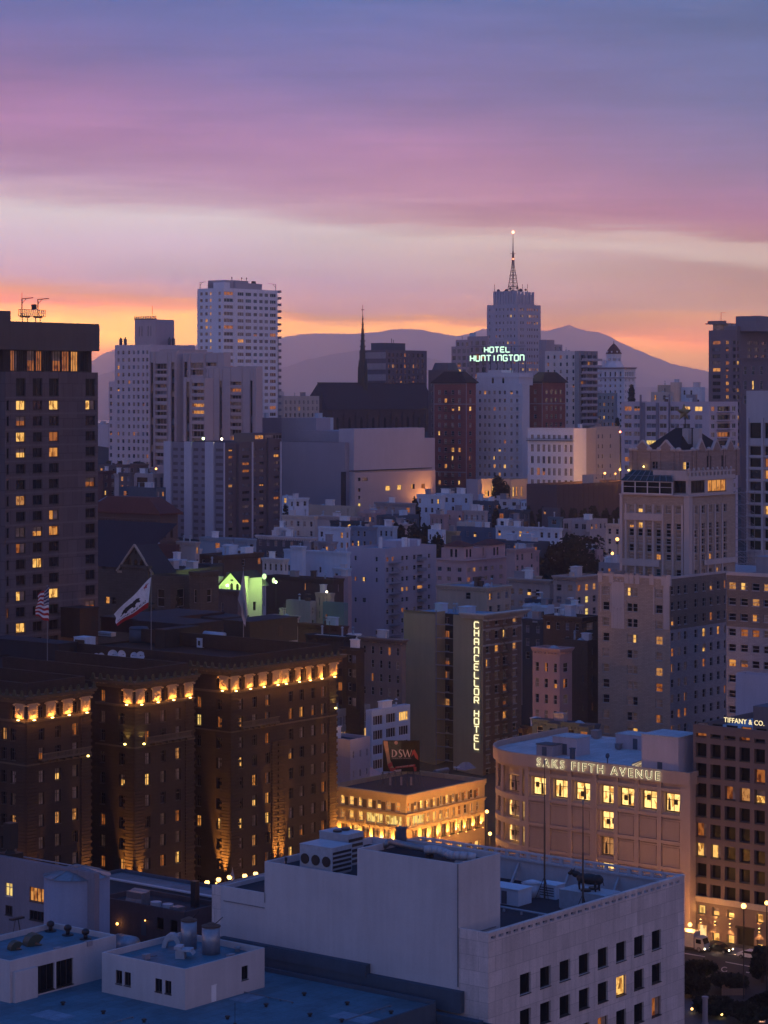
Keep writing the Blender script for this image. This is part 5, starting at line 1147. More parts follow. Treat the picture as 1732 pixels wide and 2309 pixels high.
# the jeweller's office block with square windows
off = wall('rose_brown_granite',(0.16,0.115,0.11),0.12,0.6)
B = Bld('office_block','rose-brown office block with deep square dark windows and thin lit lettering','office building',1830,400,-4)
TF = B; zt = B.z(1633,0,B.b(1563)); yW = B.b(1563)
cols = [(B.b(p1),B.b(p0)) for p0,p1 in ((1569,1593),(1602,1625),(1634,1658.5),(1667.5,1691),(1701,1725),(1734,1758),(1768,1792),(1801,1826))]
zz = lambda py,px=1580: B.z(py,0,B.b(px))
rs = [(zz(1661+45.1*k),zz(1630.5+45.1*k)) for k in range(9)]
pt = ['okkokkkk','kkkkkkkk','kkkkokkk','kkoDLkkk','kkkkkkkk','okkkkkkk','LLkkkkkk','kkkkkkkk','kkkkkkkk']
hL = B.addwins('L',0,cols,rs,pt,'g','dark',.7)
zs0 = zz(2061); sc_ = [(B.b(p1),B.b(p0)) for p0,p1 in ((1574,1590),(1606.5,1622),(1640,1655.5),(1706,1721),(1740,1755))]
hS = B.addwins('L',0,sc_,[(zz(2060),zz(2041))],['yLLLL'],'g','brown',.4)
hS += B.addwins('L',0,[sc_[1],sc_[2],sc_[3]],[(zz(2121),zz(2098))],['LLL'],'g','brown',.4)
hS += [(B.b(1593),B.b(1571),zz(2118),zz(2085))]
hS += [(B.b(1700),B.b(1662),0.5,zz(2078))]
m = MB(); pierce(m,'L',0,-2,yW,0,zt,hL+hS,.7);
m.poly([(0,-2,0),(24,-2,0),(24,-2,zt),(0,-2,zt)]); m.poly([(0,yW,0),(24,yW,0),(24,yW,zt),(0,yW,zt)]); m.poly([(24,-2,0),(24,yW,0),(24,yW,zt),(24,-2,zt)])
m.box(.3,23.9,yW-.4,yW-.005,zt-1.4,zt-.01); m.box(.01,.35,-2,yW,zt-1.4,zt+.05)
B.part('wall',m,off)
m = MB(); m.poly([(.3,-2,zt-1.0),(24,-2,zt-1),(24,yW-.3,zt-1),(.3,yW-.3,zt-1)]); B.part('roof',m,C_['wroof'])
m = MB(); zq = zz(2033); m.box(-.25,-.005,-2,yW,zq,zz(2020)); m.box(-.12,-.004,-2,yW,zz(2123),zz(2121)); B.part('belt_course',m,C_['tan'])
m = MB(); m.box(.4,.5,B.b(1592.9),B.b(1571.2),zz(2118),zz(2086)); B.part('entrance',m,glow('lit_entrance',(1.0,.66,.28),1.2,True,.5,.8))
m = MB(); m.box(.5,.6,B.b(1699.9),B.b(1662.1),.5,zz(2078.2)); m.box(-.3,.1,B.b(1702),B.b(1660),zz(2079),zz(2074)); B.part('revolving_door',m,C_['black'])
me = textmesh('TIFFANY & CO.',1.0,0.03,spacing=1.05,offset=.006); xs_ = [v.co.x for v in me.vertices]; w0,w1 = min(xs_),max(xs_)
u_a,u_b = B.b(1633),B.b(1724); s_ = abs(u_a-u_b)/(w1-w0)
for v in me.vertices: v.co = Vector(((v.co.x-w0)*s_,v.co.y,v.co.z*s_*1.06))
g = mb_from(me);
for px_ in (1633.5,1643,1649,1657,1673,1683): pass
obj('name_letters',g,glow('warm_letter',(1.0,.80,.42),1.3),B.root,loc=(-.1,u_a,zz(1630.5,1640)+.0+0.15),rz=-math.pi/2)
B.finish(rich=True)
g = MB(); g.box(0,14,-2.2,12,0,4.4); put('roof_house','dark blank roof house on the office block above the thin lit lettering','roof house',B,5,B.b(1735)-6,zt-1,[('walls',g,C_['dgrey'])])
for px in (1581,1613.5,1646.5,1713,1747):
 y_ = B.b(px); m = MB(); m.box(-.25,0,-.12,.12,-.25,.25); t_ = thing('wall_sconce',{1581: 'warm up-and-down wall lamp over the lit entrance of the office block',1613.5: 'warm up-and-down wall lamp, second from the left along the office block',1646.5: 'warm up-and-down wall lamp left of the dark revolving door',1713: 'warm up-and-down wall lamp right of the dark revolving door',1747: 'warm up-and-down wall lamp at the far right of the office block'}[px],'lamp',at(B,0,y_,zz(2076)),B.rz,'wall lamps along the office block')
 obj('body',m,C_['steel'],t_)
 for s_,an in ((1,180),(-1,0)):
  q = MB(); q.cyl(-.15,0,.252*s_,.30*s_,.12,.12,8); obj('lens',q,glow('sconce_lens',(1,.6,.2),8.0),t_)
  ld = bpy.data.lights.new('sconce_light','SPOT'); ld.energy = 500; ld.color = (1,.48,.12); ld.spot_size = rad(88); ld.spot_blend = .25; ld.shadow_soft_size = .05
  lo = link(bpy.data.objects.new('sconce_light',ld)); lo.parent = t_; lo.location = (-.42,0,.35*s_); lo.rotation_euler = (rad(an),0,0)
# the glowing low commercial block with the billboard
com = wall('warm_limestone',(0.42,0.31,0.20),0.14,0.8); comd = wall('dark_brown_band',(0.11,0.07,0.05),0.15,0.8)  # comd: dark brown panels between the top-row windows
B = Bld('corner_block','low cream block with arched windows, all lit from below, under a shoe billboard','commercial building',916,470,-4)
DB = B; zt = B.z(1793); A_ = B.a(1093); Bb = B.b(740)
z_ = B.z
rt = (z_(1832),z_(1812)); r2 = (z_(1865),z_(1842)); ra = (z_(1905),z_(1877));
cR = [B.a(740+x/3.318) for x in (605,655,703,750,797,845,892,938,985,1030,1075,1120)]
cL = [B.b(740+x/3.318) for x in (107,173,240,310,378,450,520,45)]
cc = lambda l,w: [(u-w/2,u+w/2) for u in l]
hR = B.addwins('R',0,cc(cR,1.1),[rt],['lLLDLLLLDD#o'],'s','pale',.3) + B.addwins('R',0,cc([cR[0]]+cR[3:],1.1),[r2],['LLLLLLo#Lc'],'s','pale',.3) + B.addwins('R',0,[(cR[1]-1.0,cR[2]+1.0)],[r2],['y'],'b','pale',.3)
hL = B.addwins('L',0,cc(cL,1.2),[rt],['LLLLLllL'],'s','pale',.3) + B.addwins('L',0,cc([cL[0],cL[1],cL[2],cL[7]],1.2),[r2],['DLLL'],'s','pale',.3) + B.addwins('L',0,[(cL[3]-.9-2.4,cL[3]+.9),(cL[5]-.9-2.4,cL[5]+.9)],[r2],['yy'],'b','pale',.3)
aR = [B.a(740+x/3.318) for x in (740,800,865,930,993,1055,1120)]; aR = [B.a(p) for p in (936,957,979,1001,1020.5,1039,1058,1077)]; aL = [B.b(p) for p in (778,801.5,824.5,848.5,873,898)]
hR += B.addwins('R',0,cc(aR,1.7),[ra],['olDLlLDo'],'x','dark',.5); hL += B.addwins('L',0,cc(aL,1.9),[ra],['oLolDL'],'x','dark',.5)
hR += B.addwins('R',0,cc(aR,1.9),[(2,z_(1935))],['LyLDLyLL'],'g','dark',.5); hL += B.addwins('L',0,cc(aL,2.1),[(2,z_(1935))],['LDLyLD'],'g','dark',.5)
mass(B,0,A_,0,Bb,0,zt,com,C_['rroof'],hR,hL,.3,.9,thick=.5)
def bandm(m,z0,z1,o): m.box(-o,A_,-o,-.004,z0,z1); m.box(-o,-.004,-.003,Bb,z0,z1)
m = MB(); bandm(m,zt-.9,zt+.02,.45); bandm(m,zt-1.3,zt-.903,.2); bandm(m,z_(1843),z_(1838),.25); bandm(m,z_(1838)+.003,z_(1835.5),.55); bandm(m,z_(1872),z_(1869),.25)
for l,pl,sd in ((aR,0,'R'),(aL,0,'L')):
 for u in l:
  zc_ = ra[1]-.05
  for k in range(8):
   a0,a_1 = math.pi*k/8,math.pi*(k+1)/8; P = lambda a: (u+1.05*math.cos(a),zc_+.0+.75*math.sin(a))
   (ua,za),(ub,zb2) = P(a0),P(a_1)
   if sd == 'R': m.tube((ua,-.05,za),(ub,-.05,zb2),.12,5)
   else: m.tube((-.05,ua,za),(-.05,ub,zb2),.12,5)
  if sd == 'R': m.box(u-.18,u+.18,-.25,-.003,zc_+.75,zc_+1.5)
  else: m.box(-.25,-.003,u-.18,u+.18,zc_+.75,zc_+1.5)
B.part('stone_trim',m,com)
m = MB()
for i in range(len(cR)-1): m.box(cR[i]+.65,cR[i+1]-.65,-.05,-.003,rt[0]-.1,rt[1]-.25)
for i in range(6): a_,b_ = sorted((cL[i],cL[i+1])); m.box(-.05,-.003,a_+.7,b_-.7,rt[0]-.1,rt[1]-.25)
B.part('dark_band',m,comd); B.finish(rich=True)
for l,sd in ((aR,'R'),(aL,'L')):
 for i in range(len(l)):
  u = l[i]+(1.25 if sd == 'R' else 1.35); zf_ = z_(1906)
  loc = (u,-.45,zf_) if sd == 'R' else (-.45,u,zf_); fixture(B.root,loc,.14)
  spot(B.root,(loc[0],loc[1],loc[2]+.25),(u,0.2,zf_+4.0) if sd == 'R' else (.2,u,zf_+4.0),2600,(1.0,.46,.09),80,.06)
m = MB();
bx_,by_ = on(B,905,1772,zt-.9); Cw = B.wp(bx_,by_); pitch = F/Cw.y
bw,bh = 83/pitch,70/pitch
t_ = thing('billboard','shoe shop billboard on a steel lattice above the corner of the glowing block','billboard',tuple(Cw+Vector((0,0,zt-.9))),rad(-2))
g = MB(); g.box(-bw/2,bw/2,-.15,.15,0,bh); o = obj('panel',g,plain('billboard_black',(.008,.007,.008),.8,0,.1),t_,loc=(0,0,2.9)); PN = o
def sheet(name,polys,mat,dy):
 g = MB()
 for pl in polys: g.poly([((x-.5)*bw,-.152-dy,(1-y)*bh) for x,y in pl])
 return obj(name,g,mat,PN)
leg = [(.02,.02),(.13,.02),(.16,.30),(.20,.62),(.26,.80),(.33,.93),(.22,.95),(.13,.80),(.10,.55),(.05,.25)]
sheet('leg_picture',[leg],plain('print_skin',(.42,.24,.15),.6),.004)
sheet('backdrop_picture',[[(.14,.03),(.50,.03),(.50,.60),(.22,.62),(.17,.35)]],plain('print_green_black',(.018,.032,.028),.8,var=.9),.003)
sheet('bulb_picture',[[(.36+.05*math.cos(k*.6),.07+.06*math.sin(k*.6)) for k in range(10)]],plain('print_pink',(.42,.25,.26),.6),.006)
shoe = plain('print_red',(.40,.02,.03),.5)
sheet('shoe_picture',[[(.13,.76),(.24,.68),(.27,.80),(.16,.90)],[(.17,.88),(.34,.88),(.35,.96),(.26,1.0),(.20,.98)],[(.80,.33),(.86,.28),(.95,.48),(.96,.62),(.88,.55),(.84,.42),(.77,.52),(.79,.42)],[(.83,.84),(.91,.84),(.91,.97),(.85,.99)],[(.33,.84),(.88,.755),(.88,.83),(.34,.90)]],shoe,.005)
sheet('sole_picture',[[(.28,.955),(.50,.92),(.50,.99),(.36,1.0)]],plain('print_pale',(.55,.45,.42),.6),.007)
prp = plain('print_letters',(.62,.50,.50),.6)
g = MB()  # serif letters D S W
def serif_D(g,x,z,h):
 g.box(x,x+.13*h,-.01,0,z,z+h)
 for k in range(10):
  a0,a_1 = -math.pi/2+math.pi*k/10,-math.pi/2+math.pi*(k+1)/10
  ro,ri = .5*h,.5*h; tw_ = .055+.05*math.cos((a0+a_1)/2)
  P = lambda a,d: (x+.1*h+(.62*h-d)*math.cos(a)*1.0,z+.5*h+(.5*h-(d*.5))*math.sin(a))
  p0,p1,p2,p3 = P(a0,0),P(a_1,0),P(a_1,tw_*2.2*h),P(a0,tw_*2.2*h); g.poly([(q[0],-.01,q[1]) for q in (p0,p1,p2,p3)])
 g.box(x-.06*h,x+.2*h,-.01,0,z,z+.04*h); g.box(x-.06*h,x+.2*h,-.01,0,z+.96*h,z+h)
def strip(g,pts,w):
 for i in range(len(pts)-1):
  (x0,z0),(x1,z1) = pts[i],pts[i+1]; d = math.hypot(x1-x0,z1-z0) or 1; w0 = w[i] if isinstance(w,list) else w; w1 = w[i+1] if isinstance(w,list) else w
  nx_,nz_ = -(z1-z0)/d,(x1-x0)/d; g.poly([(x0+nx_*w0,-.01,z0+nz_*w0),(x1+nx_*w1,-.01,z1+nz_*w1),(x1-nx_*w1,-.01,z1-nz_*w1),(x0-nx_*w0,-.01,z0-nz_*w0)])
hD = .24*bh; zD = bh*(1-.53); xD = (.245-.5)*bw
serif_D(g,xD,zD,hD)
sx = xD+.92*hD; strip(g,[(sx+.42*hD,zD+.80*hD),(sx+.36*hD,zD+.97*hD),(sx+.18*hD,zD+hD),(sx+.06*hD,zD+.85*hD),(sx+.10*hD,zD+.64*hD),(sx+.34*hD,zD+.42*hD),(sx+.42*hD,zD+.2*hD),(sx+.28*hD,zD+.02*hD),(sx+.08*hD,zD+.02*hD),(sx,zD+.2*hD)],[.015*hD,.04*hD,.05*hD,.07*hD,.09*hD,.09*hD,.07*hD,.05*hD,.04*hD,.015*hD])
wx = sx+.55*hD
for a_,b_,ww in (((wx,1),(wx+.34*hD,0),.075),((wx+.34*hD,0),(wx+.62*hD,.95),.03),((wx+.58*hD,1),(wx+.88*hD,0),.075),((wx+.88*hD,0),(wx+1.2*hD,1),.03)): strip(g,[(a_[0],zD+a_[1]*hD),(b_[0],zD+b_[1]*hD)],ww*hD)
obj('letters',g,prp,PN,loc=(0,-.165,0))
me = textmesh("WE'RE RIGHT HERE!",.36,0.0); w1 = max(v.co.x for v in me.vertices); g = mb_from(me)
o = obj('slogan',g,prp,PN,loc=(-.13*bw,-.175,bh*.125)); o.scale = (.48*bw/w1,1,.9); o.rotation_euler = (0,rad(-7.5),0)
me = textmesh("DESIGNER SHOE WAREHOUSE",.2,0.0); w1 = max(v.co.x for v in me.vertices); o = obj('small_letters',mb_from(me),prp,PN,loc=(-.25*bw,-.175,bh*.425)); o.scale = (.52*bw/w1,1,1)
g = MB()
for k in range(7):
 u = -bw/2+bw*k/6; g.tube((u,.1,0),(u,.1,2.9),.07,5); g.tube((u,.1,2.8),(u,2.2,0),.05,4)
 if k < 6: v = u+bw/6; g.tube((u,.1,0),(v,.1,2.8),.04,4); g.tube((v,.1,0),(u,.1,2.8),.04,4)
g.tube((-bw/2-.3,-.2,2.7),(bw/2+.3,-.2,2.7),.06,4); g.tube((-bw/2-.3,-.9,2.5),(bw/2+.3,-.9,2.5),.04,4)
for s_ in (-1,1): g.tube((s_*bw/2,0,2.9),(s_*(bw/2+1.0),-1.5,0),.06,4)
obj('lattice',g,plain('gantry_steel',(.10,.08,.08),.6,.3),t_)
for u in (-.3,0,.27): g = MB(); g.box(u*bw-.22,u*bw+.22,-.5,-.3,.2,1.9); obj('light_box',g,plain('gantry_pale',(.40,.27,.25),.6),t_)
zr = zt-.9
g = MB()
for k in range(5): g.tube((k*1.6,0,.7),(k*1.6+1.45,0,.7),.75,12)
u_put(B,755,1745,zr,'drum_row','row of pale drum-shaped vents at the left of the billboard roof','vent',[('drums',g,C_['wmetal'])],rz=1.57)
g = MB(); g.prism([(-2.6,-2.0),(2.6,-2.0),(2.6,2.0),(-2.6,2.0)],.1,2.0,scale=.08); q = MB(); q.box(-2.6,2.6,-2,2,0,.1)
u_put(B,835,1752,zr,'pyramid_skylight','pinkish pyramid skylight left of the billboard','skylight',[('glass',g,C_['pink']),('curb',q,C_['metal'])])
g = MB(); g.tube((0,0,0),(0,0,1.4),.08,6); q = MB(); q.cyl(0,0,1.0,1.15,.1,.8,12);
u_put(B,1030,1742,zr,'satellite_dish','white satellite dish right of the billboard','satellite dish',[('post',g,C_['steel']),('reflector',q,C_['wmetal'])])
g = MB(); g.tube((-2.2,0,.9),(2.2,0,.9),.5,10); g.box(-2,-1.6,-.4,.4,0,.5); g.box(1.6,2,-.4,.4,0,.5)
u_put(B,995,1748,zr,'roof_duct','dark duct and machinery between the billboard and the white dish','duct',[('duct',g,C_['metal'])])
g = MB(); g.prism([(-2,-1.4),(2,-1.4),(2,1.4),(-2,1.4)],0,1.3,scale=.35)
u_put(B,1050,1733,zr,'sloped_skylight','grey sloping skylight at the right end of the billboard roof','skylight',[('glass',g,C_['grey'])])
simple('office_building','small pale green office building with bright lit rooms left of the blank hotel wall',700,760,835,1600,520,1700,wall('pale_green_render',(.27,.28,.28),.12),C_['wroof'],5,3,3.4,2.1,.8,1.6,'b','white',patR=['####','LLL#','#o##'],patL=['###','###'],bits=3)
simple('office_building','white office building with broad three-part windows in front of the blank hotel wall',825,838,925,1602,505,1740,C_['bluep'],C_['wroof'],3,0,3.1,2.0,.74,1.3,'b','white',patR=['##L','###','###','###'],bits=3)
simple('grey_shed','plain low grey building between the lit hotel and the billboard',700,790,835,1668,492,1760,C_['lilac'],C_['rroof'],3,0,4,1.4,.2,2.5,bits=2)
# the tall hotel with the vertical lit sign
B = Bld('tall_hotel','tall narrow hotel with blank olive side walls, a dark light shaft and a brick front','hotel',1089.6,557,-4)
CH = B; zt = B.z(1384); A_ = B.a(1176); yS0,yS1,yB = B.b(1022),B.b(981),B.b(910.5); ol = C_['olive']; bk = wall('hotel_front_brick',(.32,.19,.14),.2,kind='brick')
zz = B.z
m = MB(); cR = [B.a(740+x/3.318) for x in (1195,1262,1322,1395)]
rs = [(zz(1404+31*k+8),zz(1404+31*k-9)) for k in range(13)]
pR = ['c#cl','c#L#','#lcl','lc#c','cccc','c#oc','ccoc','cclc','ccc#','coc#','cccc','#ccc','cccc']
hR = B.addwins('R',0,[(u-.75,u+.75) for u in cR],rs,pR,'s','pale',.25)
sh = 4.0; zs = [(zz(1407+31.1*k+8,sh),zz(1407+31.1*k-8,sh)) for k in range(13)]
hS = B.addwins('L',sh,[(B.b(1007,sh)-.8,B.b(1007,sh)+.8)],zs,['#','o','#','o','o','#','l','#','#','#','#','o','#'],'c','pale',.2)
pierce(m,'R',0,0,A_,0,zt,hR,.25); FW = m
m = MB(); m.poly([(0,0,0),(0,yS0,0),(0,yS0,zt-1.0),(0,0,zt-1.0)]); m.poly([(0,yS0,0),(sh,yS0,0),(sh,yS0,zt-1),(0,yS0,zt-1)]); m.poly([(0,yS1,0),(0,yB,0),(0,yB,zt-.4),(0,yS1,zt-.4)]); m.poly([(0,yS1,0),(sh,yS1,0),(sh,yS1,zt-.4),(0,yS1,zt-.4)])
m.poly([(A_,0,0),(A_,yB,0),(A_,yB,zt-1),(A_,0,zt-1)]); m.poly([(0,yB,0),(A_,yB,0),(A_,yB,zt-1),(0,yB,zt-1)]); m.box(0,.3,yS1,yB,zt-1,zt-.39); m.box(0.005,.3,.02,yS0-.01,zt-1.2,zt-.7)
B.part('side_wall',m,ol)
m = MB(); pierce(m,'L',sh,yS0,yS1,0,zt-1,hS,.2);
B.part('shaft_wall',m,C_['dbrown'])
m = MB()
for k in range(14): m.box(.05,.3,yS0+.02,yS1-.02,zt-3.3-3.2*k,zt-3.15-3.2*k)
for yy in (yS1-.3,): m.box(.06,.25,yy,yy+.15,0,zt)
B.part('shaft_landings',m,C_['grey'])
m = MB(); m.poly([(.1,.1,zt-1.1),(A_-.1,.1,zt-1.1),(A_-.1,yB-.1,zt-1.1),(sh,yB-.1,zt-1.1),(sh,yS0,zt-1.1),(.1,yS0,zt-1.1)]); B.part('roof',m,C_['broof'])
m = MB()
for k in range(4):
 q = .45*(k+1); m.box(-q*.9,A_+1.5,-q,-.004,zt-1.3+.33*k+.003,zt-1.3+.33*(k+1)); m.box(-q*.9,-.004,-.003,6.0,zt-1.3+.33*k+.003,zt-1.3+.33*(k+1))
for i in range(int(A_/.8)): m.box(i*.8,i*.8+.3,-1.2,-.005,zt-1.75,zt-1.3)
B.part('cornice',m,C_['beige'])
m = FW
for (z0,z1) in rs:
 for u in cR: m.box(u-.9,u+.9,-.16,-.003,z1+.02,z1+.3,1); m.box(u-.85,u+.85,-.13,-.003,z0-.22,z0-.02,1)
for py in (1421,1457): m.box(-.1,A_,-.3,-.005,zz(py)-.15,zz(py)+.2,1)
B.part('front_wall',m,[bk,C_['beige']])
m = MB(); u0,u1 = cR[1]+.9,cR[2]+1.0
for (z0,z1) in rs:
 m.box(u0,u1,-1.1,-.2,z0-.35,z0-.28)
 for i in range(9): m.box(u0+(u1-u0)*i/8-.02,u0+(u1-u0)*i/8+.02,-1.1,-1.05,z0-.28,z0+.7)
 m.box(u0,u1,-1.12,-1.04,z0+.7,z0+.76); m.tube((u0+.2,-.65,z0-.3),(u1-.4,-.65,z0-3.4),.06,4); m.tube((u0+.2,-.9,z0-.3),(u1-.4,-.9,z0-3.4),.05,4)
B.part('fire_escape',m,plain('fire_escape_iron',(.16,.12,.10),.6,.2))
B.finish(rich=True)
roofbits(B,3,A_-2,5,yB-4,zt-1.1,4)
ys = B.b(1077); t_ = thing('vertical_hotel_sign','tall vertical lit sign of rounded block letters down the hotel side wall','sign',at(B,-.02,ys,0),B.rz-math.pi/2)
zS1,zS0 = zz(1398,0,ys),zz(1697,0,ys); g = MB(); g.box(-.95,.95,-.32,-.0,zS0,zS1); obj('sign_case',g,plain('sign_case_paint',(.5,.44,.26),.6),t_)
letters = ['C','H','A','N','C','E','L','L','O','R',None,'H','O','T','E','L']
for ch,yy in zip([c for c in letters if c],[196,255,320,385,445,508,570,630,693,757,857,915,976,1041,1101]):
 zc_ = zz(1350+yy/3.318,0,ys); g = MB(); strokes(g,ch,-.62,zc_-.76,1.24,1.46,.105,-.42); obj('letter',g,glow('sign_neon',(1.0,.86,.48),1.7),t_)
ld = bpy.data.lights.new('sign_light','AREA'); ld.shape = 'RECTANGLE'; ld.size = 1.4; ld.size_y = zS1-zS0; ld.energy = 260; ld.color = (1.0,.8,.35)
lo = link(bpy.data.objects.new('sign_light',ld)); lo.parent = t_; lo.location = (0,-.8,(zS0+zS1)/2); lo.rotation_euler = (rad(-90),0,0)
# the big stepped hotel tower on the right
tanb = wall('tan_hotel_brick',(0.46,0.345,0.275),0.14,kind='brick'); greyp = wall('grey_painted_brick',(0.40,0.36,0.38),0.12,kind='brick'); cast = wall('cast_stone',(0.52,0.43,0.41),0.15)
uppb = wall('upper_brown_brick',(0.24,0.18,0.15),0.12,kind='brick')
B = Bld('stepped_hotel','massive tan brick hotel stepping up to a gabled crown with a roof pavilion','hotel',1511,505,-4)
DR = B; zt = B.z(1301); Bb = B.b(1348.5); Ai = B.a(1637)
zz = lambda py: B.z(py)
LY = lambda px: B.b(px)
zl = lambda py,px: B.z(py,0,B.b(px))
c1 = [LY(1366.5),LY(1419.5),LY(1432),LY(1486)]
rowsL = [(zl(1438+35.3*k+9,1430),zl(1438+35.3*k-9,1430)) for k in range(-3,8)]
rowsL = [(zl(1440+35.1*k+9.5,1425),zl(1440+35.1*k-9.5,1425)) for k in range(-3,8)]
pL = ['#L#c','k###','###c','#cLL','c#cc','cccL','ccco','c#cc','cccc','ccLc'.replace('c','c'),'lLLl']
pL = ['cLcc','#kk#','c#kc','#cLl','c#cc','cccl','#cco','#c#c','c#co','ccLc','lLLl'][:11]
wL = [(u-.62,u+.62) for u in c1]; wL[0] = (c1[0]-.85,c1[0]+.85); wL[3] = (c1[3]-.85,c1[3]+.85)
hL = B.addwins('L',0,wL,rowsL,pL,'s','pale',.25)
cR = [B.a(1300+x/3.84) for x in (833,890,945,1035,1105,1168,1230,1290)]
rowsR = [(B.z(1332.5+35.0*k+9.5),B.z(1332.5+35.0*k-9.5)) for k in range(0,11)]
pR = ['#####l#o','########','l####o##','#c##L#lc','oc##L###','l#c#o###','#cc#####','c#o####o','#oo#####','oc######','c#######']
hR = B.addwins('R',0,[(u-.62,u+.62) for u in cR],rowsR,pR,'s','pale',.25)
zsp = B.z(1421)
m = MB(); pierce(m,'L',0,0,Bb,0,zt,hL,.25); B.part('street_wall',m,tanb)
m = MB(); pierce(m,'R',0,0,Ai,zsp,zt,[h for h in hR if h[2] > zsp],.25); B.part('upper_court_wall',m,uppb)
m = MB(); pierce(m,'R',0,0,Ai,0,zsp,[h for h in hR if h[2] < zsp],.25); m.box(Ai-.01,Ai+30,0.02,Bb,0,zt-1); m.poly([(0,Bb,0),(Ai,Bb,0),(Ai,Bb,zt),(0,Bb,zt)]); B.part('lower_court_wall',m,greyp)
m = MB(); m.poly([(.3,.3,zt-.9),(Ai,.3,zt-.9),(Ai,Bb-.3,zt-.9),(.3,Bb-.3,zt-.9)]); B.part('roof',m,C_['rroof'])
m = MB(); m.box(-.12,.4,-.12,.9,zt-1.9,zt+.35); m.box(-.1,.35,-.0,Bb+.1,zt-.55,zt); m.box(.36,Ai,-.1,.3,zt-.5,zt)
for px in (1354,1379,1414,1425,1438,1470,1497): u = LY(px); m.box(-.18,-.101,u-.55,u+.55,zt-1.9,zt+.35); m.box(-.18,.35,u-.55,u+.55,zt+.003,zt+.36)
m.box(-.14,-.003,LY(1509)-.05,LY(1497),B.z(1420),zt-.56)
for px,py0,py1 in ((1366,1320,1380),(1486,1325,1387)):
 u = LY(px)
 for s_ in (-1,1): m.box(-.1,-.003,u+s_*1.25-.12,u+s_*1.25+.12,zl(py1,px),zl(py0,px))
u = LY(1392.5); m.box(-.1,-.004,LY(1408),LY(1379),zl(1417,1392),zl(1312,1392))
for k in range(16): a0 = 2*math.pi*k/16; m.blob((-.16,u+2.3*math.cos(a0),zl(1340,1392)+3.2*math.sin(a0)),(.12,.22,.22),6,4)
for (uu,w_,z0,z1) in ((u,.1,zl(1415,1392),zl(1372,1392)),(u-1.1,.1,zl(1415,1392),zl(1372,1392)),(u+1.1,.1,zl(1415,1392),zl(1372,1392))): m.box(-.16,-.101,uu-w_,uu+w_,z0,z1)
B.part('cast_stone_trim',m,cast)
B.finish(rich=True,limit=100)
B2 = Bld('hotel_wing','right wing of the stepped hotel, brown above and grey below, with arched lit windows','hotel wing',1790,478,-4)
yE = B2.b(1638); zt2 = B2.z(1292,0,yE)
cw2 = [B2.b(p) for p in (1651,1678,1704,1730,1756)]
rw = [(B2.z(1323+35*k+8.5,0,B2.b(1690)),B2.z(1323+35*k-8.5,0,B2.b(1690))) for k in range(0,10)]
hL = B2.addwins('L',0,[(u-.85,u+.85) for u in cw2],rw,['lL#l#','#kl#c','##lc#','#ooc#','####c','lo##o','#c#cc','#####','####','#c#c#'],'s','pale',.25)
zs2 = B2.z(1415,0,B2.b(1690)); m = MB(); pierce(m,'L',0,0,yE,zs2,zt2,[h for h in hL if h[2] > zs2],.25); B2.part('upper_wall',m,uppb)
m = MB(); pierce(m,'L',0,0,yE,0,zs2,[h for h in hL if h[2] < zs2],.25); m.box(.6,24,0.01,yE-.01,0,zt2-1); B2.part('lower_wall',m,greyp)
m = MB(); m.box(.0,.4,0,yE,zt2-.02,zt2+.3); m.box(-.08,-.003,0,yE,zt2-.4,zt2+.1); B2.part('coping',m,cast);
m = MB(); m.box(6,14,4,12,zt2-1,zt2+3); m.box(5.9,14.1,3.9,12.1,zt2+3.003,zt2+3.2); B2.part('penthouse',m,C_['grey']); m = MB(); m.poly([(.4,0,zt2-.9),(24,0,zt2-.9),(24,yE,zt2-.9),(.4,yE,zt2-.9)]); B2.part('roof',m,C_['rroof']); B2.finish(rich=True)
g = MB(); g.box(-8,8,-6,6,0,9); g.box(-8.2,8.2,-6.2,6.2,9.003,9.3)
simple('blank_block','plain lilac blank-walled block between the stepped hotel and the office block',1659,1810,1830,1530,440,1640,C_['lilac'],C_['broof'],0,0,bits=1)
B = Bld('hotel_tower','upper tower of the stepped hotel with vertical piers, cast stone bands and a gabled crown','tower',1553,515,DR.zb+zt-1.0)
TW = B; zt = B.z(1117); Bb = B.b(1400); A_ = B.a(1658)
ky = lambda py: B.z(py)
cL_ = [B.b(1350+x/4.74) for x in (349,443,537,636,745,852)]; cR_ = [B.a(1350+x/4.74) for x in (1039,1119,1197,1274,1352)]
prow = [1149,1187,1203.5,1222,1239,1258,1293]
R1 = [(ky(y+1.5+h),ky(y+1.5-h)) for y,h in zip(prow,(9,6.5,8,6.5,8,6.5,8))]
hL = B.addwins('L',0,[(u-.62,u+.62) for u in cL_],R1,['cLcccc','lLcc#k','kkkkkc','ccc#kc','kckkkc','cccl#k','ccckc#'.replace('k','t')],'s','pale',.3)
hR = B.addwins('R',0,[(u-.6,u+.6) for u in cR_],R1,['c#c##','ckkk#','#kk##','c#c##','#kkk#','c#l##','#c#l#'],'s','pale',.3)
m = MB(); pierce(m,'L',0,0,Bb,0,zt,hL,.3); pierce(m,'R',0,0,A_,0,zt,hR,.3); m.poly([(A_,0,0),(A_,Bb,0),(A_,Bb,zt),(A_,0,zt)]); m.poly([(0,Bb,0),(A_,Bb,0),(A_,Bb,zt),(0,Bb,zt)]); m.poly([(0,0,zt),(A_,0,zt),(A_,Bb,zt),(0,Bb,zt)])
B.part('wall',m,tanb)
m = MB()
for i in range(len(cL_)+1):
 u = (cL_[0]+1.3) if i == 0 else ((cL_[i-1]-1.1) if i == len(cL_) else (cL_[i-1]+cL_[i])/2)
 m.box(-.28,-.003,u-.22,u+.22,0,zt-2.2)
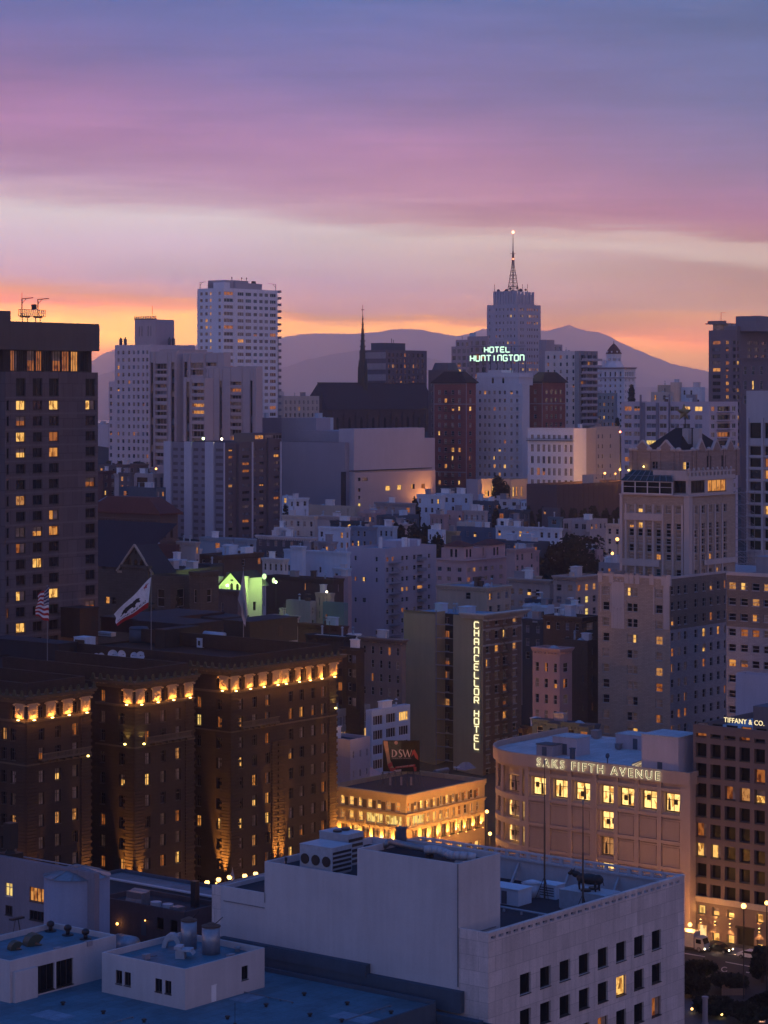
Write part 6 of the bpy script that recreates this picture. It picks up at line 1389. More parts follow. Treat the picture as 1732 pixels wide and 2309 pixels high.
for i in range(len(cR_)):
 u = (cR_[i-1]+cR_[i])/2 if i else cR_[0]-1.2; m.box(u-.2,u+.2,-.28,-.003,0,zt-2.2)
m.box(-.35,-.004,-.0,1.0,0,zt); m.box(-.35,1.0,-.35,-.004,0,zt); m.box(-.35,-.005,Bb-.6,Bb+.1,0,zt)
for (y0,y1_,p0,p1) in ((1161,1177,1410,1497),(1266,1282,1405,1489)):
 m.box(-.42,-.285,B.b(p1),B.b(p0),ky(y1_),ky(y0))
m.box(B.a(1585),B.a(1659),-.42,-.285,ky(1278),ky(1266)); m.box(-.5,A_+.2,-.5,0,zt-.3,zt); m.box(-.5,-.001,.001,Bb+.2,zt-.3,zt)
B.part('piers',m,cast)
zP = zt; zQ = ky(1084)
hg = B.addwins('R',.3,[(B.a(1561),B.a(1592)),(B.a(1599),B.a(1640))],[(zP+.5,zQ-.1)],['kl'],'b','dark',.2); hg2 = B.addwins('L',.3,[(B.b(1545),B.b(1518))],[(zP+.5,zQ-.1)],['k'],'c','dark',.2)
m = MB(); pierce(m,'R',.3,.3,A_-.3,zP,zQ+.6,hg,.2); pierce(m,'L',.3,.3,Bb-.3,zP,zQ+.6,hg2,.2); zR = ky(1062)
m.poly([(.3,.3,zQ+.6),(A_-.3,.3,zQ+.6),(A_-.3,Bb-.3,zQ+.6),(.3,Bb-.3,zQ+.6)])
for i in range(12): u = .4+i*(A_-1)/12; m.box(u,u+.7,.05,.35,zQ+.3,zR)
for i in range(12): u = .4+i*(Bb*.5)/12; m.box(.05,.35,u,u+.7,zQ+.3,zR)
m.box(.0,A_,.0,.3,zQ,zQ+.9); m.box(.0,.3,.301,B.b(1515),zQ,zQ+.9); m.box(0,A_,0,.3,zR-.4,zR-.1); m.box(0,.3,.301,B.b(1515),zR-.4,zR-.1)
for i in range(10): u = i*(A_/10)+.3; m.blob((u,.1,zR+.2),(.3,.3,.45),6,4)
B.part('terrace_parapet',m,cast)
yv0,yv1 = B.b(1516,-.6),B.b(1405,-.6); m = MB(); g = MB(); n = 4
for i in range(n+1): u = yv0+(yv1-yv0)*i/n; m.box(-.7,-.5,u-.1,u+.1,zP,zQ-.3)
m.box(-.75,-.45,yv0,yv1,zQ-.5,zQ-.2); m.box(-.72,-.48,yv0,yv1,zP,zP+.25); m.box(-.7,-.5,yv0,yv1,zQ-1.6,zQ-1.5)
g.poly([(-.55,yv0,zP),(-.55,yv1,zP),(-.55,yv1,zQ-.4),(-.55,yv0,zQ-.4)])
B.part('pavilion_frame',m,C_['pale']); B.part('pavilion_glass',g,PANE['k'])
m = MB(); c_ = (yv0+yv1)/2
for i in range(8): u0,u1 = yv0-.5+(yv1-yv0+1)*i/8,yv0-.5+(yv1-yv0+1)*(i+1)/8; v0,v1 = c_+(u0-c_)*.72,c_+(u1-c_)*.72; m.poly([(-1.0,u0,zQ-.3),(-1.0,u1,zQ-.3),(.8,v1,zQ+2.0),(.8,v0,zQ+2.0)]); m.tube((-1.0,u0,zQ-.25),(.8,v0,zQ+2.05),.09,4,1)
m.tube((-.2,yv0-.2,zQ+.9),(-.2,yv1+.2,zQ+.9),.06,4,1)
B.part('pavilion_roof',m,[plain('dark_glazing',(.02,.03,.03),.2),C_['metal']])
xc0,yc0 = 2.2,2.6; ca,cb_ = B.a(1668,yc0),B.b(1419,xc0); zK0,zK1 = zQ+.5,B.z(1015,xc0,yc0)
hk = B.addwins('L',xc0,[(B.b(1546,xc0)-.5,B.b(1546,xc0)+.5),(B.b(1551,xc0)+.1-.6,B.b(1551,xc0)+.1+.3)],[(zR+.1,zR+2.0)],['L'],'s','pale',.3) if False else []
wk = [(B.b(p,xc0)-.42,B.b(p,xc0)+.42) for p in (1473,1481)]; hk += B.addwins('L',xc0,wk,[(zR+.2,B.z(1042,xc0,0))],['##'],'s','pale',.25)
wk2 = [(B.b(p,xc0)-.42,B.b(p,xc0)+.42) for p in (1542.5,1550)]; hk += B.addwins('L',xc0,wk2,[(zR+.2,B.z(1042,xc0,0))],['k',] and ['Lk'],'s','pale',.25)
wr = [(B.a(p,yc0)-.35,B.a(p,yc0)+.35) for p in (1596,1602,1629,1635)]; hr_ = B.addwins('R',yc0,wr,[(zR+.2,B.z(1030,xc0,yc0))],['####'],'s','dark',.25)
m = MB(); pierce(m,'L',xc0,yc0,cb_,zK0,zK1,hk,.25); pierce(m,'R',yc0,xc0,ca,zK0,zK1,hr_,.25); m.poly([(ca,yc0,zK0),(ca,cb_,zK0),(ca,cb_,zK1),(ca,yc0,zK1)]); m.poly([(xc0,cb_,zK0),(ca,cb_,zK0),(ca,cb_,zK1),(xc0,cb_,zK1)]); m.poly([(xc0,yc0,zK1-.1),(ca,yc0,zK1-.1),(ca,cb_,zK1-.1),(xc0,cb_,zK1-.1)])
def gableL(px,w,h): u = B.b(px,xc0); m.prism  # noqa
gb = MB()
for px,top in ((1449,993),(1502,993)):
 u = B.b(px,xc0); h = B.z(top,xc0,u)-zK1; w_ = 2.2
 for x in (xc0-.2,xc0+.5): m.poly([(x,u-w_,zK1-.2),(x,u+w_,zK1-.2),(x,u,zK1+h-.3)])
 for s_ in (-1,1): gb.tube((xc0+.1,u+s_*(w_+.1),zK1-.3),(xc0+.1,u,zK1+h),.32,4)
for px,top in ((1581,992),(1615,992),(1646,991)):
 u = B.a(px,yc0); h = B.z(top,u,yc0)-zK1; w_ = 1.9
 for y in (yc0-.2,yc0+.5): m.poly([(u-w_,y,zK1-.2),(u+w_,y,zK1-.2),(u,y,zK1+h-.3)])
 for s_ in (-1,1): gb.tube((u+s_*w_,yc0+.1,zK1-.3),(u+s_*.3,yc0+.1,zK1+h-.2),.38,6)
 gb.blob((u,yc0+.1,zK1+h-.1),(.5,.4,.5),8,5)
for px in (1423,1434,1464,1487,1517,1530): u = B.b(px,xc0); gb.blob((xc0,u,zK1+.1),(.45,.75,.5),8,5); m.box(xc0-.2,xc0-.003,u-.35,u+.35,zK0,zK1)
for px in (1562,1572,1598,1632,1661): u = B.a(px,yc0); gb.blob((u,yc0,zK1+.1),(.7,.45,.45),8,5); m.box(u-.3,u+.3,yc0-.2,yc0-.003,zK0,zK1)
gb.box(xc0-.1,xc0+.3,yc0,cb_,zK1-.25,zK1+.02); gb.box(xc0+.3,ca,yc0-.1,yc0+.3,zK1-.25,zK1+.02)
B.part('crown_wall',m,wall('crown_brick',(.38,.26,.22),.14,kind='brick')); B.part('crown_gables',gb,cast)
m = MB(); zh = B.z(965,ca/2,cb_/2)
b0 = [(xc0+2.5,yc0+2.5),(ca-2,yc0+2.5),(ca-2,cb_-2),(xc0+2.5,cb_-2)]; m.prism(b0,zK1-.1,zh,scale=.22); B.part('hipped_roof',m,C_['droof'])
m = MB()
for px,dxx in ((1549,0),(1573,0)):
 x_,y_ = ca*.40,B.b(px,ca*.40); m.box(x_-.7,x_+.7,y_-.75,y_+.75,zK1,B.z(966,x_,y_))
B.part('roof_stack',m,cast)
B.finish(rich=True)
xs_,ys_ = ca*.42,B.b(1546,ca*.42); cz = B.z(930,xs_,ys_); z0_ = B.z(960,xs_,ys_); k = B.wp(xs_,ys_).y/F
t_ = thing('star_ornament','large dull gold five-pointed star on a short mast above the crown roof','ornament',at(B,xs_,ys_,z0_),rad(20))
g = MB(); R0 = 21*k; P = starp(-4*k*0,0,R0); P = [(x,-(y)) for x,y in P]
for i in range(10):
 a_,b_ = P[i],P[(i+1) % 10]
 for s_ in (-1,1): g.poly([(a_[0],0,a_[1]),(b_[0],0,b_[1]),(0,s_*.55,0)])
obj('star',g,plain('dull_gold',(.30,.20,.08),.4,.5),t_,loc=(-.4,0,cz-z0_))
g = MB(); g.tube((0,.2,-1),(0,.2,cz-z0_),.12,6); g.tube((-1.2,.2,.2),(1.2,.2,.2),.06,4); obj('mast',g,C_['steel'],t_)
for (px,py,lab) in ((1454,1052,'small bright yellow floodlight on the crown wall of the hotel tower'),(1420,1060,'small bright yellow floodlight at the left corner of the hotel tower terrace')):
 y_ = B.b(px,xc0-.2); lampthing('flood_lamp',lab,'lamp',at(B,xc0-.2,y_,B.z(py,xc0,y_)),15,YEL,.1,None,[('arm',(lambda q: (q.tube((0,0,0),(-.4,0,0),.05),q)[1])(MB()),C_['steel'])],B.rz,(-.45,0,0),glow('yellow_uplight_lens',(1,.8,.25),14),.2)
# THE HILLTOP
def rowsY(B,y0,pitch,n,h,x=0,y=0): return [(B.z(y0+pitch*k+h/2,x,y),B.z(y0+pitch*k-h/2,x,y)) for k in range(n)]
def colsR(B,ps,w,y0=0): k = w/2; return [(B.a(p-k,y0),B.a(p+k,y0)) for p in ps]
def colsL(B,ps,w,x0=0): k = w/2; return [(B.b(p+k,x0),B.b(p-k,x0)) for p in ps]
def zbase(px,D,extra=8): return gz((px-CX)/F*D,D)-extra
gA = wall('pink_grey_stucco',(0.74,0.58,0.58),0.12)
B = Bld('stepped_apartment_tower','pink-grey stepped apartment tower with a square crown of small spikes','tower',340,1060,zbase(340,1060))
zt = B.z(777); hL = B.addwins('L',0,colsL(B,(267,278,291,302,312,323,332),5),rowsY(B,794,16.8,17,8.5),{'#': 30,'c': 50,'w': 12,'o': 4,'l': 2},'s','pale',.3)
mass(B,0,B.a(440),0,B.b(259),0,zt,gA,C_['rroof'],[],hL,.3,.6)
yb = B.b(259)
m = MB(); zs_ = B.z(860,0,yb); hS = B.addwins('L',.8,colsL(B,(250,262,271),5.5,.8),rowsY(B,877,16.8,12,9),MIXD,'s','pale',.3)
pierce(m,'L',.8,yb-4.5,B.b(245.5,.8),0,zs_,hS,.3); m.box(1.2,20,yb-1,B.b(245.5,.8),0,zs_-.02); m.box(.5,3,yb-4.6,yb-.2,zs_-.02,zs_+.6); B.part('low_wing',m,gA)
cx0,cy1,cy0 = 6.0,B.b(304,6.0),B.b(351,6.0); zc = B.z(720,6,cy0); ca_ = 12.0
hc = B.addwins('L',cx0,colsL(B,(314,320,334,340),2.5,cx0),[(B.z(758,cx0,cy0),B.z(735,cx0,cy0))],['cccc'],'g','pale',.3)
m = MB(); pierce(m,'L',cx0,cy0,cy1,zt-1,zc,hc,.3); m.box(cx0+.4,cx0+ca_,cy0,cy1,zt-1,zc-.02); m.box(cx0-.004,cx0+.4,cy0+.001,cy0+.2,zt-1,zc)
B.part('crown',m,wall('crown_stucco',(.52,.40,.42),.12))
m = MB()
for k in range(13): u = cy0+(cy1-cy0)*k/12; m.prism([(cx0-.2,u-.3),(cx0+.4,u-.3),(cx0+.4,u+.3),(cx0-.2,u+.3)],zc-.02,zc+1.6,scale=.2); m.blob((cx0+.1,u,zc+1.2),(.3,.35,.4),5,4)
m.tube((cx0+3,(cy0+cy1)/2-1.5,zc),(cx0+3,(cy0+cy1)/2-1.5,B.z(689,cx0,cy0)),.12,5)
for px in (273,283,382,391):
 u = B.b(px,1) if px < 340 else None
 if u: m.box(.4,1.4,u-.5,u+.5,zt,zt+2.6); m.cyl(.9,u,zt+2.6,zt+3.6,.6,.2,6)
 else: v = B.a(px,1); m.box(v-.5,v+.5,.4,1.4,zt,zt+2.6); m.cyl(v,.9,zt+2.6,zt+3.6,.6,.2,6)
B.part('finials',m,C_['dgrey']); B.finish()
simple('far_apartment_block','plain hazy grey block between the left tower and the stepped tower',205,244,262,957,1120,1050,gA,C_['rroof'],0,0,bits=3)
bA = wall('taupe_concrete',(0.55,0.43,0.43),0.14);
def balcony_tower(label,xl,xc,xr,yt,yb_,D,colspec,y0,n,pitch=15.6,name='balcony_tower',matw=None,side='L',pen=None):
 B = Bld(name,label,'apartment tower',xc,D,zbase(xc,D)); w_ = matw or bA
 zt = B.z(yt); Bb = B.b(xl) if xl < xc else 12; A_ = B.a(xr) if xr > xc else 10
 hs = []; g = MB()
 f = B.b if side == 'L' else B.a
 for p0,p1,kd in colspec:
  u0,u1 = sorted((f(p0),f(p1)))
  for k in range(n):
   z1_ = B.z(y0+pitch*k-pitch*.38); z0_ = B.z(y0+pitch*k+pitch*.42)
   if kd == 'b':
    hs += B.addwins(side,0,[(u0,u1)],[(z0_,z1_)],[B.rnd.choice(['k','#','#','k','c','k','#','o','k','w','l'])],'b','pale',1.2)
    (g.box(-.12,-.004,u0-.1,u1+.1,z0_-.25,z0_+.85) if side == 'L' else g.box(u0-.1,u1+.1,-.12,-.004,z0_-.25,z0_+.85)) if B.rnd.random() < .75 else None
   else: hs += B.addwins(side,0,[(u0,u1)],[(z0_-.8,z1_+.4)],[B.rnd.choice(['k','#','#','k','k','#','c','w','t'])],'g','dark',.5)
 mass(B,0,A_,0,Bb,0,zt,w_,C_['rroof'],hs if side == 'R' else [],hs if side == 'L' else [],1.2,.8)
 if g.f: B.part('balcony_parapets',g,w_)
 m = MB()
 es = sorted(set([f(p) for c in colspec for p in c[:2]]))
 for e in es: m.box(-.3,-.005,e-.12,e+.12,0,zt-.3) if side == 'L' else m.box(e-.12,e+.12,-.3,-.005,0,zt-.3)
 B.part('piers',m,w_)
 if pen: pent(B,3,A_-2,Bb*pen[0],Bb*pen[1],zt-.8,pen[2],w_)
 B.finish(); return B
balcony_tower('taupe balcony tower with dark window stripes in front of the stepped pink-grey tower',337,398,480,792,1060,1000,[(339.5,347,'d'),(350.5,378,'b'),(386,395,'d')],825,15,pen=(.1,.8,1.5))
B = balcony_tower('upper taupe block with a recessed top storey beside the tall white tower',413,505,520,795,950,985,[(415,424,'d'),(430,460,'b'),(464,490,'b')],823,2,name='upper_block')
balcony_tower('lower taupe balcony tower with one bright yellow window',415,463,480,853,960,945,[(420,429,'d'),(433,462,'b')],869,9)
balcony_tower('right taupe balcony tower with a stripe of dark windows and a bright corner lamp',466,578,590,829,960,960,[(470,481,'d'),(495,502,'d'),(520,546,'b'),(564,571,'d')],866,9)
balcony_tower('small taupe tower just left of the tall white tower base',500,580,592,826,960,972,[(505,514,'d'),(521,550,'b'),(553,560,'d')],838,1,name='upper_block')
wt = wall('white_tower_concrete',(0.84,0.80,0.84),0.08)
B = Bld('white_apartment_tower','tall white apartment tower with a gridded front, glazed corner bays and rooftop davits','tower',503,1040,zbase(503,1040))
zt = B.z(649); Bb = B.b(446)
P = 15.25; n = 19; rY = lambda x=0,y=0: rowsY(B,661,P,n,7.5)
hL = B.addwins('L',0,colsL(B,(454,465.5),6) + colsL(B,(475,),3.2) + colsL(B,(495,),5.5),rY(),['cclc','#clc','ccl#','ctlc','cLcc'.replace('L','D'),'#LL#'.replace('LL','DD'),'ccDc','ccL#','ccDc','##c#'],'g','white',.25)
A_ = B.a(626)
cR = [(504.5,526),(536,550),(554,567),(572,580),(585,593),(597,605),(609,622.5)]
hR = B.addwins('R',0,[(B.a(p0),B.a(p1)) for p0,p1 in cR],rowsY(B,661,P,n,8),['o######','#ct####','cc#####','ccc#c##','cccccc#','occcccc','#cco#co','#lc####','cc##cc#','cc#tt##','ccct#cc'],'d','white',.25)
mass(B,0,A_,0,Bb,0,zt,wt,C_['rroof'],hR,hL,.25,.6)
m = MB()
for p in (503.5,527.5,533,551.5,569,582,595,607,624.5): u = B.a(p); m.box(u-.22,u+.22,-.25,-.004,0,zt-.4)
m.box(-.28,-.005,0,.5,0,zt); m.box(-.28,-.004,Bb-.5,Bb+.05,0,zt)
B.part('piers',m,wt)
m = MB()
for k in range(n+2): z_ = B.z(653+P*k); m.box(A_+.02,A_+3.2,.5,5,z_-.18,z_+.1); m.box(A_+3.05,A_+3.2,.5,5,z_+.103,z_+1.0)
m.box(A_+.01,A_+2.0,1.2,14,0,B.z(760)); B.part('side_balconies',m,C_['grey'])
pent(B,B.a(531,3),B.a(560,3),3,9,zt-.6,4.2,C_['lilac'])
g = MB(); g.box(B.a(522),B.a(606),4,14,zt-.6,B.z(637,0,4)); g.box(B.a(522),B.a(568),4.1,14,zt-.6,B.z(630,0,4)); g.box(B.a(566)-.1,B.a(606),3.8,4-.01,zt+2,B.z(637,0,4)+.4); B.part('penthouse',g,C_['lilac'])
g = MB(); u0,u1 = B.b(477),B.b(501); g.box(1.2,5,min(u0,u1),max(u0,u1),zt-.6,B.z(636)); B.part('lift_house',g,wt)
g = MB()
for (x,y,s) in ((.5,B.b(449.5),1),(A_-.6,.5,-1)):
 g.tube((x,y,zt),(x,y,zt+2.8),.14,5);
 if s > 0: g.tube((x,y,zt+2.8),(x,y-3.6,zt+2.9),.1,5); g.tube((x,y,zt+1.2),(x,y-1.4,zt+2.8),.08,4)
 else: g.tube((x,y,zt+2.8),(x-4.8,y,zt+2.9),.1,5); g.tube((x,y,zt+1.2),(x-2,y,zt+2.8),.08,4)
for px in (523,545,556): u = B.a(px,5); g.tube((u,5,B.z(630,0,4)),(u,5,B.z(623,0,4)),.1,4); g.blob((u,5,B.z(624,0,4)),(.35,.35,.5),5,4)
u = B.a(572,5); g.cyl(u,5,B.z(637,0,4),B.z(629,0,4),1.2,.9,8)
B.part('davit',g,C_['steel']); B.finish()
simple('small_apartment_block','small beige block with a low roof shed between the white tower and the church',610,640,720,893,1110,945,C_['beige'],C_['rroof'],8,0,3.0,1.8,.4,2.0,bits=3,patR=['cccccccc','ccclcccc','########'])
ch = wall('church_brown_stone',(0.085,0.06,0.07),0.2,kind='block'); chr_ = wall('church_roof_slate',(0.028,0.028,0.045),0.2)
B = Bld('hilltop_church','long dark church with a steep slate roof, buttressed nave and needle spire','church',738,1150,zbase(738,1150))
za = B.z(924,0,0); zr_ = B.z(869); A_ = B.a(985); Yb = B.b(683)
m = MB(); m.box(0,A_,0,Yb,0,za); B.part('nave_wall',m,ch)
m = MB(); yr = Yb*.5; xr0 = B.a(716,yr)
m.poly([(-.6,-.6,za),(A_,-.6,za),(A_,yr,zr_+1),(max(xr0,2),yr,zr_+1)]); m.poly([(-.6,-.6,za),(max(xr0,2),yr,zr_+1),(-.6,Yb+.6,za)]); m.poly([(-.6,Yb+.6,za),(max(xr0,2),yr,zr_+1),(A_,yr,zr_+1),(A_,Yb+.6,za)])
m.box(max(xr0,2),A_,yr-.3,yr+.3,zr_+.95,zr_+1.5); B.part('roof',m,chr_)
m = MB(); w = MB()
for k in range(9):
 u = 3+k*(A_-4)/9; m.box(u-.7,u+.7,-1.3,-.004,0,za-3); m.prism([(u-.7,-1.3),(u+.7,-1.3),(u+.7,-.3),(u-.7,-.3)],za-2.998,za-.6,scale=.3)
 v = u+(A_-4)/18; w.box(v-.9,v+.9,-.08,-.004,za-11,za-5); w.cyl(v,-.04,za-5,za-4.99,.01,.01,4)
 w.prism([(v-.9,-.08),(v+.9,-.08),(v+.9,-.004),(v-.9,-.004)],za-4.998,za-3.6,scale=.15)
B.part('buttresses',m,ch); B.part('lancet_windows',w,PANE['k'])
m = MB(); yg = Yb*.5; m.poly([(-.1,2,za-.1),(-.1,Yb-2,za-.1),(-.1,yg,zr_-3)]); m.cyl(-.2,yg,0,za+2,3.2,3.2,10); m.cyl(-.2,yg,za+2,za+6.5,3.4,.3,10)
for s_ in (4,Yb-4): m.box(-1,.6,s_-1,s_+1,0,za+1.5); m.prism([(-1,s_-1),(.6,s_-1),(.6,s_+1),(-1,s_+1)],za+1.503,za+5.5,scale=.1)
B.part('apse',m,ch)
xs_ = B.a(818,yr); z0_ = B.z(890,xs_,yr)-3; zT_ = B.z(693,xs_,yr); zm = B.z(828,xs_,yr); zq = B.z(806,xs_,yr); rb = 16.5*B.wp(xs_,yr).y/F/2
m = MB()
for k in range(8):
 a0 = k*math.pi/4+.2; m.tube((xs_+rb*1.25*math.cos(a0),yr+rb*1.25*math.sin(a0),z0_),(xs_+rb*1.1*math.cos(a0),yr+rb*1.1*math.sin(a0),zm),.5,5)
 m.tube((xs_+rb*1.1*math.cos(a0),yr+rb*1.1*math.sin(a0),zm),(xs_+rb*1.05*math.cos(a0),yr+rb*1.05*math.sin(a0),zm+4),.4,5,r1=.05)
m.cyl(xs_,yr,z0_,zm-5,rb*1.15,rb*1.1,8); m.cyl(xs_,yr,zm-5,zm,rb*.7,rb*.6,8); m.cyl(xs_,yr,zm,zq,rb*.95,rb*.72,8)
zz_ = [zq+(zT_-3-zq)*k/8 for k in range(9)]; rr_ = [rb*.72*(1-k/8)**1.05+.12 for k in range(9)]
m.lathe(xs_,yr,list(zip(rr_,zz_)),8)
for k in range(1,8):
 for j in range(4): a0 = j*math.pi/2+.6; m.blob((xs_+rr_[k]*1.15*math.cos(a0),yr+rr_[k]*1.15*math.sin(a0),zz_[k]),(.28,.28,.35),5,4)
m.tube((xs_,yr,zT_-4),(xs_,yr,zT_+1.2),.13,5); m.tube((xs_-1.0,yr,zT_-1.2),(xs_+1.0,yr,zT_-1.2),.16,5); m.tube((xs_,yr-1.0,zT_-1.2),(xs_,yr+1.0,zT_-1.2),.16,5)
B.part('spire',m,wall('spire_lead',(.04,.045,.04),.3)); B.finish()
B = Bld('banded_block','flat-topped block behind the spire, banded pale on the left and dark gridded on the right','apartment block',870,1210,zbase(870,1210))
zt = B.z(789); hR = B.addwins('R',0,colsR(B,(878,887,896,905,914,923,933,943,953),4.6),rowsY(B,800,12.6,8,8.6),{'#': 45,'k': 25,'c': 12,'o': 7,'l': 3,'w': 6},'s','dark',.4)
mass(B,0,B.a(962.5),0,B.b(811),0,zt,wall('banded_dark',(.12,.105,.14),.15),C_['rroof'],hR,[],.4,.5)
m = MB()
for k in range(5): z_ = B.z(794+25*k); m.box(-.3,-.004,0,B.b(811),z_-3.2,z_)
B.part('pale_bands',m,C_['grey']); pent(B,3,B.a(914,3),3,12,zt-.5,4.0,C_['slate']); m = MB(); u = B.a(890,4); m.tube((u,6,zt+3.5),(u,6,zt+6),.25,6); m.tube((u+1.5,6,zt+3.5),(u+1.5,6,zt+5.4),.2,6); B.part('vent_pipe',m,C_['metal']); B.finish()
gm_ = wall('blue_grey_concrete',(0.52,0.46,0.52),0.1)
B = Bld('mast_tower','tall blue-grey tower with a notched crown carrying a lattice radio mast','tower',1168,1190,zbase(1168,1190))
zt = B.z(686); Bb = B.b(1098); A_ = B.a(1219.5)
hR = B.addwins('R',0,colsR(B,(1175,1180,1190,1195,1200,1206,1212),3),rowsY(B,697,15.1,20,6),['oLooooo','#LcLoll','##oocll','ccc####','#cc####','cc#####','cc#o###','ccc####'],'s','pale',.25)
hL = B.addwins('L',0,colsL(B,(1104,1119,1127,1135,1145,1152,1160),3),rowsY(B,697,15.1,20,6),['c#ccc#o','cccc#Lc','cc#cccc','c#occcc','co#cc##','ccccLoo','#occcc#','#c##c##'],'s','pale',.25)
mass(B,0,A_,0,Bb,0,zt,gm_,C_['rroof'],hR,hL,.25,.5)
xk = 2.5; m = MB(); y0_,y1_ = 3,B.b(1115,xk); zk = B.z(663,xk,3); ak = B.a(1202,3)
m.box(xk,ak,y0_,y1_,zt-.6,zk)
for k in range(9): u = y0_+(y1_-y0_)*k/8; m.box(xk-.4,xk+.6,u-.5,u+.5,zt-.6,zk+1.6)
for k in range(6): u = xk+(ak-xk)*k/5; m.box(u-.5,u+.5,y0_-.4,y0_+.6,zt-.6,zk+1.4)
B.part('crown',m,gm_)
m = MB(); xm,ym = 9,B.b(1157,9);
def mx(py): return B.z(py,xm,ym)
for k in range(4):
 a0 = k*math.pi/2+.5; c,s_ = math.cos(a0),math.sin(a0); m.tube((xm+3.2*c,ym+3.2*s_,zk-1),(xm+.7*c,ym+.7*s_,mx(600)),.16,4); m.tube((xm+.7*c,ym+.7*s_,mx(600)),(xm+.35*c,ym+.35*s_,mx(570)),.13,4)
for k in range(7):
 za_ = zk+(mx(600)-zk)*k/7; r_ = 3.2-2.5*k/7;
 for j in range(4):
  a0,a_1 = j*math.pi/2+.5,(j+1)*math.pi/2+.5; m.tube((xm+r_*math.cos(a0),ym+r_*math.sin(a0),za_),(xm+(r_-.3)*math.cos(a_1),ym+(r_-.3)*math.sin(a_1),za_+2.2),.09,3); m.tube((xm+r_*math.cos(a0),ym+r_*math.sin(a0),za_),(xm+r_*math.cos(a_1),ym+r_*math.sin(a_1),za_),.08,3)
m.tube((xm,ym,mx(600)),(xm,ym,mx(567)),.45,5); m.tube((xm,ym,mx(567)),(xm,ym,mx(525)),.28,5,r1=.12)
for py,r_ in ((621,2.0),(645,2.6),(572,1.6)): m.tube((xm-r_*.7,ym+r_*.7,mx(py)),(xm+r_*.7,ym-r_*.7,mx(py)),.12,4)
for (dx_,dz_,r_) in ((-3.5,.5,.9),(3.8,.8,.9),(-1.4,1.6,.7),(2.2,2.0,.6),(6.5,1,.6),(-7.5,.5,.8)): m.blob((xm+dx_*.7,ym-dx_*.7,zk+1.5+dz_),(r_,r_,r_),8,6)
for dx_ in (-9.5,7.5,4.8): m.tube((xm+dx_*.7,ym-dx_*.7,zk),(xm+dx_*.7,ym-dx_*.7,zk+5.4),.12,4)
B.part('radio_mast',m,plain('mast_steel',(.08,.05,.06),.6,.2))
for py,r_ in ((523.5,.75),(584,.5)): m = MB(); m.blob((xm,ym,mx(py)),r_,10,7); B.part('beacon',m,glow('red_beacon',(1.0,.22,.12),9.0),True)
B.finish()
wg = wall('taupe_far',(0.42,0.33,0.37),0.12)
simple('balcony_block','low terraced balcony block left of the mast tower behind the lit roof sign',1018,1052,1060,781,1160,860,wg,C_['rroof'],1,3,3.3,2.2,.7,1.2,'b','pale',patL=['ccc','#c#','#o#','LLo','c#c'],bits=1)
simple('balcony_block','stepped upper part of the balcony block left of the mast tower',1028,1058,1062,766,1175,860,wg,C_['rroof'],0,3,3.3,1.8,.5,1.2,bits=1)
simple('apartment_block','dark flat block directly left of the mast tower',1054,1098,1102,758,1182,860,wg,C_['rroof'],0,3,3.3,2.4,.6,2.2,'d',bits=1,patL=['ccc','#c#','lo#'])
simple('apartment_block','hazy block with an oval roof pavilion right of the mast tower',1210,1228,1268,776,1210,900,wg,C_['rroof'],4,0,3.3,1.8,.4,1.2,bits=1)
B = simple('pavilion_block','narrow block with a stair of warm lit windows right of the mast tower',1215,1232,1250,766,1180,950,wg,C_['rroof'],1,0,3.3,1.6,.5,7,patR=['#','o','l','L','D','L','o'],bits=0)
simple('apartment_block','grey-lilac apartment block with plain windows left of the balcony slab',1229,1300,1306,791,1120,960,gA,C_['rroof'],0,5,3.4,1.7,.3,2.0,bits=3,patL={'#': 60,'c': 25,'o': 6,'w': 9})
B = balcony_tower('grey slab with stacked thin balconies between the lilac block and the white domed tower',1296,1306,1348,791,960,1100,[(1309,1320,'b'),(1324,1334,'b'),(1337,1345,'b')],806,11,14.6,matw=wall('slab_grey',(.28,.26,.31),.12),side='R',name='balcony_slab')
m = MB(); A_ = B.a(1349)
for k in range(11): z_ = B.z(812.5+14.6*k); m.box(.1,A_+1.2,-1.5,-.35,z_-.22,z_); m.box(.1,A_+1.2,-1.5,-1.42,z_+.003,z_+.9)
B.part('balcony_slabs',m,C_['lilac'])
B = Bld('cupola_tower','white tower with an arched top storey and a small red-roofed cupola','tower',1408,1160,zbase(1408,1160))
zt = B.z(829); wc = wall('cream_white_tower',(.80,.74,.77),.08); Bb = B.b(1349); A_ = B.a(1433)
rr2 = rowsY(B,857,13,9,6)
hL = B.addwins('L',0,colsL(B,(1354,1364.5,1376,1387,1399),4.2),[(B.z(849),B.z(838))]+rr2,['k####']+['c#c##','#c#cc','c####'],'g','white',.4)
hR = B.addwins('R',0,colsR(B,(1411.5,1415.5,1419.5,1423.5,1428),2.6),[(B.z(849),B.z(838))]+rr2,['kkkkk','c.c.c','#.c.#'],'g','white',.4)
mass(B,0,A_,0,Bb,0,zt,wc,C_['redroof'],hR,hL,.4,.2)
m = MB(); cornice(m,0,A_,0,Bb,zt-.6,.8,.9,2); m.box(-.4,A_+.1,-.4,-.004,B.z(852)-.2,B.z(852)+.25); m.box(-.4,-.004,-.003,Bb,B.z(852)-.2,B.z(852)+.25); B.part('cornice',m,wall('cornice_pink',(.38,.28,.31),.1))
cxk = 3.0; cyk = B.b(1384,cxk+2.5); m = MB(); R_ = 16.5*B.wp(cxk,cyk).y/F
m.cyl(cxk+2.5,cyk,zt-.2,zt+1.6,R_*1.5,R_*1.4,8); m.cyl(cxk+2.5,cyk,zt+1.6,zt+3.2,R_*1.15,R_*1.1,8)
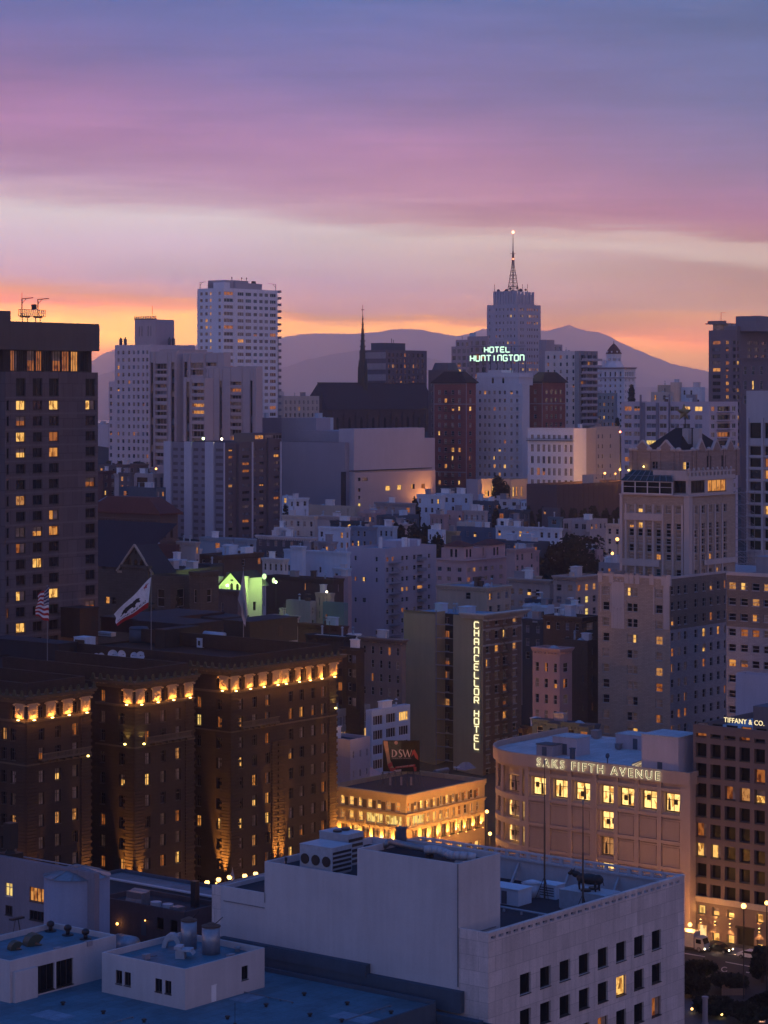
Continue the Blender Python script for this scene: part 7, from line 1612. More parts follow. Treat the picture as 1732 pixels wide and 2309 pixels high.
for k in range(8): a0 = k*math.pi/4+.3; m.box(cxk+2.5+R_*.92*math.cos(a0)-.35,cxk+2.5+R_*.92*math.cos(a0)+.35,cyk+R_*.92*math.sin(a0)-.35,cyk+R_*.92*math.sin(a0)+.35,zt+3.2,zt+8.2)
zc0 = B.z(798,cxk,cyk); m.cyl(cxk+2.5,cyk,zc0-2.2,zc0,R_*1.02,R_*1.05,8); m.cyl(cxk+2.5,cyk,zt+3,zc0-2,R_*.4,R_*.4,8); B.part('cupola',m,wc)
m = MB(); m.lathe(cxk+2.5,cyk,[(R_*1.15,zc0),(R_*.85,zc0+2.0),(R_*.45,zc0+3.8),(.15,zc0+5.2),(.1,zc0+6.4)],10); B.part('cupola_roof',m,C_['redroof'])
m = MB(); u = B.b(1361,1.5); m.box(.9,2.1,u-.7,u+.7,zt,zt+3.6); m.box(.8,2.2,u-.8,u+.8,zt+3.603,zt+3.9); B.part('chimney',m,wc); B.finish()
simple('blue_grey_block','small blue-grey block at the foot of the white cupola tower',1348,1386,1392,886,1080,955,wall('blue_grey_render',(.22,.25,.31),.12),C_['rroof'],0,4,3.0,1.5,.4,1.4,bits=1,patL=['o###','##l#','####','##L#'])
hb = wall('hotel_red_brick',(0.28,0.085,0.08),0.16,kind='brick'); hw = wall('hotel_pale_centre',(0.66,0.62,0.66),0.1)
def brickwing(label,xl,xc,xr,yt,D,yb_,cl,cr_,pl,pr,hip):
 B = Bld('brick_hotel_wing',label,'hotel wing',xc,D,zbase(xc,D)); zt = B.z(yt); A_ = B.a(xr); Bb = B.b(xl) if xl < xc else 10
 R1 = rowsY(B,yt+20.5,18.6,13,10)
 hL = B.addwins('L',0,colsL(B,cl,6.2),R1,pl,'s','pale',.22); hR = B.addwins('R',0,colsR(B,cr_,5.2),R1,pr,'s','pale',.22)
 mass(B,0,A_,0,Bb,0,zt,hb,C_['droof'],hR,hL,.22,0)
 m = MB(); o = .9; m.prism([(-o,-o),(A_+o,-o),(A_+o,Bb+o),(-o,Bb+o)],zt+.004,zt+.4); m.prism([(-o,-o),(A_+o,-o),(A_+o,Bb+o),(-o,Bb+o)],zt+.403,zt+hip,scale=.45); B.part('hipped_roof',m,C_['droof'])
 m = MB()
 for x_ in range(int(Bb/.6)): m.box(-.16,-.003,x_*.6,x_*.6+.3,zt-.5,zt)
 zq = B.z(yt+46); m.box(-.2,-.003,0,Bb,zq-.5,zq); m.box(-.1,A_,-.2,-.003,zq-.5,zq); m.box(-.15,.3,-.15,-.004,0,zt); zq = B.z(yt+200); m.box(-.2,-.003,0.01,Bb,zq-.5,zq); m.box(-.1,-.004,Bb-.4,Bb+.02,0,zt-.01); B.part('stone_trim',m,wall('trim_pinkgrey',(.30,.24,.26),.1))
 m = MB()
 if len(cl) > 2:
  u0,u1 = B.b(cl[2]+4),B.b(cl[1]-4)
  for (z0,z1) in R1: m.box(-1.0,-.2,u0,u1,z0-.35,z0-.2); m.box(-1.0,-.95,u0,u1,z0+.5,z0+.58); [m.box(-1,-.95,u0+(u1-u0)*i/7-.03,u0+(u1-u0)*i/7+.03,z0-.2,z0+.5) for i in range(8)]
  B.part('fire_escape',m,C_['steel'])
 B.finish(); return B
B = brickwing('left dark red brick hotel wing with a low hipped roof and fire escapes',978,1051,1073,864,1010,1110,(991,1005,1021,1036),(1061,),['c##c','cL#c'.replace('L','l'),'##lL','cccw','cccw','L###','#c#w','w#Ll','##L#','#l##','cccw','l##L','####'],['#','c','L','#','c','#','#','#','o','#','#','#','#'],5.0)
B = brickwing('right dark red brick hotel wing with a low hipped roof behind the white hotel',1193.5,1222,1275,863,1030,980,(1207,),(1233,1244,1254,1265),['c','c','c','#'],['####','####','cc#c','c##c','####'],4.6)
B = Bld('pale_hotel','pale stone centre of the red brick hotel with two arched attic windows','hotel',1178,1018,zbase(1178,1018))
zt = B.z(866); Bb = B.b(1071.5); R1 = rowsY(B,885,18.6,13,9)
cs = (1073,1082,1094,1103,1114,1126,1137,1152,1165.5,1178-1.5)
hL = B.addwins('L',0,colsL(B,(1082,1093.5,1103,1115,1126.5,1138,1153,1166),5.2),R1,['#lcc##L#'.replace('L','l'),'#cc###c#','#cclccc#'.replace('l','o'),'##c#cc##','#c#c##c#','c#cc#c#c','c#cccoc#','c#c#Lc#c','c#cLcccc','cc#lcLc#','#c##D#c#','#cc##c#c','cDDoc#cc'],'c','white',.22)
mass(B,0,B.a(1194),0,Bb,0,zt,hw,C_['wroof'],[],hL,.22,.5)
xq = 1.6; m = MB(); m.box(xq,12,B.b(1170,xq),B.b(1075,xq),zt-.5,B.z(840,xq,0)); m.box(xq-.3,12,B.b(1172,xq),B.b(1072,xq),B.z(851,xq,0),B.z(851,xq,0)+.4); m.box(xq-.01,10,B.b(1130,xq),B.b(1100,xq),zt,B.z(834,xq,0)); B.part('attic_storey',m,hw)
m = MB()
for px in (1111.5,1135): u = B.b(px,xq); m.box(xq-.06,xq-.004,u-.5,u+.5,zt+.4,zt+2.2); m.cyl(xq-.03,u,0,.01,.01,.01,4); m.prism([(xq-.06,u-.5),(xq-.004,u-.5),(xq-.004,u+.5),(xq-.06,u+.5)],zt+2.203,zt+2.9,scale=.3)
B.part('arched_windows',m,PANE['k'])
m = MB()
for (z0,z1) in R1:
 u = B.b(1166); m.box(-.9,-.004,u-1.2,u+1.2,z0-.4,z0-.25); m.box(-.9,-.84,u-1.2,u+1.2,z0+.3,z0+.4)
 m.box(-.06,-.003,0,Bb,z0-.6,z0-.45)
B.part('ledges',m,hw); B.finish(); PH = B
xg = 7; ys_ = B.b(1130,xg); t_ = thing('roof_neon_sign','pale green two-line neon roof sign above the pale hotel','sign',at(B,xg,ys_,zt),B.rz-math.pi/2)
kk = B.wp(xg,ys_).y/F; sc_ = 1/.78
def neonrow(word,p0,p1,ytop,ybot,gap=.3):
 n_ = len(word); W_ = (p1-p0)*kk*sc_; cw_ = W_/n_; h_ = (ybot-ytop)*kk; x0_ = (p0-1130)*kk*sc_
 for i,chh in enumerate(word):
  if chh == ' ': continue
  g = MB(); w_ = cw_*(.68 if chh != 'I' else .3)
  for r_,off in ((.17,0),): strokes(g,chh,x0_+cw_*i+(cw_-w_)/2,B.z(ybot,xg,ys_)-zt,w_,h_,.27,0,0,5)
  obj('letter',g,glow('green_white_neon',(.62,1.0,.72),1.5),t_)
neonrow('HOTEL',1092,1150,782.5,794); neonrow('HUNTINGTON',1061,1181,801,813.5)
g = MB(); z0_,z1_ = -.5,B.z(780,xg,ys_)-zt
for k in range(9): u = (1061-1130)*kk*sc_+k*120*kk*sc_/8; g.tube((u,.4,z0_),(u,.4,z1_ if 1 < k < 7 else z1_-4.4),.12,4)
for py in (781,798,800,816): g.tube(((1061-1130)*kk*sc_,.4,B.z(py,xg,ys_)-zt),((1181-1130)*kk*sc_,.4,B.z(py,xg,ys_)-zt),.1,4)
obj('frame',g,C_['steel'],t_)
ld = bpy.data.lights.new('sign_light','AREA'); ld.shape = 'RECTANGLE'; ld.size = 24; ld.size_y = 6; ld.energy = 1500; ld.color = (.6,1,.75)
lo = link(bpy.data.objects.new('sign_light',ld)); lo.parent = t_; lo.location = (0,.9,B.z(800,xg,ys_)-zt); lo.rotation_euler = (rad(90),0,0)
B = simple('mansard_building','dark brown building with a small mansard, left of the left brick hotel wing',966,1030,1036,834,1060,960,wall('dark_taupe',(.12,.095,.11),.15),C_['droof'],0,4,3.6,1.6,.25,6,bits=0,patL=['####','c###'])
m = MB(); u0,u1 = B.b(1014,2),B.b(976,2); m.prism([(1,u0),(9,u0),(9,u1),(1,u1)],B.zt-.5,B.z(818,2,u0),scale=.75); B.part('mansard',m,C_['dgrey'])
B = Bld('white_hotel','white flat-fronted hotel with tall shuttered windows and a dark iron balcony','hotel',1294,960,zbase(1294,960,12))
zt = B.z(966); Bb = B.b(1190); wh = wall('bright_white_stucco',(.82,.80,.84),.07)
rs = [(B.z(991),B.z(981))]+[(B.z(1003+26.7*k+17),B.z(1003+26.7*k)) for k in range(4)]+[(B.z(1111),B.z(1096)),(B.z(1125),B.z(1116)),(B.z(1141),B.z(1134))]
hL = B.addwins('L',0,colsL(B,(1200,1214,1226,1238,1249.5,1261,1275.5,1287.5),6.6),rs,['cccccc##','cccccccc','#c##ccc#','cooccccc','cccc####','########','k#######','kkkkkkkk'],'c','white',.25)
mass(B,0,9,0,Bb,0,zt,wh,C_['broof'],[],hL,.25,.5)
m = MB(); z_ = B.z(993); m.box(-1.0,-.004,-.2,Bb+.2,z_-.35,z_-.15); m.box(-1.0,-.94,-.2,Bb+.2,z_+.6,z_+.7)
for k in range(50): m.box(-1,-.95,Bb*k/50,Bb*k/50+.06,z_-.15,z_+.6)
B.part('iron_balcony',m,C_['steel']); m = MB(); m.box(-.3,-.004,0,Bb,zt-.3,zt+.05); m.box(-.15,-.004,0,Bb,B.z(1116),B.z(1113)); B.part('string_course',m,wh); B.finish()
cream = wall('cream_stucco',(.50,.42,.37),.08)
simple('blank_annex','blank cream wall glowing orange from a street lamp beside the white hotel',1285,1294.5,1344,966,966,1090,cream,C_['rroof'],0,0,bits=3)
B = simple('cream_building','cream building with four columns of small dark windows behind the orange street lamps',1330,1345,1399,962,985,1085,cream,C_['rroof'],6,0,4.1,1.7,.3,3.2,'s','pale',patR=['##.#..','##.#..'],bits=2)
B = Bld('parking_deck','long dark brown windowless parking deck with hedges at its foot','car park',1256,905,zbase(1256,905,20)); zt = B.z(1093)
mass(B,0,B.a(1440),0,14,0,zt,wall('deck_brown',(.105,.07,.08),.14),C_['rroof'],[],[],.2,.9); m = MB()
for k in range(14): m.box(1+k*3.4,1+k*3.4+.3,-.12,-.004,4,zt-.2)
m.box(.5,B.a(1440),-.2,-.005,zt-1.2,zt-1.0); B.part('wall_ribs',m,wall('deck_brown',(.105,.07,.08),.14)); B.finish(); PD = B
simple('deck_stair','small orange-lit stair head on the parking deck',1313,1338,1352,1071,925,1095,cream,C_['rroof'],1,0,2.4,.8,.2,.8,bits=0)
for (px,py,pw,lab) in ((1364,1067,30000,'bright orange lamp on the parking deck in front of the cream building'),(1398,1059,16000,'orange lamp at the foot of the tall thin mast on the parking deck'),(1388,1068,2500,'dimmer small orange lamp between the two big deck lamps')):
 w_ = wpt(px,py,938); z0_ = PD.zb+zt-1; g = MB(); g.tube((0,0,z0_-w_.z),(0,0,-.2),.09,5)
 lampthing('street_lamp',lab,'street lamp',tuple(w_),pw,SOD,.3,'lamps on the parking deck',[('pole',g,C_['steel'])],bulb=.42 if pw > 9000 else .28)
w_ = wpt(1398.5,975,940); g = MB(); g.tube((0,0,-18),(0,0,0),.16,5); q = MB(); q.blob((0,0,.2),.4,8,5)
t_ = thing('flag_mast','tall thin mast with a red beacon beside the parking deck','mast',tuple(w_)); obj('pole',g,C_['black'],t_); obj('beacon',q,glow('red_beacon',(1.0,.22,.12),9.0),t_)
B = Bld('hotel_annex','low annex with a tall glowing glazed hall at the foot of the pale hotel','annex',1152,955,zbase(1152,955,10)); zt = B.z(1081)
hL = B.addwins('L',0,[(B.b(1150),B.b(1142)),(B.b(1141),B.b(1127)),(B.b(1125),B.b(1108))],[(B.z(1120),B.z(1098))],['LyL'],'d','brown',.2) + B.addwins('L',0,[(B.b(1103),B.b(1093))],[(B.z(1121),B.z(1108))],['L'],'d','brown',.2)
hR = B.addwins('R',0,colsR(B,(1158,1165.5,1176.5),4),[(B.z(1120),B.z(1098))],['LlD'],'g','brown',.2)
mass(B,0,B.a(1190),0,B.b(1086),0,zt,cream,C_['rroof'],hR,hL,.2,.5); m = MB(); m.box(-1.6,B.a(1190),-1.6,-.05,B.z(1125)-1,B.z(1125)); m.box(-1.6,-.05,-.04,B.b(1086),B.z(1125)-1,B.z(1125)); B.part('terrace',m,cream); B.finish(); AN = B
spot(B.root,(-6,12,B.z(1125)+1),(0,10,B.z(1095)),2500,SOD,120)
simple('garden_wall_block','pale low base wall below the glowing glazed hall',1084,1170,1190,1127,935,1150,C_['pale'],C_['rroof'],2,4,3,1.4,.4,1,bits=2,patL=['k##.'])
simple('tall_grey_slab','narrow grey slab left of the glowing glazed hall',1052,1078,1086,1081,948,1140,C_['lilac'],C_['rroof'],0,0,bits=0)
simple('small_theatre_wing','low white wing with a row of tiny windows under the white hotel',1175,1238,1256,1132,925,1150,wh,C_['rroof'],1,9,3,1.3,.4,.7,bits=0,patL=['#########'],patR=['#'])
tg = wall('theatre_grey',(.36,.32,.37),.1); tp = wall('theatre_pale',(.52,.46,.51),.1); tpk = wall('theatre_pinkish',(.55,.42,.41),.1)
B = Bld('theatre_building','huge blank-walled grey auditorium with stepped pale volumes','theatre',778,945,zbase(778,945,14));
zA,zB_,zC_ = B.z(999),B.z(967),B.z(942)
m = MB(); m.box(0,B.a(878),0,B.b(635),0,B.z(998),0,1); B.part('stage_wall',m,[tg,C_['rroof']])
m = MB(); m.box(2.5,B.a(938,2),-2.5,B.b(764,2.5)-0,0,B.z(967,2.5)); B.part('auditorium_wall',m,tp)
m = MB(); xk = 7; m.box(xk,B.a(905,5),5,B.b(669,xk),0,B.z(972,xk,8)); m.box(xk+3,xk+12,B.b(700,xk+3)-3,B.b(660,xk+3)+6,0,B.z(943,xk+3,20)); B.part('fly_tower',m,tg)
m = MB(); m.box(B.a(938,2)+.01,B.a(970,2),-.5,14,0,B.z(992)); B.part('side_block',m,tp)
m = MB(); m.box(B.a(776),B.a(960),-3.2,-2.52,B.z(1063),B.z(1061)); m.box(-.1,.4,-.2,2,0,B.z(1064)); B.part('ledge',m,C_['rroof']); B.finish()
simple('back_wall_block','broad dull lilac wall behind the blank theatre, left of the church',533,694,720,943,1010,1000,wall('backblock',(.24,.21,.26),.1),C_['rroof'],0,0,bits=2)
simple('small_white_box','small bluish white roof building in front of the church',690,712,752,942,1035,975,C_['bluep'],C_['rroof'],2,0,4,.9,.15,2,bits=3,patR=['#.'])
B = Bld('theatre_annex','lower pinkish theatre front with a few bright arched windows','theatre wing',800,905,zbase(800,905,14)); zt = B.z(1068)
hR = B.addwins('R',0,colsR(B,(875,),11)+colsR(B,(900,),10)+colsR(B,(931,),8)+colsR(B,(952,),7),[(B.z(1132+0),B.z(1119))],['LLlo'],'c','brown',.3)
hR = []; cpx = ((875,11,1101,'L'),(901,10,1099,'L'),(931.5,8,1097,'l'),(954.5,8,1096,'o'),(810.5,6,1105,'#'),(810.5,5,1122,'#'),(811,6,1139,'y'),(810.5,6,1081,'#'),(823,13,1081,'c'))
for px,w_,py,c in cpx: x_ = B.a(px); hR += B.addwins('R',0,colsR(B,(px,),w_),[(B.z(py+5.5 if w_ > 6.5 and w_ < 12 else py+4,x_),B.z(py-5.5 if w_ > 6.5 and w_ < 12 else py-4,x_))],[c],'g','brown',.3)
mass(B,0,B.a(982),0,B.b(793),0,zt,tpk,C_['rroof'],hR,[],.3,.5); B.finish()
spot(B.root,(B.a(960),-7,B.z(1150)),(B.a(940),0,B.z(1085)),9000,SOD,110)
ap,ad = wall('slab_pale_pier',(.55,.53,.60),.08),wall('slab_dark_brown',(.13,.10,.115),.15)
B = Bld('ribbed_apartment_slab','apartment slab with pale vertical piers on the left and dark brown bays on the right','apartment tower',505.5,880,zbase(505,880,10)); zt = B.z(998)
Bb = B.b(372); A_ = B.a(633); rs = rowsY(B,1015,16.3,13,6.6)
pL = {'#': 25,'c': 30,'w': 22,'o': 10,'l': 6,'L': 3,'t': 4}
hL = B.addwins('L',0,colsL(B,(396,413,442,460),10.5)+colsL(B,(495,),16),rs,pL,'c','pale',.25)
hR = B.addwins('R',0,colsR(B,(520,),9)+colsR(B,(553,),19)+colsR(B,(574,),8)+colsR(B,(590,),10)+colsR(B,(622,),15),rs,{'#': 22,'c': 20,'w': 30,'o': 8,'l': 6,'L': 3},'c','dark',.25)
mass(B,0,A_,0,Bb,0,zt,ad,C_['rroof'],hR,[],.25,.4); m = MB(); pierce(m,'L',-.06,0,Bb,0,zt+.02,hL,.3); m.box(-.06,0,0,.02,0,zt); B.part('pale_facade',m,wall('slab_mid',(.25,.225,.27),.1))
m = MB()
for p0,p1 in ((372,387.5),(418,434.5),(465,484)): m.box(-.7,-.065,B.b(p1),B.b(p0),0,zt+.2)
for p0,p1 in ((504,506),(567.5,570),(631,633.5)): m.box(B.a(p0),B.a(p1),-.35,-.005,0,zt)
B.part('piers',m,ap)
m = MB(); m.box(B.a(533),B.a(541),-1.2,-.01,0,zt-.5); m.box(B.a(601),B.a(613),-1.0,-.01,0,zt+1.5); B.part('dark_piers',m,ad)
g = MB(); z2_ = B.z(981,A_*.8,0); hq = B.addwins('R',-.4,colsR(B,(583,606,624),19),[(B.z(990,A_*.7),B.z(981,A_*.7))],['lc#'],'d','pale',.2); pierce(g,'R',-.4,B.a(572),A_,zt-.1,z2_+.8,hq,.2); g.box(B.a(572),A_,-.1,10,zt-.1,z2_+.79); B.part('roof_storey',g,ad)
B.finish(rich=False,limit=100)
for (px,py,col,gm_n,pw,lab) in ((458.5,989,(.7,1,.4),glow('green_lamp',(.75,1.0,.45),9.0),900,'greenish lamp on the roof of the ribbed slab'),(500,990,(1,.75,.4),glow('white_lamp',(1,.85,.6),8.0),900,'creamy lamp on the roof of the ribbed slab'),(553,1126-6,None,None,0,'')):
 if not lab: continue
 y_ = B.b(px,.6); w_ = B.wp(.6,y_); g = MB(); g.tube((0,0,-2),(0,0,0),.08,5)
 z_ = CZ-(py-HOR)*w_.y/F; lampthing('roof_lamp',lab,'lamp',(w_.x,w_.y,z_),pw,col,.2,None,[('post',g,C_['steel'])],bulb=.45,glowm=gm_n)
lg = wall('lilac_slab',(.56,.47,.52),.08); dg_ = wall('lilac_slab_dark',(.24,.215,.26),.08)
B = Bld('lilac_apartment_slab','wide lilac-grey apartment slab with broad windows behind the star','apartment block',1600,815,zbase(1600,815,14)); zt = B.z(906); Bb = B.b(1401)
rs = rowsY(B,922,19.5,11,11)
hL = B.addwins('L',0,colsL(B,(1416,1437),16)+colsL(B,(1468,),22)+colsL(B,(1495,),16)+colsL(B,(1521,),20)+colsL(B,(1548,),16)+colsL(B,(1575,),17),rs,['oo###LL','cw#cc#c'.replace('#','w'),'#ww#w#w','cc#cLwc','wwyccwc','w#w##wc'],'c','white',.25)
hR = B.addwins('R',0,[(B.a(1604),B.a(1612))],rs,['o','#','#','c'],'c','white',.25)+B.addwins('R',0,[(B.a(1618),B.a(1646))],rs,['#','#','#','o','k'],'b','dark',.9)+B.addwins('R',0,[(B.a(1651),B.a(1659))],rs,['#','c'],'c','white',.25)
mass(B,0,B.a(1664),0,Bb,0,zt,lg,C_['rroof'],hR,hL,.25,.5)
m = MB()
for p0,p1 in ((1445,1455),(1480,1486),(1508,1511)): m.box(-.35,-.005,B.b(p1),B.b(p0),0,zt-.3)
m.box(-.6,-.004,B.b(1447),B.b(1444.5),0,zt+2.4); m.box(-.6,-.004,B.b(1511),B.b(1509.5),0,zt+2.5)
for k in range(11): z_ = B.z(930+19.5*k); m.box(B.a(1616),B.a(1648),-1.3,-.01,z_-.2,z_)
B.part('fins',m,dg_); roofbits(B,2,12,4,Bb-3,zt-.5,5); B.finish()
for (xl,xc,xr,yt,D,lab,w_,pt_) in ((1468,1508,1520,884,905,'small beige roof-top block, leftmost on the skyline left of the dark right tower',C_['beige'],['#l','##']),(1483,1504,1512,868,918,'beige stair box with a lamp on the skyline',C_['tan'],['#.']),(1512,1532,1538,862,930,'taller beige box with a chimney on the skyline',C_['beige'],['..']),(1520,1582,1590,873,925,'bluish roof-top block with two windows on the skyline',C_['bluep'],['.##.','#..#'])):
 simple('rooftop_block',lab,xl,xc,xr,yt,D,906,w_,C_['rroof'],0,len(pt_[0]),3.6,1.8,.3,1.2,bits=1,patL=pt_)
dt = wall('dark_right_tower',(.16,.135,.165),.12)
B = Bld('dark_corner_tower','dark tower at the right edge with a projecting roof terrace and columns of small windows','tower',1661,1010,zbase(1661,1010)); zt = B.z(744)
rs = rowsY(B,772,15.4,18,8.5)
hL = B.addwins('L',0,colsL(B,(1615.5,),18)+colsL(B,(1639.5,),7)+colsL(B,(1656,),6),rs,['ol#','wok','##k','cok','lok','kok','klk','ko#','klk','kck'],'c','dark',.35)
hR = B.addwins('R',0,colsR(B,(1664.5,),5)+colsR(B,(1690,1706,1722,1738),9),rs,['#cc##','#ccw#','#c###','LL#c#','##c##','#cc##','#####','l#c#c'],'c','dark',.35)
mass(B,0,B.a(1790),0,B.b(1598),0,zt,dt,C_['rroof'],hR,hL,.35,.5)
m = MB(); m.box(-1.0,8,B.b(1640),B.b(1597)+1,zt+2.6,zt+3.0); m.box(.6,8,B.b(1640),B.b(1606),zt-.4,zt+2.6,1); m.box(-.9,-.8,B.b(1640),B.b(1598),zt+3.003,zt+4); B.part('roof_terrace',m,[dt,PANE['c']])
y_ = B.b(1659,3); m = MB(); m.box(3,40,-8,y_,zt-.5,B.z(713,3,0)); m.box(0.5,3,0,B.b(1634,1),zt-.5,B.z(735)); B.part('penthouse',m,wall('pent_blue',(.17,.17,.22),.1))
m = MB()
for px,py in ((1641,729),(1645.5,729),(1655,730)): u = B.b(px,1.5); m.cyl(1.5,u,B.z(736),B.z(py),.9,.5,8)
for px in (1708,1713,1720,1725): u = B.a(px,0); m.cyl(u,1,B.z(713,3,0),B.z(709),.4,.3,6)
m.tube((1,B.b(1626,1),zt+3),(1,B.b(1626,1),zt+7.5),.12,4); m.tube((1,B.b(1626,1),zt+7.5),(1,B.b(1637,1),zt+7.5),.08,4); B.part('vent_pipe',m,C_['grey']); B.finish()
simple('brown_tower','brown tower with pilasters in front of the dark tower at the right edge',1671,1800,1830,806,870,900,wall('brown_tower',(.20,.145,.155),.12),C_['rroof'],0,7,5.4,3.2,.35,3.0,patL=['#######','#####L#','#######'],bits=1,corn=.6)
B = Bld('white_frame_building','white concrete-framed building at the right edge with black windows and a spidery fire escape','office building',1860,610,zbase(1860,610,12)); Bb = B.b(1683); zt = B.z(881,0,Bb)
wf = wall('white_frame_concrete',(.50,.45,.48),.1); Z = lambda py: B.z(py,0,Bb); rs = [(Z(988),Z(953))]+[(Z(1006+26.6*k+20),Z(1006+26.6*k)) for k in range(9)]
hL = B.addwins('L',0,[(B.b(p+27),B.b(p)) for p in (1690,1724,1758,1792,1826)],rs,['kk##k','kk#kk','kok#k','#l#kk','#kkkk','kkk#k','#Lkkk','kkkkk'],'g','dark',.6)
mass(B,0,14,0,Bb,0,zt,wf,C_['wroof'],[],hL,.6,.5); m = MB()
for k in range(10): z_ = Z(1001+26.6*k); m.box(-.25,-.005,.3,Bb,z_-.3,z_)
for px in (1687,1720,1754,1788,1822): u = B.b(px); m.box(-.4,-.006,u-.3,u+.3,0,zt-7)
B.part('frame_ribs',m,wf); m = MB(); ua,ub = B.b(1708),Bb+2.4
for k in range(8):
 z_ = Z(1110+26.6*k) if k < 7 else Z(1255); m.box(-1.5,-.6,ua,ub,z_-.12,z_); m.box(-1.5,-1.44,ua,ub,z_+.9,z_+.97)
 m.tube((-1,ub-.2,z_),(-1,ua+.2,z_-3.1),.07,4); m.tube((-1.3,ub-.2,z_+1),(-1.3,ua+.2,z_-2.2),.05,4)
for u in (ub,Bb-.4,ua): m.tube((-1.45,u,0),(-1.45,u,Z(1105)),.06,4)
B.part('fire_escape',m,plain('escape_grey',(.30,.27,.30),.6,.2)); B.finish()
# THE HILLSIDE: low houses, each its own thing
c = C_; lt = wall('light_taupe',(.46,.38,.38),.2); dsl = wall('deep_slate',(.05,.07,.10),.2); wbl = wall('white_blue_paint',(.62,.68,.78),.16); rose = wall('rose_paint',(.46,.31,.32),.16); mar = wall('maroon_brick',(.12,.05,.055),.2,kind='brick')
NB = {'#': 40,'c': 28,'w': 14,'o': 7,'l': 7,'L': 4}
def lo(label,xl,xc,xr,yt,D,yb,w_,r_,nR=0,nL=0,**k):
 k.setdefault('pat',NB); h_l = hash_(label); k.setdefault('corn',(0,.35,.5)[h_l % 3]); k.setdefault('bayL',nL >= 3 and h_l % 2 == 0 and 'patL' not in k); k.setdefault('fl',3.1); k.setdefault('wh',1.7); k.setdefault('top',1.5)
 return simple(k.pop('name','apartment_house'),label,xl,xc,xr,yt,D,yb,w_,r_,nR,nL,**k)
lo('low house with dark red gabled roof right beside the left tower',215,232,262,1062,930,1120,mar,c['redroof'],2,0,bits=3)
lo('narrow lilac house beside the dark red roof',258,270,282,1068,915,1120,lt,c['rroof'],1,0,bits=1)
lo('dark block between the red roof and the pale flat house',268,296,300,1066,900,1130,c['dgrey'],c['rroof'],0,2,bits=3)
lo('pale two-storey house with one wide dark window near the ribbed slab',296,345,372,1068,905,1120,lt,c['broof'],2,1,fl=8,wh=4,wf=.5,patL=['k'],bits=4)
lo('grey house with blue roof in front of the pale flat house',270,352,374,1100,860,1150,c['slate'],c['broof'],2,3,bits=3,patL=['..o','###'])
lo('distant hazy grove-side house between the left tower and the stepped tower',222,262,335,1048,960,1070,c['dgrey'],c['rroof'],5,3,bits=3)
B = Bld('gallery_building','brown stone building with a lit glazed gallery over a hipped roof and deep pilasters','building',361,640,zbase(361,640,12)); bst = wall('brown_stone',(.13,.085,.08),.15)
zt = B.z(1162); Bb = B.b(200); A_ = B.a(401)
hL = B.addwins('L',0,colsL(B,(250,281,313,345),9),[(B.z(1214),B.z(1188))],['tttt'],'c','dark',.9); hR = B.addwins('R',0,colsR(B,(371,387),6),[(B.z(1214),B.z(1188))],['##'],'c','dark',.9)
mass(B,0,A_,0,Bb,0,zt,bst,c['droof'],hR,hL,.9,0)
m = MB(); m.prism([(-1,-1),(A_+1,-1),(A_+1,Bb+1),(-1,Bb+1)],zt+.004,zt+.5); m.prism([(-1,-1),(A_+1,-1),(A_+1,Bb),(-1,Bb)],zt+.503,B.z(1128)+.5,scale=.55); B.part('hipped_roof',m,c['redroof'])
m = MB()
for p in (237,243,258,264,270,290,296,302,322,328,334,354): u = B.b(p); m.box(-.35,-.005,u-.25,u+.25,0,zt-1.6)
m.box(-.5,-.004,-.5,Bb,zt-1.6,zt-1.2); m.box(-.6,A_,-.6,-.004,B.z(1226),B.z(1219)); m.box(-.6,-.004,-.003,Bb,B.z(1226),B.z(1219)); B.part('pilasters',m,bst)
x0g = 2.2; g0,g1 = B.b(344,x0g),B.b(222,x0g); zg0,zg1 = B.z(1154,x0g,4),B.z(1138,x0g,4)
hg = B.addwins('L',x0g,[(g0+(g1-g0)*k/8+.25,g0+(g1-g0)*(k+1)/8-.1) for k in range(8)],[(zg0,zg1)],['#olLolol'],'g','brown',.2)
m = MB(); pierce(m,'L',x0g,g0,g1,zt+.2,zg1+.25,hg,.2); m.box(x0g+.3,8,g0,g1,zt+.2,zg1+.24); B.part('gallery',m,c['brown'])
m = MB(); m.poly([(x0g-.2,g0,zg1+.3),(x0g-.2,g1,zg1+.3),(x0g+3.4,g1,zg1+1.6),(x0g+3.4,g0+3,zg1+1.6)])
for k in range(15): u = g0+(g1-g0)*k/14; m.tube((x0g-.2,u,zg1+.35),(x0g+3.4,u,zg1+1.65),.05,4,1)
B.part('gallery_glazing',m,[c['broof'],c['metal']]); B.finish()
lo('maroon brick block with one tall arched window below the gallery building',330,396,402,1228,610,1290,mar,c['rroof'],0,1,fl=9,wh=5,wf=.12,top=3,patL=['w'],bits=1)
B = Bld('gabled_church','dark stone church with a pale steep gable, big slate roof and squat corner towers','church',345,560,zbase(345,560,12)); cs = wall('church_olive_stone',(.10,.085,.075),.2,kind='block')
zt = B.z(1290); Bb = B.b(222);
hL = B.addwins('L',0,[(B.b(247),B.b(237))],[(B.z(1369),B.z(1353))],['l'],'s','dark',.3)+B.addwins('L',0,[(B.b(262),B.b(253)),(B.b(315),B.b(302))],[(B.z(1369),B.z(1353))],['kk'],'s','dark',.3)
m = MB(); pierce(m,'L',0,0,Bb,0,zt,hL,.3); pierce(m,'R',0,0,24,0,zt,[],.3)
y0_,y1_ = B.b(330),B.b(268); yg = B.b(316); ypk = B.b(317.0); ypk = (B.b(268)+B.b(345))/2
zpk = B.z(1236); y0_,y1_ = B.b(347),B.b(267); ym = (y0_+y1_)/2; m.poly([(-.05,y0_,zt),(-.05,y1_,zt),(-.05,ym,zpk)]); B.part('wall',m,cs)
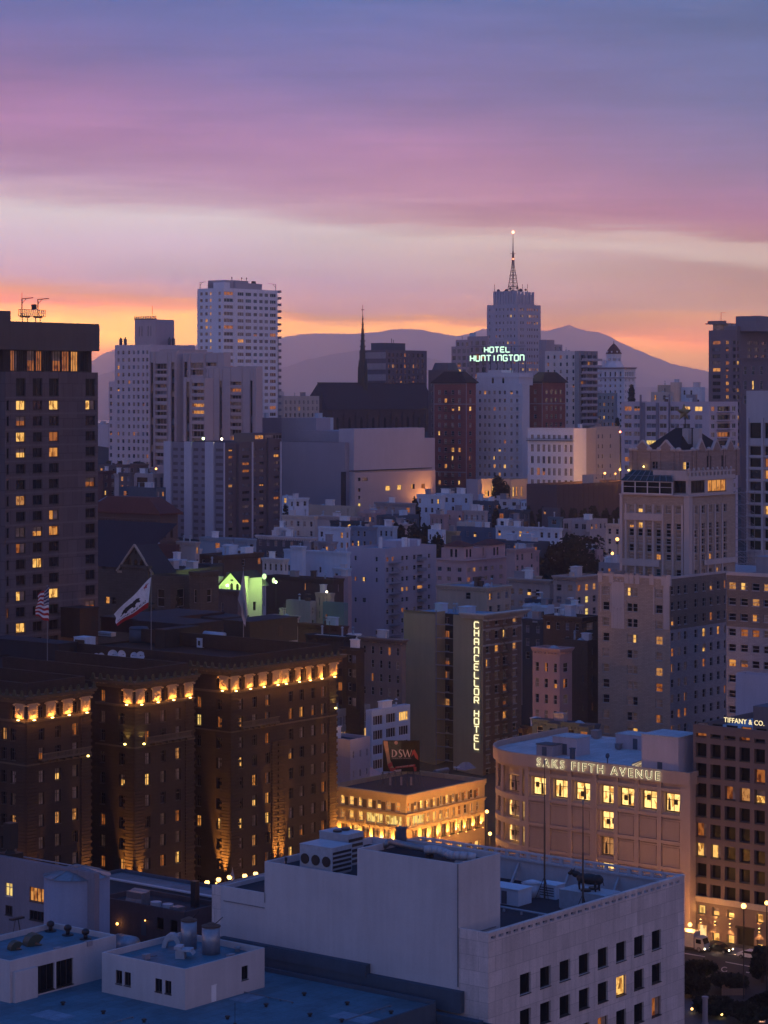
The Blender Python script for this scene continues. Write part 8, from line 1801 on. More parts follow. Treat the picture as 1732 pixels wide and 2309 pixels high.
m = MB(); m.poly([(-.6,y0_-.8,zt-.4),(-.6,ym,zpk+.5),(7,ym,zpk+.5),(7,y0_-.8,zt-.4)]); m.poly([(-.6,y1_+.8,zt-.4),(-.6,ym,zpk+.5),(7,ym,zpk+.5),(7,y1_+.8,zt-.4)])
m.poly([(6,y1_+1,zt),(6,Bb+16,zt),(14,Bb+16,zpk+5),(14,y1_-6,zpk+5)]); B.part('roof',m,chr_)
m = MB()
for s_,(ya,yb2) in ((1,(y0_,ym)),(-1,(y1_,ym))): m.tube((-.5,ya,zt-.2),(-.5,yb2,zpk+.6),.3,4)
m.box(-.4,-.06,y0_,y1_,zt-.6,zt-.1); B.part('gable_coping',m,c['tan'])
m = MB()
for k in (-1,0,1): u = ym+k*2.0; m.box(-.14,-.055,u-.5,u+.5,zt+1.0,zt+2.3); m.prism([(-.14,u-.5),(-.055,u-.5),(-.055,u+.5),(-.14,u+.5)],zt+2.303,zt+2.9,scale=.3)
m.box(-.14,-.056,ym-.2,ym+.2,zt+4,zt+4.8); B.part('gable_windows',m,PANE['k'])
m = MB(); yt0,yt1 = B.b(336),B.b(268)
for (xa,ya) in ((-1.2,B.b(320)),): m.box(-1.2,-.06,B.b(342),B.b(283),0,B.z(1282)); m.box(-1.5,-.05,B.b(344),B.b(281),B.z(1282)+.003,B.z(1276));
for k in range(9): u = B.b(342)+(B.b(283)-B.b(342))*(k+.5)/9; m.box(-1.45,-1.205,u-.18,u+.18,B.z(1285),B.z(1282))
B.part('corner_tower',m,cs); B.finish(); CHB = B
lo('dark brown gabled hall behind the church, with a round-arched doorway',340,385,430,1300,545,1400,cs,c['droof'],1,1,fl=6,wh=4,wf=.35,top=3,patL=['k'],patR=['k'],bits=0)
lo('stone tower stub with a crenellated top left of the green-lit gable',428,452,493,1290,540,1390,cs,c['rroof'],1,1,fl=6,wh=3,wf=.25,top=4,pat={'k': 1},corn=.5,bits=0)
lo('long dark wall roofed in black behind the bear flag',335,425,480,1285,575,1340,c['slate'],c['rroof'],2,2,bits=3)
gw = wall('gable_house_plaster',(.48,.48,.44),.1)
B = Bld('gable_house','plaster gable house lit a sharp yellow-green by a floodlight','house',560,560,zbase(560,560,12)); zt = B.z(1325); Bb = B.b(494); A_ = B.a(591)
hR = B.addwins('R',0,[(B.a(571),B.a(577))],[(B.z(1378),B.z(1358))],['k'],'s','dark',.3)
mass(B,0,A_,0,Bb,0,zt,gw,c['droof'],hR,[],.3,0); m = MB(); yg0,yg1 = B.b(548),B.b(494); ym = (yg0+yg1)/2; m.poly([(-.03,yg0,zt),(-.03,yg1,zt),(-.03,ym,B.z(1294))]); m.box(0,.4,0,B.b(548),zt,B.z(1300)); m.box(0,A_,0,.3,zt,B.z(1304)); B.part('gable',m,gw)
m = MB(); m.poly([(-.5,yg0-.4,zt-.1),(-.5,ym,B.z(1292)),(9,ym,B.z(1292)),(9,yg0-.4,zt-.1)]); m.poly([(-.5,yg1+.4,zt-.1),(-.5,ym,B.z(1292)),(9,ym,B.z(1292)),(9,yg1+.4,zt-.1)]); B.part('gable_roof',m,c['rroof'])
m = MB()
for px in (523,536): u = B.b(px); m.box(-.1,-.035,u-.4,u+.4,zt-.9,zt+.4); m.blob((-.06,u,zt+.4),(.04,.4,.4),8,5)
u = B.b(525); m.box(-.6,-.035,u-.2,u+.2,zt+1.3,zt+1.7); B.part('gable_windows',m,PANE['k']); B.finish(); GH = B
lo('low dark annex in front of the green-lit gable',466,536,546,1332,548,1390,c['dgrey'],c['rroof'],0,1,fl=6,wh=3,wf=.1,top=3,patL=['w'],bits=0)
lo('plaster side house left of the gable, half lit green',440,492,496,1300,566,1340,gw,c['rroof'],0,1,fl=6,wh=3,wf=.15,top=2.5,patL=['#'],bits=0)
GRN = (.62,1.0,.22)
for (x,y,z,tx,ty,tz,pw) in ((-5,B.b(545),B.z(1318),0,B.b(528),B.z(1318),5200),(3.5,-5.5,B.z(1312),5,0,B.z(1350),5000),(-6,B.b(500),B.z(1308),0,B.b(485),B.z(1318),4000)):
 t_ = thing('floodlight','small bright green-white floodlight aimed at the plaster gable' if pw > 5100 else ('green-white floodlight over the side wall of the gable house' if pw > 4500 else 'weaker green floodlight at the left of the gable house'),'floodlight',at(B,x,y,z),B.rz)
 m = MB(); m.blob((0,0,0),.3,10,6); obj('lamp_head',m,glow('green_lamp',(.75,1,.45),9.0),t_); m = MB(); m.tube((0,0,-6),(0,0,-.3),.06,5); obj('post',m,c['steel'],t_)
 spot(t_,(0,0,0),(tx-x,ty-y,tz-z),pw,GRN,165,.4)
t_ = thing('floodlight','greenish wall lamp high on the dark brown block right of the gable house','floodlight',tuple(wpt(617,1309,592)),GR); m = MB(); m.blob((0,0,0),(.5,.3,.7),10,6); obj('lamp_head',m,glow('green_lamp_soft',(.6,.9,.4),1.6),t_); m = MB(); m.tube((0,.3,.8),(0,.3,1.4),.06,5); obj('bracket',m,c['steel'],t_); spot(t_,(-.5,-.5,0),(0,.6,-3),700,GRN,100,.85)
t_ = thing('floodlight','greenish lamp on a post at the right of the gable house','floodlight',tuple(wpt(596,1300,566)),GR); m = MB(); m.blob((0,0,0),(.6,.5,.7),10,6); obj('lamp_head',m,glow('green_lamp_soft',(.6,.9,.4),1.6),t_); m = MB(); m.tube((0,0,-7),(0,0,-.6),.07,5); obj('post',m,c['steel'],t_); spot(t_,(0,0,-.8),(1,3,-4),900,GRN,110,.2)
lo('grey white-trimmed house with a lit window between the church and the blank wall',398,441,450,1222,640,1275,lt,c['rroof'],1,3,bits=2,corn=.5,patL=['..c','..o','ccc'])
lo('white-topped small house right of the maroon brick block',380,410,420,1262,600,1300,wbl,c['broof'],1,1,bits=1)
lo('blue-grey blank-walled house with two small lit windows',450,558,578,1216,690,1260,wall('blueblank',(.26,.34,.42),.16),c['broof'],1,4,patL=['..o.','..L.'],bits=4)
lo('long flat white-roofed terrace in front of the blue-grey blank house',450,505,594,1252,640,1310,c['brown'],c['wroof'],5,3,patL=['c##','o#c'],patR=['..#.o','w....'],corn=.5,bits=5)
lo('small dark blue house with orange windows under the white-roofed terrace',448,475,500,1272,615,1310,dsl,c['rroof'],2,2,patL=['lo','##'],bits=1)
lo('pale house with a row of paired white windows right of the white-roofed terrace',592,640,650,1260,625,1305,c['pale'],c['broof'],1,4,patL=['####','cccc','####'],corn=.6,bits=2)
lo('long slate-blue house with pale cornice and bay windows',578,702,712,1212,720,1250,dsl,c['broof'],1,7,patL=['w#cwcww','#w####w'],corn=.8,cm=c['pale'],bits=5)
lo('long white plastered house with few windows in the middle of the hillside',640,782,790,1245,680,1310,wbl,c['broof'],0,6,patL=['......','..#.##','..ll..'],bits=5,wf=.2,par=.4)
lo('white chimney-like block rising from the long white house',656,682,688,1232,684,1262,wbl,c['broof'],0,0,bits=0)
lo('small white house with ladder-like escape below the long white house',750,784,790,1282,662,1310,c['bluep'],c['rroof'],0,2,bits=1)
lo('dark brown windowless warehouse right of the green floodlight',600,752,775,1306,600,1372,wall('warehouse_brown',(.065,.045,.05),.2),wall('dark_green_roof',(.05,.075,.075),.3),1,6,fl=5,patL=['..l...','......'],wf=.12,bits=4)
lo('small plum-coloured block with a white roof right of the dark warehouse',752,785,792,1300,640,1325,rose,c['wroof'],0,0,bits=1)
lo('small cream block with a bright roof light below the warehouse',712,745,752,1338,590,1430,c['tan'],c['rroof'],0,2,patL=['##','.#'],wf=.15,bits=1)
lo('grey block with a teal side wall and a pink lit window',728,776,785,1360,578,1430,wall('teal_render',(.14,.22,.24),.12),c['rroof'],0,3,patL=['..o'],fl=8,wh=3,top=3,wf=.3,bits=1)
lo('taupe house left of the cream block below the warehouse',645,700,713,1356,590,1440,c['grey'],c['broof'],1,3,patL=['...','.##'],bits=2)
lo('dark house with a maroon base between the hotel roof and the lilac tower',672,775,783,1412,560,1450,mar,c['rroof'],0,0,bits=2)
lo('low black-roofed shed with a jagged white edge behind the lit hotel',690,775,800,1436,545,1470,c['rroof'],c['wroof'],0,0,bits=3,par=.3)
lo('small white box-like shed beside the jagged-edged shed',780,800,812,1430,560,1450,c['white'],c['wroof'],0,0,bits=1)
lo('small white house with a lit window under the ribbed slab',636,650,660,1118,830,1150,c['bluep'],c['rroof'],0,1,patL=['L'],bits=1,top=.8)
lo('little white house with dark doors below the blank theatre wall',652,664,696,1124,815,1152,wbl,c['wroof'],2,1,patR=['##'],bits=1,top=1)
lo('long low brown-roofed shed at the foot of the theatre wall',690,800,812,1142,830,1160,c['tan'],c['rroof'],0,0,bits=2)
lo('cream house with two rounded bays and dark windows',636,709,716,1164,780,1215,c['beige'],c['rroof'],0,5,patL=['#c#c#','#.c..'],corn=.4,bits=3,top=1.8)
lo('plain beige house behind the cream house with rounded bays',700,805,812,1166,800,1200,lt,c['groof'],0,0,bits=5)
lo('dark house with two lit windows behind the pale blue row',745,812,830,1176,775,1200,dsl,c['rroof'],1,4,patL=['lL..'],bits=2,top=1)
lo('pale blue house with a dark roof terrace and lit window',718,778,790,1190,740,1245,wbl,c['rroof'],1,4,patL=['l..#','c..#'],bits=3)
lo('blue bay-windowed row house behind the lilac tower, left of the trees',788,842,850,1188,752,1240,wall('mid_blue_paint',(.20,.26,.36),.15),c['rroof'],0,4,patL=['.##w','c#Lo'],bits=3)
lo('grey-blue row house with a bay, next to the dark trees',842,888,896,1187,755,1235,c['bluep'],c['rroof'],0,4,patL=['w##c','#..o'],bits=3)
lo('low grey flats under the pinkish theatre front',845,928,937,1135,820,1165,c['grey'],c['broof'],0,5,patL=['o.ccc'],wf=.5,bits=3)
lo('pink house with paired windows below the low grey flats',808,850,858,1156,800,1175,rose,c['broof'],0,4,bits=2)
lo('long white roof terrace below the low grey flats',850,895,945,1163,785,1190,c['slate'],c['wroof'],3,3,bits=3)
lo('pale blue flats with a lit window right of the round tree',940,995,1003,1116,840,1160,wbl,c['broof'],0,4,patL=['L#.c','####'],bits=3)
lo('pinkish small house with a pediment below the pale blue flats',970,1000,1010,1160,800,1190,rose,c['redroof'],0,3,bits=2,corn=.4)
lo('pale grey flats right of the pale blue flats, under the brick hotel',985,1058,1066,1114,850,1150,c['bluep'],c['broof'],0,5,patL=['#.##.','..#.#'],bits=4)
lo('plum house with a yellow lit window on the upper street',1008,1042,1052,1152,805,1182,rose,c['rroof'],0,3,patL=['l.c'],bits=2)
lo('mauve terrace with tall windows right of the plum house',1046,1094,1100,1152,800,1182,lt,c['rroof'],0,4,patL=['cwcw'],bits=3)
lo('dark blue house with a lit pair of windows in the middle of the right hillside',1030,1112,1120,1190,765,1225,wall('deep_blue_paint',(.06,.12,.20),.15),c['rroof'],0,5,patL=['w.Lw.','.....'],bits=3)
lo('small olive house left of the deep blue house',996,1030,1036,1198,750,1225,c['olive'],c['rroof'],0,2,patL=['o.'],bits=1)
lo('long pale blue bay-fronted terrace left of the big dark tree',1118,1262,1268,1191,745,1250,wbl,c['rroof'],0,9,patL=['#w#.oLw.l','.w#.###.w','#........'],corn=.4,bits=6)
lo('white dormer house on the roofline behind the pale blue terrace',1122,1142,1146,1170,775,1192,c['white'],c['wroof'],0,1,patL=['#'],bits=0,top=.8)
lo('small blue house with a lit door near the parking deck hedge',1236,1262,1268,1166,790,1192,wall('teal_blue_paint',(.10,.18,.24),.15),c['rroof'],0,1,patL=['#'],bits=1,top=.8)
lo('dark cottage with one yellow window at the foot of the parking deck',1222,1258,1264,1146,840,1165,c['dgrey'],c['rroof'],0,3,patL=['..l'],bits=0,top=.6)
lo('cream house on the far slope beside the glowing street, right of the big dark tree',1366,1400,1410,1182,740,1250,c['beige'],c['wroof'],0,2,patL=['##','##','.#'],corn=.5,bits=2)
lo('low mauve house behind the big dark tree',1270,1330,1370,1172,800,1200,lt,c['rroof'],4,3,bits=3)
lg2 = wall('lilac_grey_tower',(.48,.42,.48),.12)
B = Bld('lilac_tower','lilac-grey apartment tower with a blank left wall, iron fire stair and roof chimneys','apartment tower',868,690,zbase(868,690,12)); zt = B.z(1237); Bb = B.b(783.5); A_ = B.a(984)
rr = rowsY(B,1262,23.6,8,10)
hL = B.addwins('L',0,colsL(B,(790,),4)+colsL(B,(801.5,),5)+colsL(B,(821,),8)+colsL(B,(849,),5),rr,['.#.#','#..','.oL#'.replace('o','o'),'....','.##.','#...','.#..','#..#'],'s','pale',.2)
hR = B.addwins('R',0,colsR(B,(874,886),5)+colsR(B,(908,918),5.5)+colsR(B,(935,),6)+colsR(B,(947,),12)+colsR(B,(968,),5),rr,['oo##w#w'.replace('w#w','#w#'),'##cc##c','w#####k'[:7],'##ll#l#','#k##.##','##o#c##','#######','###c###'],'s','pale',.2)
mass(B,0,A_,0,Bb,0,zt,lg2,c['broof'],hR,hL,.2,.6)
m = MB(); u0,u1 = B.a(876),B.a(900)
for (z0,z1) in rr: m.box(u0,u1,-1.2,-.2,z0-.5,z0-.4); m.box(u0,u1,-1.2,-1.15,z0+.4,z0+.46); m.tube((u0,-.8,z0-.4),(u1,-.8,z0-3.3),.07,4); [m.box(u0+(u1-u0)*i/8,u0+(u1-u0)*i/8+.05,-1.2,-1.15,z0-.4,z0+.4) for i in range(9)]
for (z0,z1) in rr[::1]: m.box(B.a(940),B.a(956),-1.1,-.01,z0-.5,z0+.4)
B.part('fire_stair',m,c['grey'])
m = MB()
for px,h,w_ in ((858,3.1,.8),(912,2.6,1.2),(922,2.2,.4),(944,1.6,.5)): u = B.b(px,2) if px < 868 else B.a(px,2); (m.box(2-w_/2,2+w_/2,u-w_/2,u+w_/2,zt-.6,zt+h) if px < 868 else m.box(u-w_/2,u+w_/2,2-w_/2,2+w_/2,zt-.6,zt+h))
B.part('chimney',m,c['white']); m = MB(); m.box(B.a(893,5),B.a(950,5),5,11,zt-.6,B.z(1222,5,5)); B.part('penthouse',m,lg2); B.finish()
pk = wall('pink_hotel_stucco',(.60,.38,.38),.12)
B = Bld('pink_turret_house','pink hotel with two small turrets capped in dark red tile','hotel',1052,665,zbase(1052,665,12)); zt = B.z(1262); Bb = B.b(984); A_ = B.a(1142)
rr = rowsY(B,1286,21.5,5,10)
hL = B.addwins('L',0,colsL(B,(991,1012,1036),9),rr,['###','cc#','#cl'],'c','pale',.25); hR = B.addwins('R',0,colsR(B,(1058,1070,1083,1096,1110,1130),7),rr,['clc#cc','o##c#c','ccoc##'],'c','pale',.25)
mass(B,0,A_,0,Bb,0,zt,pk,c['broof'],hR,hL,.25,.7)
m = MB(); m.box(-.5,A_,-.5,-.005,zt-.4,zt-.1); m.box(-.5,-.005,-.004,Bb,zt-.4,zt-.1); m.box(1,A_-.5,1,Bb-1,zt-.7,B.z(1238)); B.part('cornice',m,pk)
for px in (1024,1116):
 m = MB(); r = MB(); k_ = MB()
 if px < 1052: u0,u1 = B.b(1046,-.2),B.b(1001,-.2); bx = (-.2,4.2,u0,u1)
 else: u0,u1 = B.a(1097,-.2),B.a(1139,-.2); bx = (u0,u1,-.2,4.2)
 zt2 = B.z(1233); m.box(*bx,zt-1,zt2); cx_,cy_ = (bx[0]+bx[1])/2,(bx[2]+bx[3])/2
 r.prism([(bx[0]-.6,bx[2]-.6),(bx[1]+.6,bx[2]-.6),(bx[1]+.6,bx[3]+.6),(bx[0]-.6,bx[3]+.6)],zt2+.004,B.z(1221),scale=.15)
 for s_ in (-1,1): k_.box(cx_+s_*.8-.35,cx_+s_*.8+.35,bx[2]-.05,bx[2]-.004,zt+.6,zt2-.8); k_.box(bx[0]-.05,bx[0]-.004,cy_+s_*.8-.35,cy_+s_*.8+.35,zt+.6,zt2-.8)
 o = B.part('turret',m,pk); B.part('turret_roof',r,c['redroof'],parent=o); B.part('turret_windows',k_,PANE['#'],parent=o)
m = MB(); m.box(5,7,B.b(1024,5)-1,B.b(1024,5)+1,zt,B.z(1209,5,5)); B.part('chimney',m,c['dgrey']); B.finish()
lo('dusky pink blank-walled house right of the turreted hotel',1142,1162,1205,1238,655,1310,rose,c['rroof'],4,0,patR=['##.#','#k.#'],bits=3,corn=.4)
lo('dusky pink house with deep balconies left of the big dark tree',1160,1200,1216,1242,668,1300,rose,c['rroof'],2,2,bits=2)
lo('ornate beige house with a scalloped cornice and one glowing window',1146,1240,1248,1308,618,1365,wall('ornate_beige',(.46,.36,.33),.18),c['rroof'],0,5,patL=['.#Lcc','c##cc','#ccc#'],wf=.5,corn=.8,bits=3,top=2.6)
lo('cornice-topped house with red-trimmed bays and an olive right half',1248,1298,1349,1300,608,1380,wall('ornate_beige',(.46,.36,.33),.18),c['redroof'],3,2,patR=['olD','#y#','#y#','ccc'],patL=['c#','ow','##'],wf=.45,corn=1.0,bits=4,top=2.2,bay=0)
lo('low building with a pyramid skylight behind the tall hotel',985,1098,1152,1325,590,1372,c['tan'],c['broof'],3,4,bits=5,patL=['.#..'],par=.4)
lo('white-walled flat building just behind the cornice of the tall hotel',1180,1236,1250,1365,590,1400,c['bluep'],c['broof'],0,3,bits=3)
lo('dark blue house in shadow right of the tall hotel',1178,1224,1232,1398,560,1470,dsl,c['broof'],1,2,patL=['ww','ww','##'],bits=3)
lo('brown house with pale blue patched roof and one lit window beside the stepped hotel',1225,1312,1349,1392,548,1460,c['brown'],c['wroof'],1,4,patL=['#w#l','#w..','#...'],bits=6)
lo('pink ornate house with three window bays right of the tall hotel',1201,1262,1290,1463,512,1610,wall('pink_ornate',(.40,.27,.28),.12),c['rroof'],1,3,patL=['#o#','l#c','###','#cc','cc#'],fl=3.4,wh=2.0,wf=.4,corn=.7,top=3.2,bits=2,bay=0)
lo('brown blank-sided building behind the pink ornate house',1264,1325,1347,1445,530,1600,c['brown'],c['groof'],1,3,patL=['#..','...'],wf=.12,bits=3)
lo('low dark wooden house with a glowing strip of street light behind the curved store',1172,1218,1262,1640,490,1700,c['dbrown'],c['rroof'],3,3,pat={'#': 5,'o': 3},bits=2)
lo('flat lilac roof between the curved store and the stepped hotel',1200,1340,1352,1634,478,1660,c['slate'],c['broof'],0,4,pat={'#': 5,'o': 2},bits=3)
lo('brown stone building with a heavy bracketed cornice left of the tall hotel',812,906,914,1442,540,1570,wall('lighter_brown_stone',(.26,.19,.17),.18),c['rroof'],0,5,patL=['#o###','c##k.','#k#o.','#c###','##o#l'],fl=3.1,wh=1.8,wf=.35,corn=1.0,top=2.0,bits=2)
lo('dark block in shadow between the lit hotel and the brown stone building',765,812,818,1462,520,1600,c['dbrown'],c['rroof'],0,3,pat={'k': 5,'o': 1},bits=1)
lo('long dark terrace along the upper street behind the pink hotel',1095,1220,1240,1222,700,1250,c['slate'],c['rroof'],0,6,bits=4)
R_ = random.Random(11); k_ = 0
wl = [c['pale'],c['beige'],lt,c['bluep'],rose,c['grey'],c['slate'],c['brown'],c['tan'],wbl]; adj = ['pale','beige','taupe','light blue','rose','grey','slate-coloured','brown','tan','bluish white']
for (px,yt,D,w_,mi) in ((640,1222,735,60,3),(735,1222,715,50,5),(845,1150,812,50,4),(905,1180,770,56,2),(1060,1178,785,60,1),(1150,1172,790,60,5),(1095,1130,850,60,6),(1160,1150,832,70,6),(985,1195,745,40,9),(430,1238,655,50,0),(520,1238,670,60,3),(700,1330,610,60,6),(640,1390,570,70,2),(1215,1352,600,60,6),(1190,1300,640,60,8),(1330,1240,690,60,4),(250,1250,600,50,7),(1290,1365,590,50,0),(1380,1270,640,60,5),(300,1110,880,50,2),(640,1190,775,40,0)):
 lo(adj[mi]+' house at %s on the hillside' % ['the left end of the slate-blue row','the back of the pale blue terrace-topped house','the foot of the pinkish theatre front','the left edge of the dark trees','the bend below the plum house','the hedge under the parking deck','the top of the slope below the brick hotel','the foot of the garden below the glowing hall','the right edge of the dark trees','the back of the small white-trimmed house','the back of the blue-grey blank wall','the right of the dark warehouse','the back of the hotel roof','the right of the low skylight building','the back of the ornate beige house','the right foot of the big dark tree','the right of the gallery building','the back of the patched blue roof','the left foot of the stepped hotel','the foot of the ribbed slab, left','the foot of the ribbed slab, right'][k_],px-w_/2,px+w_*.28,px+w_/2,yt,D,yt+40,wl[mi],R_.choice([c['rroof'],c['broof'],c['groof'],c['wroof']]),2,3,bits=4); k_ += 1
for (px,py,w_,d_,lab) in ((120,2290,3.2,5.0,'faded patch of newer membrane below the left penthouse'),(560,2250,4.2,3.0,'faded patch of newer membrane right of the front penthouse'),(800,2295,3.0,6.0,'faded patch of newer membrane near the right end of the blue roof')):
 x_,y_ = on(DS,px,py,zfD); g = MB(); g.box(-w_/2,w_/2,-d_/2,d_/2,0,.02); g.box(-w_/2+.3,w_/2-.3,-d_/2+.3,d_/2-.3,.023,.04)
 put('roof_patch',lab,'roof patch',DS,x_,y_,zfD+.004,[('membrane',g,c['broof'])])
for (x0,y0,L_,rz_,lab) in ((*on(DS,660,2262,zfD),16,.0,'thin conduit running across the open blue roof'),(*on(DS,300,2295,zfD),20,1.57,'thin conduit running along the blue roof below the front penthouse'),(*on(DS,880,2270,zfD),9,1.57,'short conduit near the lean-to')):
 g = MB(); g.tube((0,0,.16),(0,L_,.16),.06,6); [g.box(-.15,.15,k*2.0,k*2.0+.15,0,.12) for k in range(int(L_/2))]
 put('conduit',lab,'pipe',DS,x0,y0,zfD,[('pipe',g,c['metal'])],rz=rz_)
for (B_,px,py,zl_,lab) in ((P2,330,2165,P2z,'grey electrical box on the left half of the front penthouse'),(P2,520,2165,P2z,'low electrical box at the right of the front penthouse'),(P1,200,2135,P1z,'grey electrical box at the right end of the left penthouse'),(P1,130,2150,P1z,'flat roof hatch in the middle of the left penthouse')):
 x_,y_ = on(B_,px,py,zl_); g = MB(); g.box(-.45,.45,-.3,.3,.15,.75); g.box(-.5,.5,-.35,.35,.753,.8); q = MB(); q.box(-.35,-.25,-.25,.25,0,.15); q.box(.25,.35,-.25,.25,0,.15); t2 = MB(); t2.tube((.45,0,.3),(2.4,.4,.08),.04,5)
 put('roof_box',lab,'roof unit',B_,x_,y_,zl_,[('box',g,c['grey']),('cable',t2,c['steel'])])
g = MB(); [g.tube((-.15,-.06,k*1.0),(-.15,-.06,k*1.0+.9),.07,6) for k in range(9)]; g.tube((-.15,-.06,0),(-.15,-.06,9.4),.05,6)
g = MB(); g.box(-.12,-.02,-.9,.9,-.6,.6); [g.box(-.16,-.121,-.8,.8,-.5+k*.2,-.42+k*.2) for k in range(6)]
# trees
leafm = [wall('leaf_a',(.018,.026,.02),.5,.9),wall('leaf_b',(.009,.014,.012),.5,.9)]; bark = wall('bark',(.05,.035,.03),.3)
def crown(g,c0,r,n,rnd,ls=.5,flat=1.0):
 for _ in range(n):
  while True:
   p = Vector((rnd.uniform(-1,1),rnd.uniform(-1,1),rnd.uniform(-1,1)))
   if .25 < p.length < 1: break
  p = p.normalized()*(p.length**.45)*(1+.12*math.sin(p.x*7+p.z*5))
  q = Vector((c0[0]+p.x*r[0],c0[1]+p.y*r[1],c0[2]+p.z*r[2])); a = Vector((rnd.uniform(-1,1),rnd.uniform(-1,1),rnd.uniform(-1,1))).normalized(); b_ = a.orthogonal().normalized(); s_ = ls*rnd.uniform(.5,1.3)
  g.poly([q-a*s_,q+b_*s_*.6,q+a*s_,q-b_*s_*.6],0 if rnd.random() < .5 else 1)
def tree(name,label,px,ytop,ybot,D,wpx,seed,shape='round',group=None,dens=1.0):
 rnd = random.Random(seed); k = D/F; x = (px-CX)*k; z0 = min(CZ-(ybot-HOR)*k,gz(x,D)+3); z1 = CZ-(ytop-HOR)*k; h = z1-z0; w_ = wpx*k/2
 t_ = thing(name,label,'tree',(x,D,z0),rnd.random()*6,group); g = MB(); g.tube((0,0,-2),(0,0,h*.45),.35+.012*h,8,r1=.2);
 for i in range(6): a0 = i*1.05; g.tube((0,0,h*(.2+.05*i)),(math.cos(a0)*w_*.6,math.sin(a0)*w_*.6,h*(.5+.06*i)),.16,5,r1=.05)
 obj('trunk',g,bark,t_); g = MB()
 if shape == 'cone':
  for i in range(7): f = i/7; crown(g,(0,0,h*(.1+.85*f)),(w_*(1.0-.75*f**1.5),w_*(1-.75*f**1.5),h*.10),int(420*dens*(1-.6*f)),rnd,.8)
 else:
  for i in range(9):
   a0 = rnd.random()*6.28; rr_ = w_*rnd.uniform(.25,.62); crown(g,(math.cos(a0)*rr_,math.sin(a0)*rr_,h*rnd.uniform(.35,.78)),(w_*rnd.uniform(.35,.5),)*2+(h*rnd.uniform(.16,.24),),int(230*dens),rnd,.6)
  crown(g,(0,0,h*.6),(w_*.6,w_*.6,h*.34),int(260*dens),rnd,.6)
 obj('crown',g,leafm,t_); return t_
tree('cypress_tree','tall narrow dark cypress beside the white cupola tower',1424,857,905,1090,26,1,'cone',dens=1.6)
tree('cypress_tree','small dark cypress stub at the foot of the white cupola tower',1392,935,965,1050,14,2,'cone')
tree('broadleaf_tree','small round dark tree beside the pale blue flats',936,1112,1150,835,26,3)
for i,(px,yt,yb_,D,w_,lab) in enumerate(((905,1172,1215,765,44,'leftmost dark tree of the clump in the middle of the hillside'),(935,1162,1222,760,56,'tallest dark tree of the clump in the middle of the hillside'),(968,1176,1230,752,50,'rounded dark tree at the right of the middle clump'),(990,1190,1240,735,46,'lower dark tree at the right end of the middle clump'),(950,1195,1240,738,50,'low front dark tree of the middle clump'))):
 tree('broadleaf_tree',lab,px,yt,yb_,D,w_,20+i,group='dark trees in the middle of the hillside',dens=1.3)
for i,(px,yt,yb_,D,w_,lab) in enumerate(((1255,1210,1290,700,90,'left lobe tree of the huge dark tree mass'),(1300,1192,1290,705,120,'biggest tree in the huge dark tree mass right of the pale blue terrace'),(1345,1194,1285,710,86,'right edge tree of the huge dark tree mass beside the glowing street'),(1225,1245,1300,690,60,'lowest left tree of the huge dark tree mass'),(1320,1215,1300,690,110,'front tree of the huge dark tree mass'))):
 tree('broadleaf_tree',lab,px,yt,yb_,D,w_,40+i,group='huge dark trees beside the glowing street',dens=3.2)
posn = ['first from the left','second from the left','third from the left','fourth from the left','fifth from the left','sixth from the left','seventh from the left','eighth from the left','ninth from the left','tenth from the left','eleventh from the left','rightmost']
for i in range(12):
 tree('hedge_tree','clipped dark bush below the parking deck, %s' % posn[i],1120+i*24.5,1139+(i % 3)*3,1168,850,26,60+i,group='clipped bushes below the parking deck',dens=.8)
for i,(px,lab) in enumerate(((243,'dark tree at the foot of the stepped tower, left'),(275,'dark tree at the foot of the stepped tower, middle'),(318,'dark tree at the foot of the stepped tower, right'))):
 tree('broadleaf_tree',lab,px,1038,1060,1000,34,80+i,group='dark trees at the foot of the stepped tower')
tree('broadleaf_tree','dark tree squeezed between the ribbed slab and the little white house',644,1128,1160,822,24,84)
tree('broadleaf_tree','thin street tree lit faintly green in front of the church, right of the two',410,1330,1372,535,34,86,dens=.4); tree('broadleaf_tree','thin street tree lit faintly green in front of the church, left of the two',346,1335,1375,535,30,87,dens=.4)
for i,(px,lab) in enumerate(((1010,'garden bush left of the glowing hall'),(1120,'garden bush under the glowing hall'),(1072,'small dark shrub on the pale base wall'))): tree('garden_bush',lab,px,1128,1146,900,24,90+i,dens=.6)
tree('garden_bush','dark planting along the roof edge of the glowing hall',1128,1073,1082,950,50,95,dens=.6)
for (px,py,D,pw,lab) in ((1392,1216,720,3200,'orange street lamp glowing beside the cream house beyond the big dark tree'),):
 w_ = wpt(px,py,D); g = MB(); g.tube((.2,0,-7),(.2,0,.3),.1,5); g.tube((.2,0,.3),(0,0,.1),.06,4); lampthing('street_lamp',lab,'street lamp',tuple(w_),pw,SOD,.3,None,[('pole',g,c['steel'])],bulb=.5)
lampthing('street_lamp','low warm porch lamp on the glowing street corner','street lamp',tuple(wpt(1381,1248,712)),1500,SOD,.3,None,[('pole',(lambda q: (q.tube((0,0,-3),(0,0,0),.08,5),q)[1])(MB()),c['steel'])],bulb=.4)
lampthing('street_lamp','orange street lamp beside the red brick hotel entrance','street lamp',tuple(wpt(1038,1104,960)),3000,(1,.42,.12),.3,None,[('pole',(lambda q: (q.tube((0,0,-5),(0,0,0),.08,5),q)[1])(MB()),c['steel'])],bulb=.45)
lampthing('street_lamp','small orange street lamp left of the ribbed slab','street lamp',tuple(wpt(352,1057,950)),2500,SOD,.3,None,[('pole',(lambda q: (q.tube((0,0,-5),(0,0,0),.08,5),q)[1])(MB()),c['steel'])],bulb=.4)
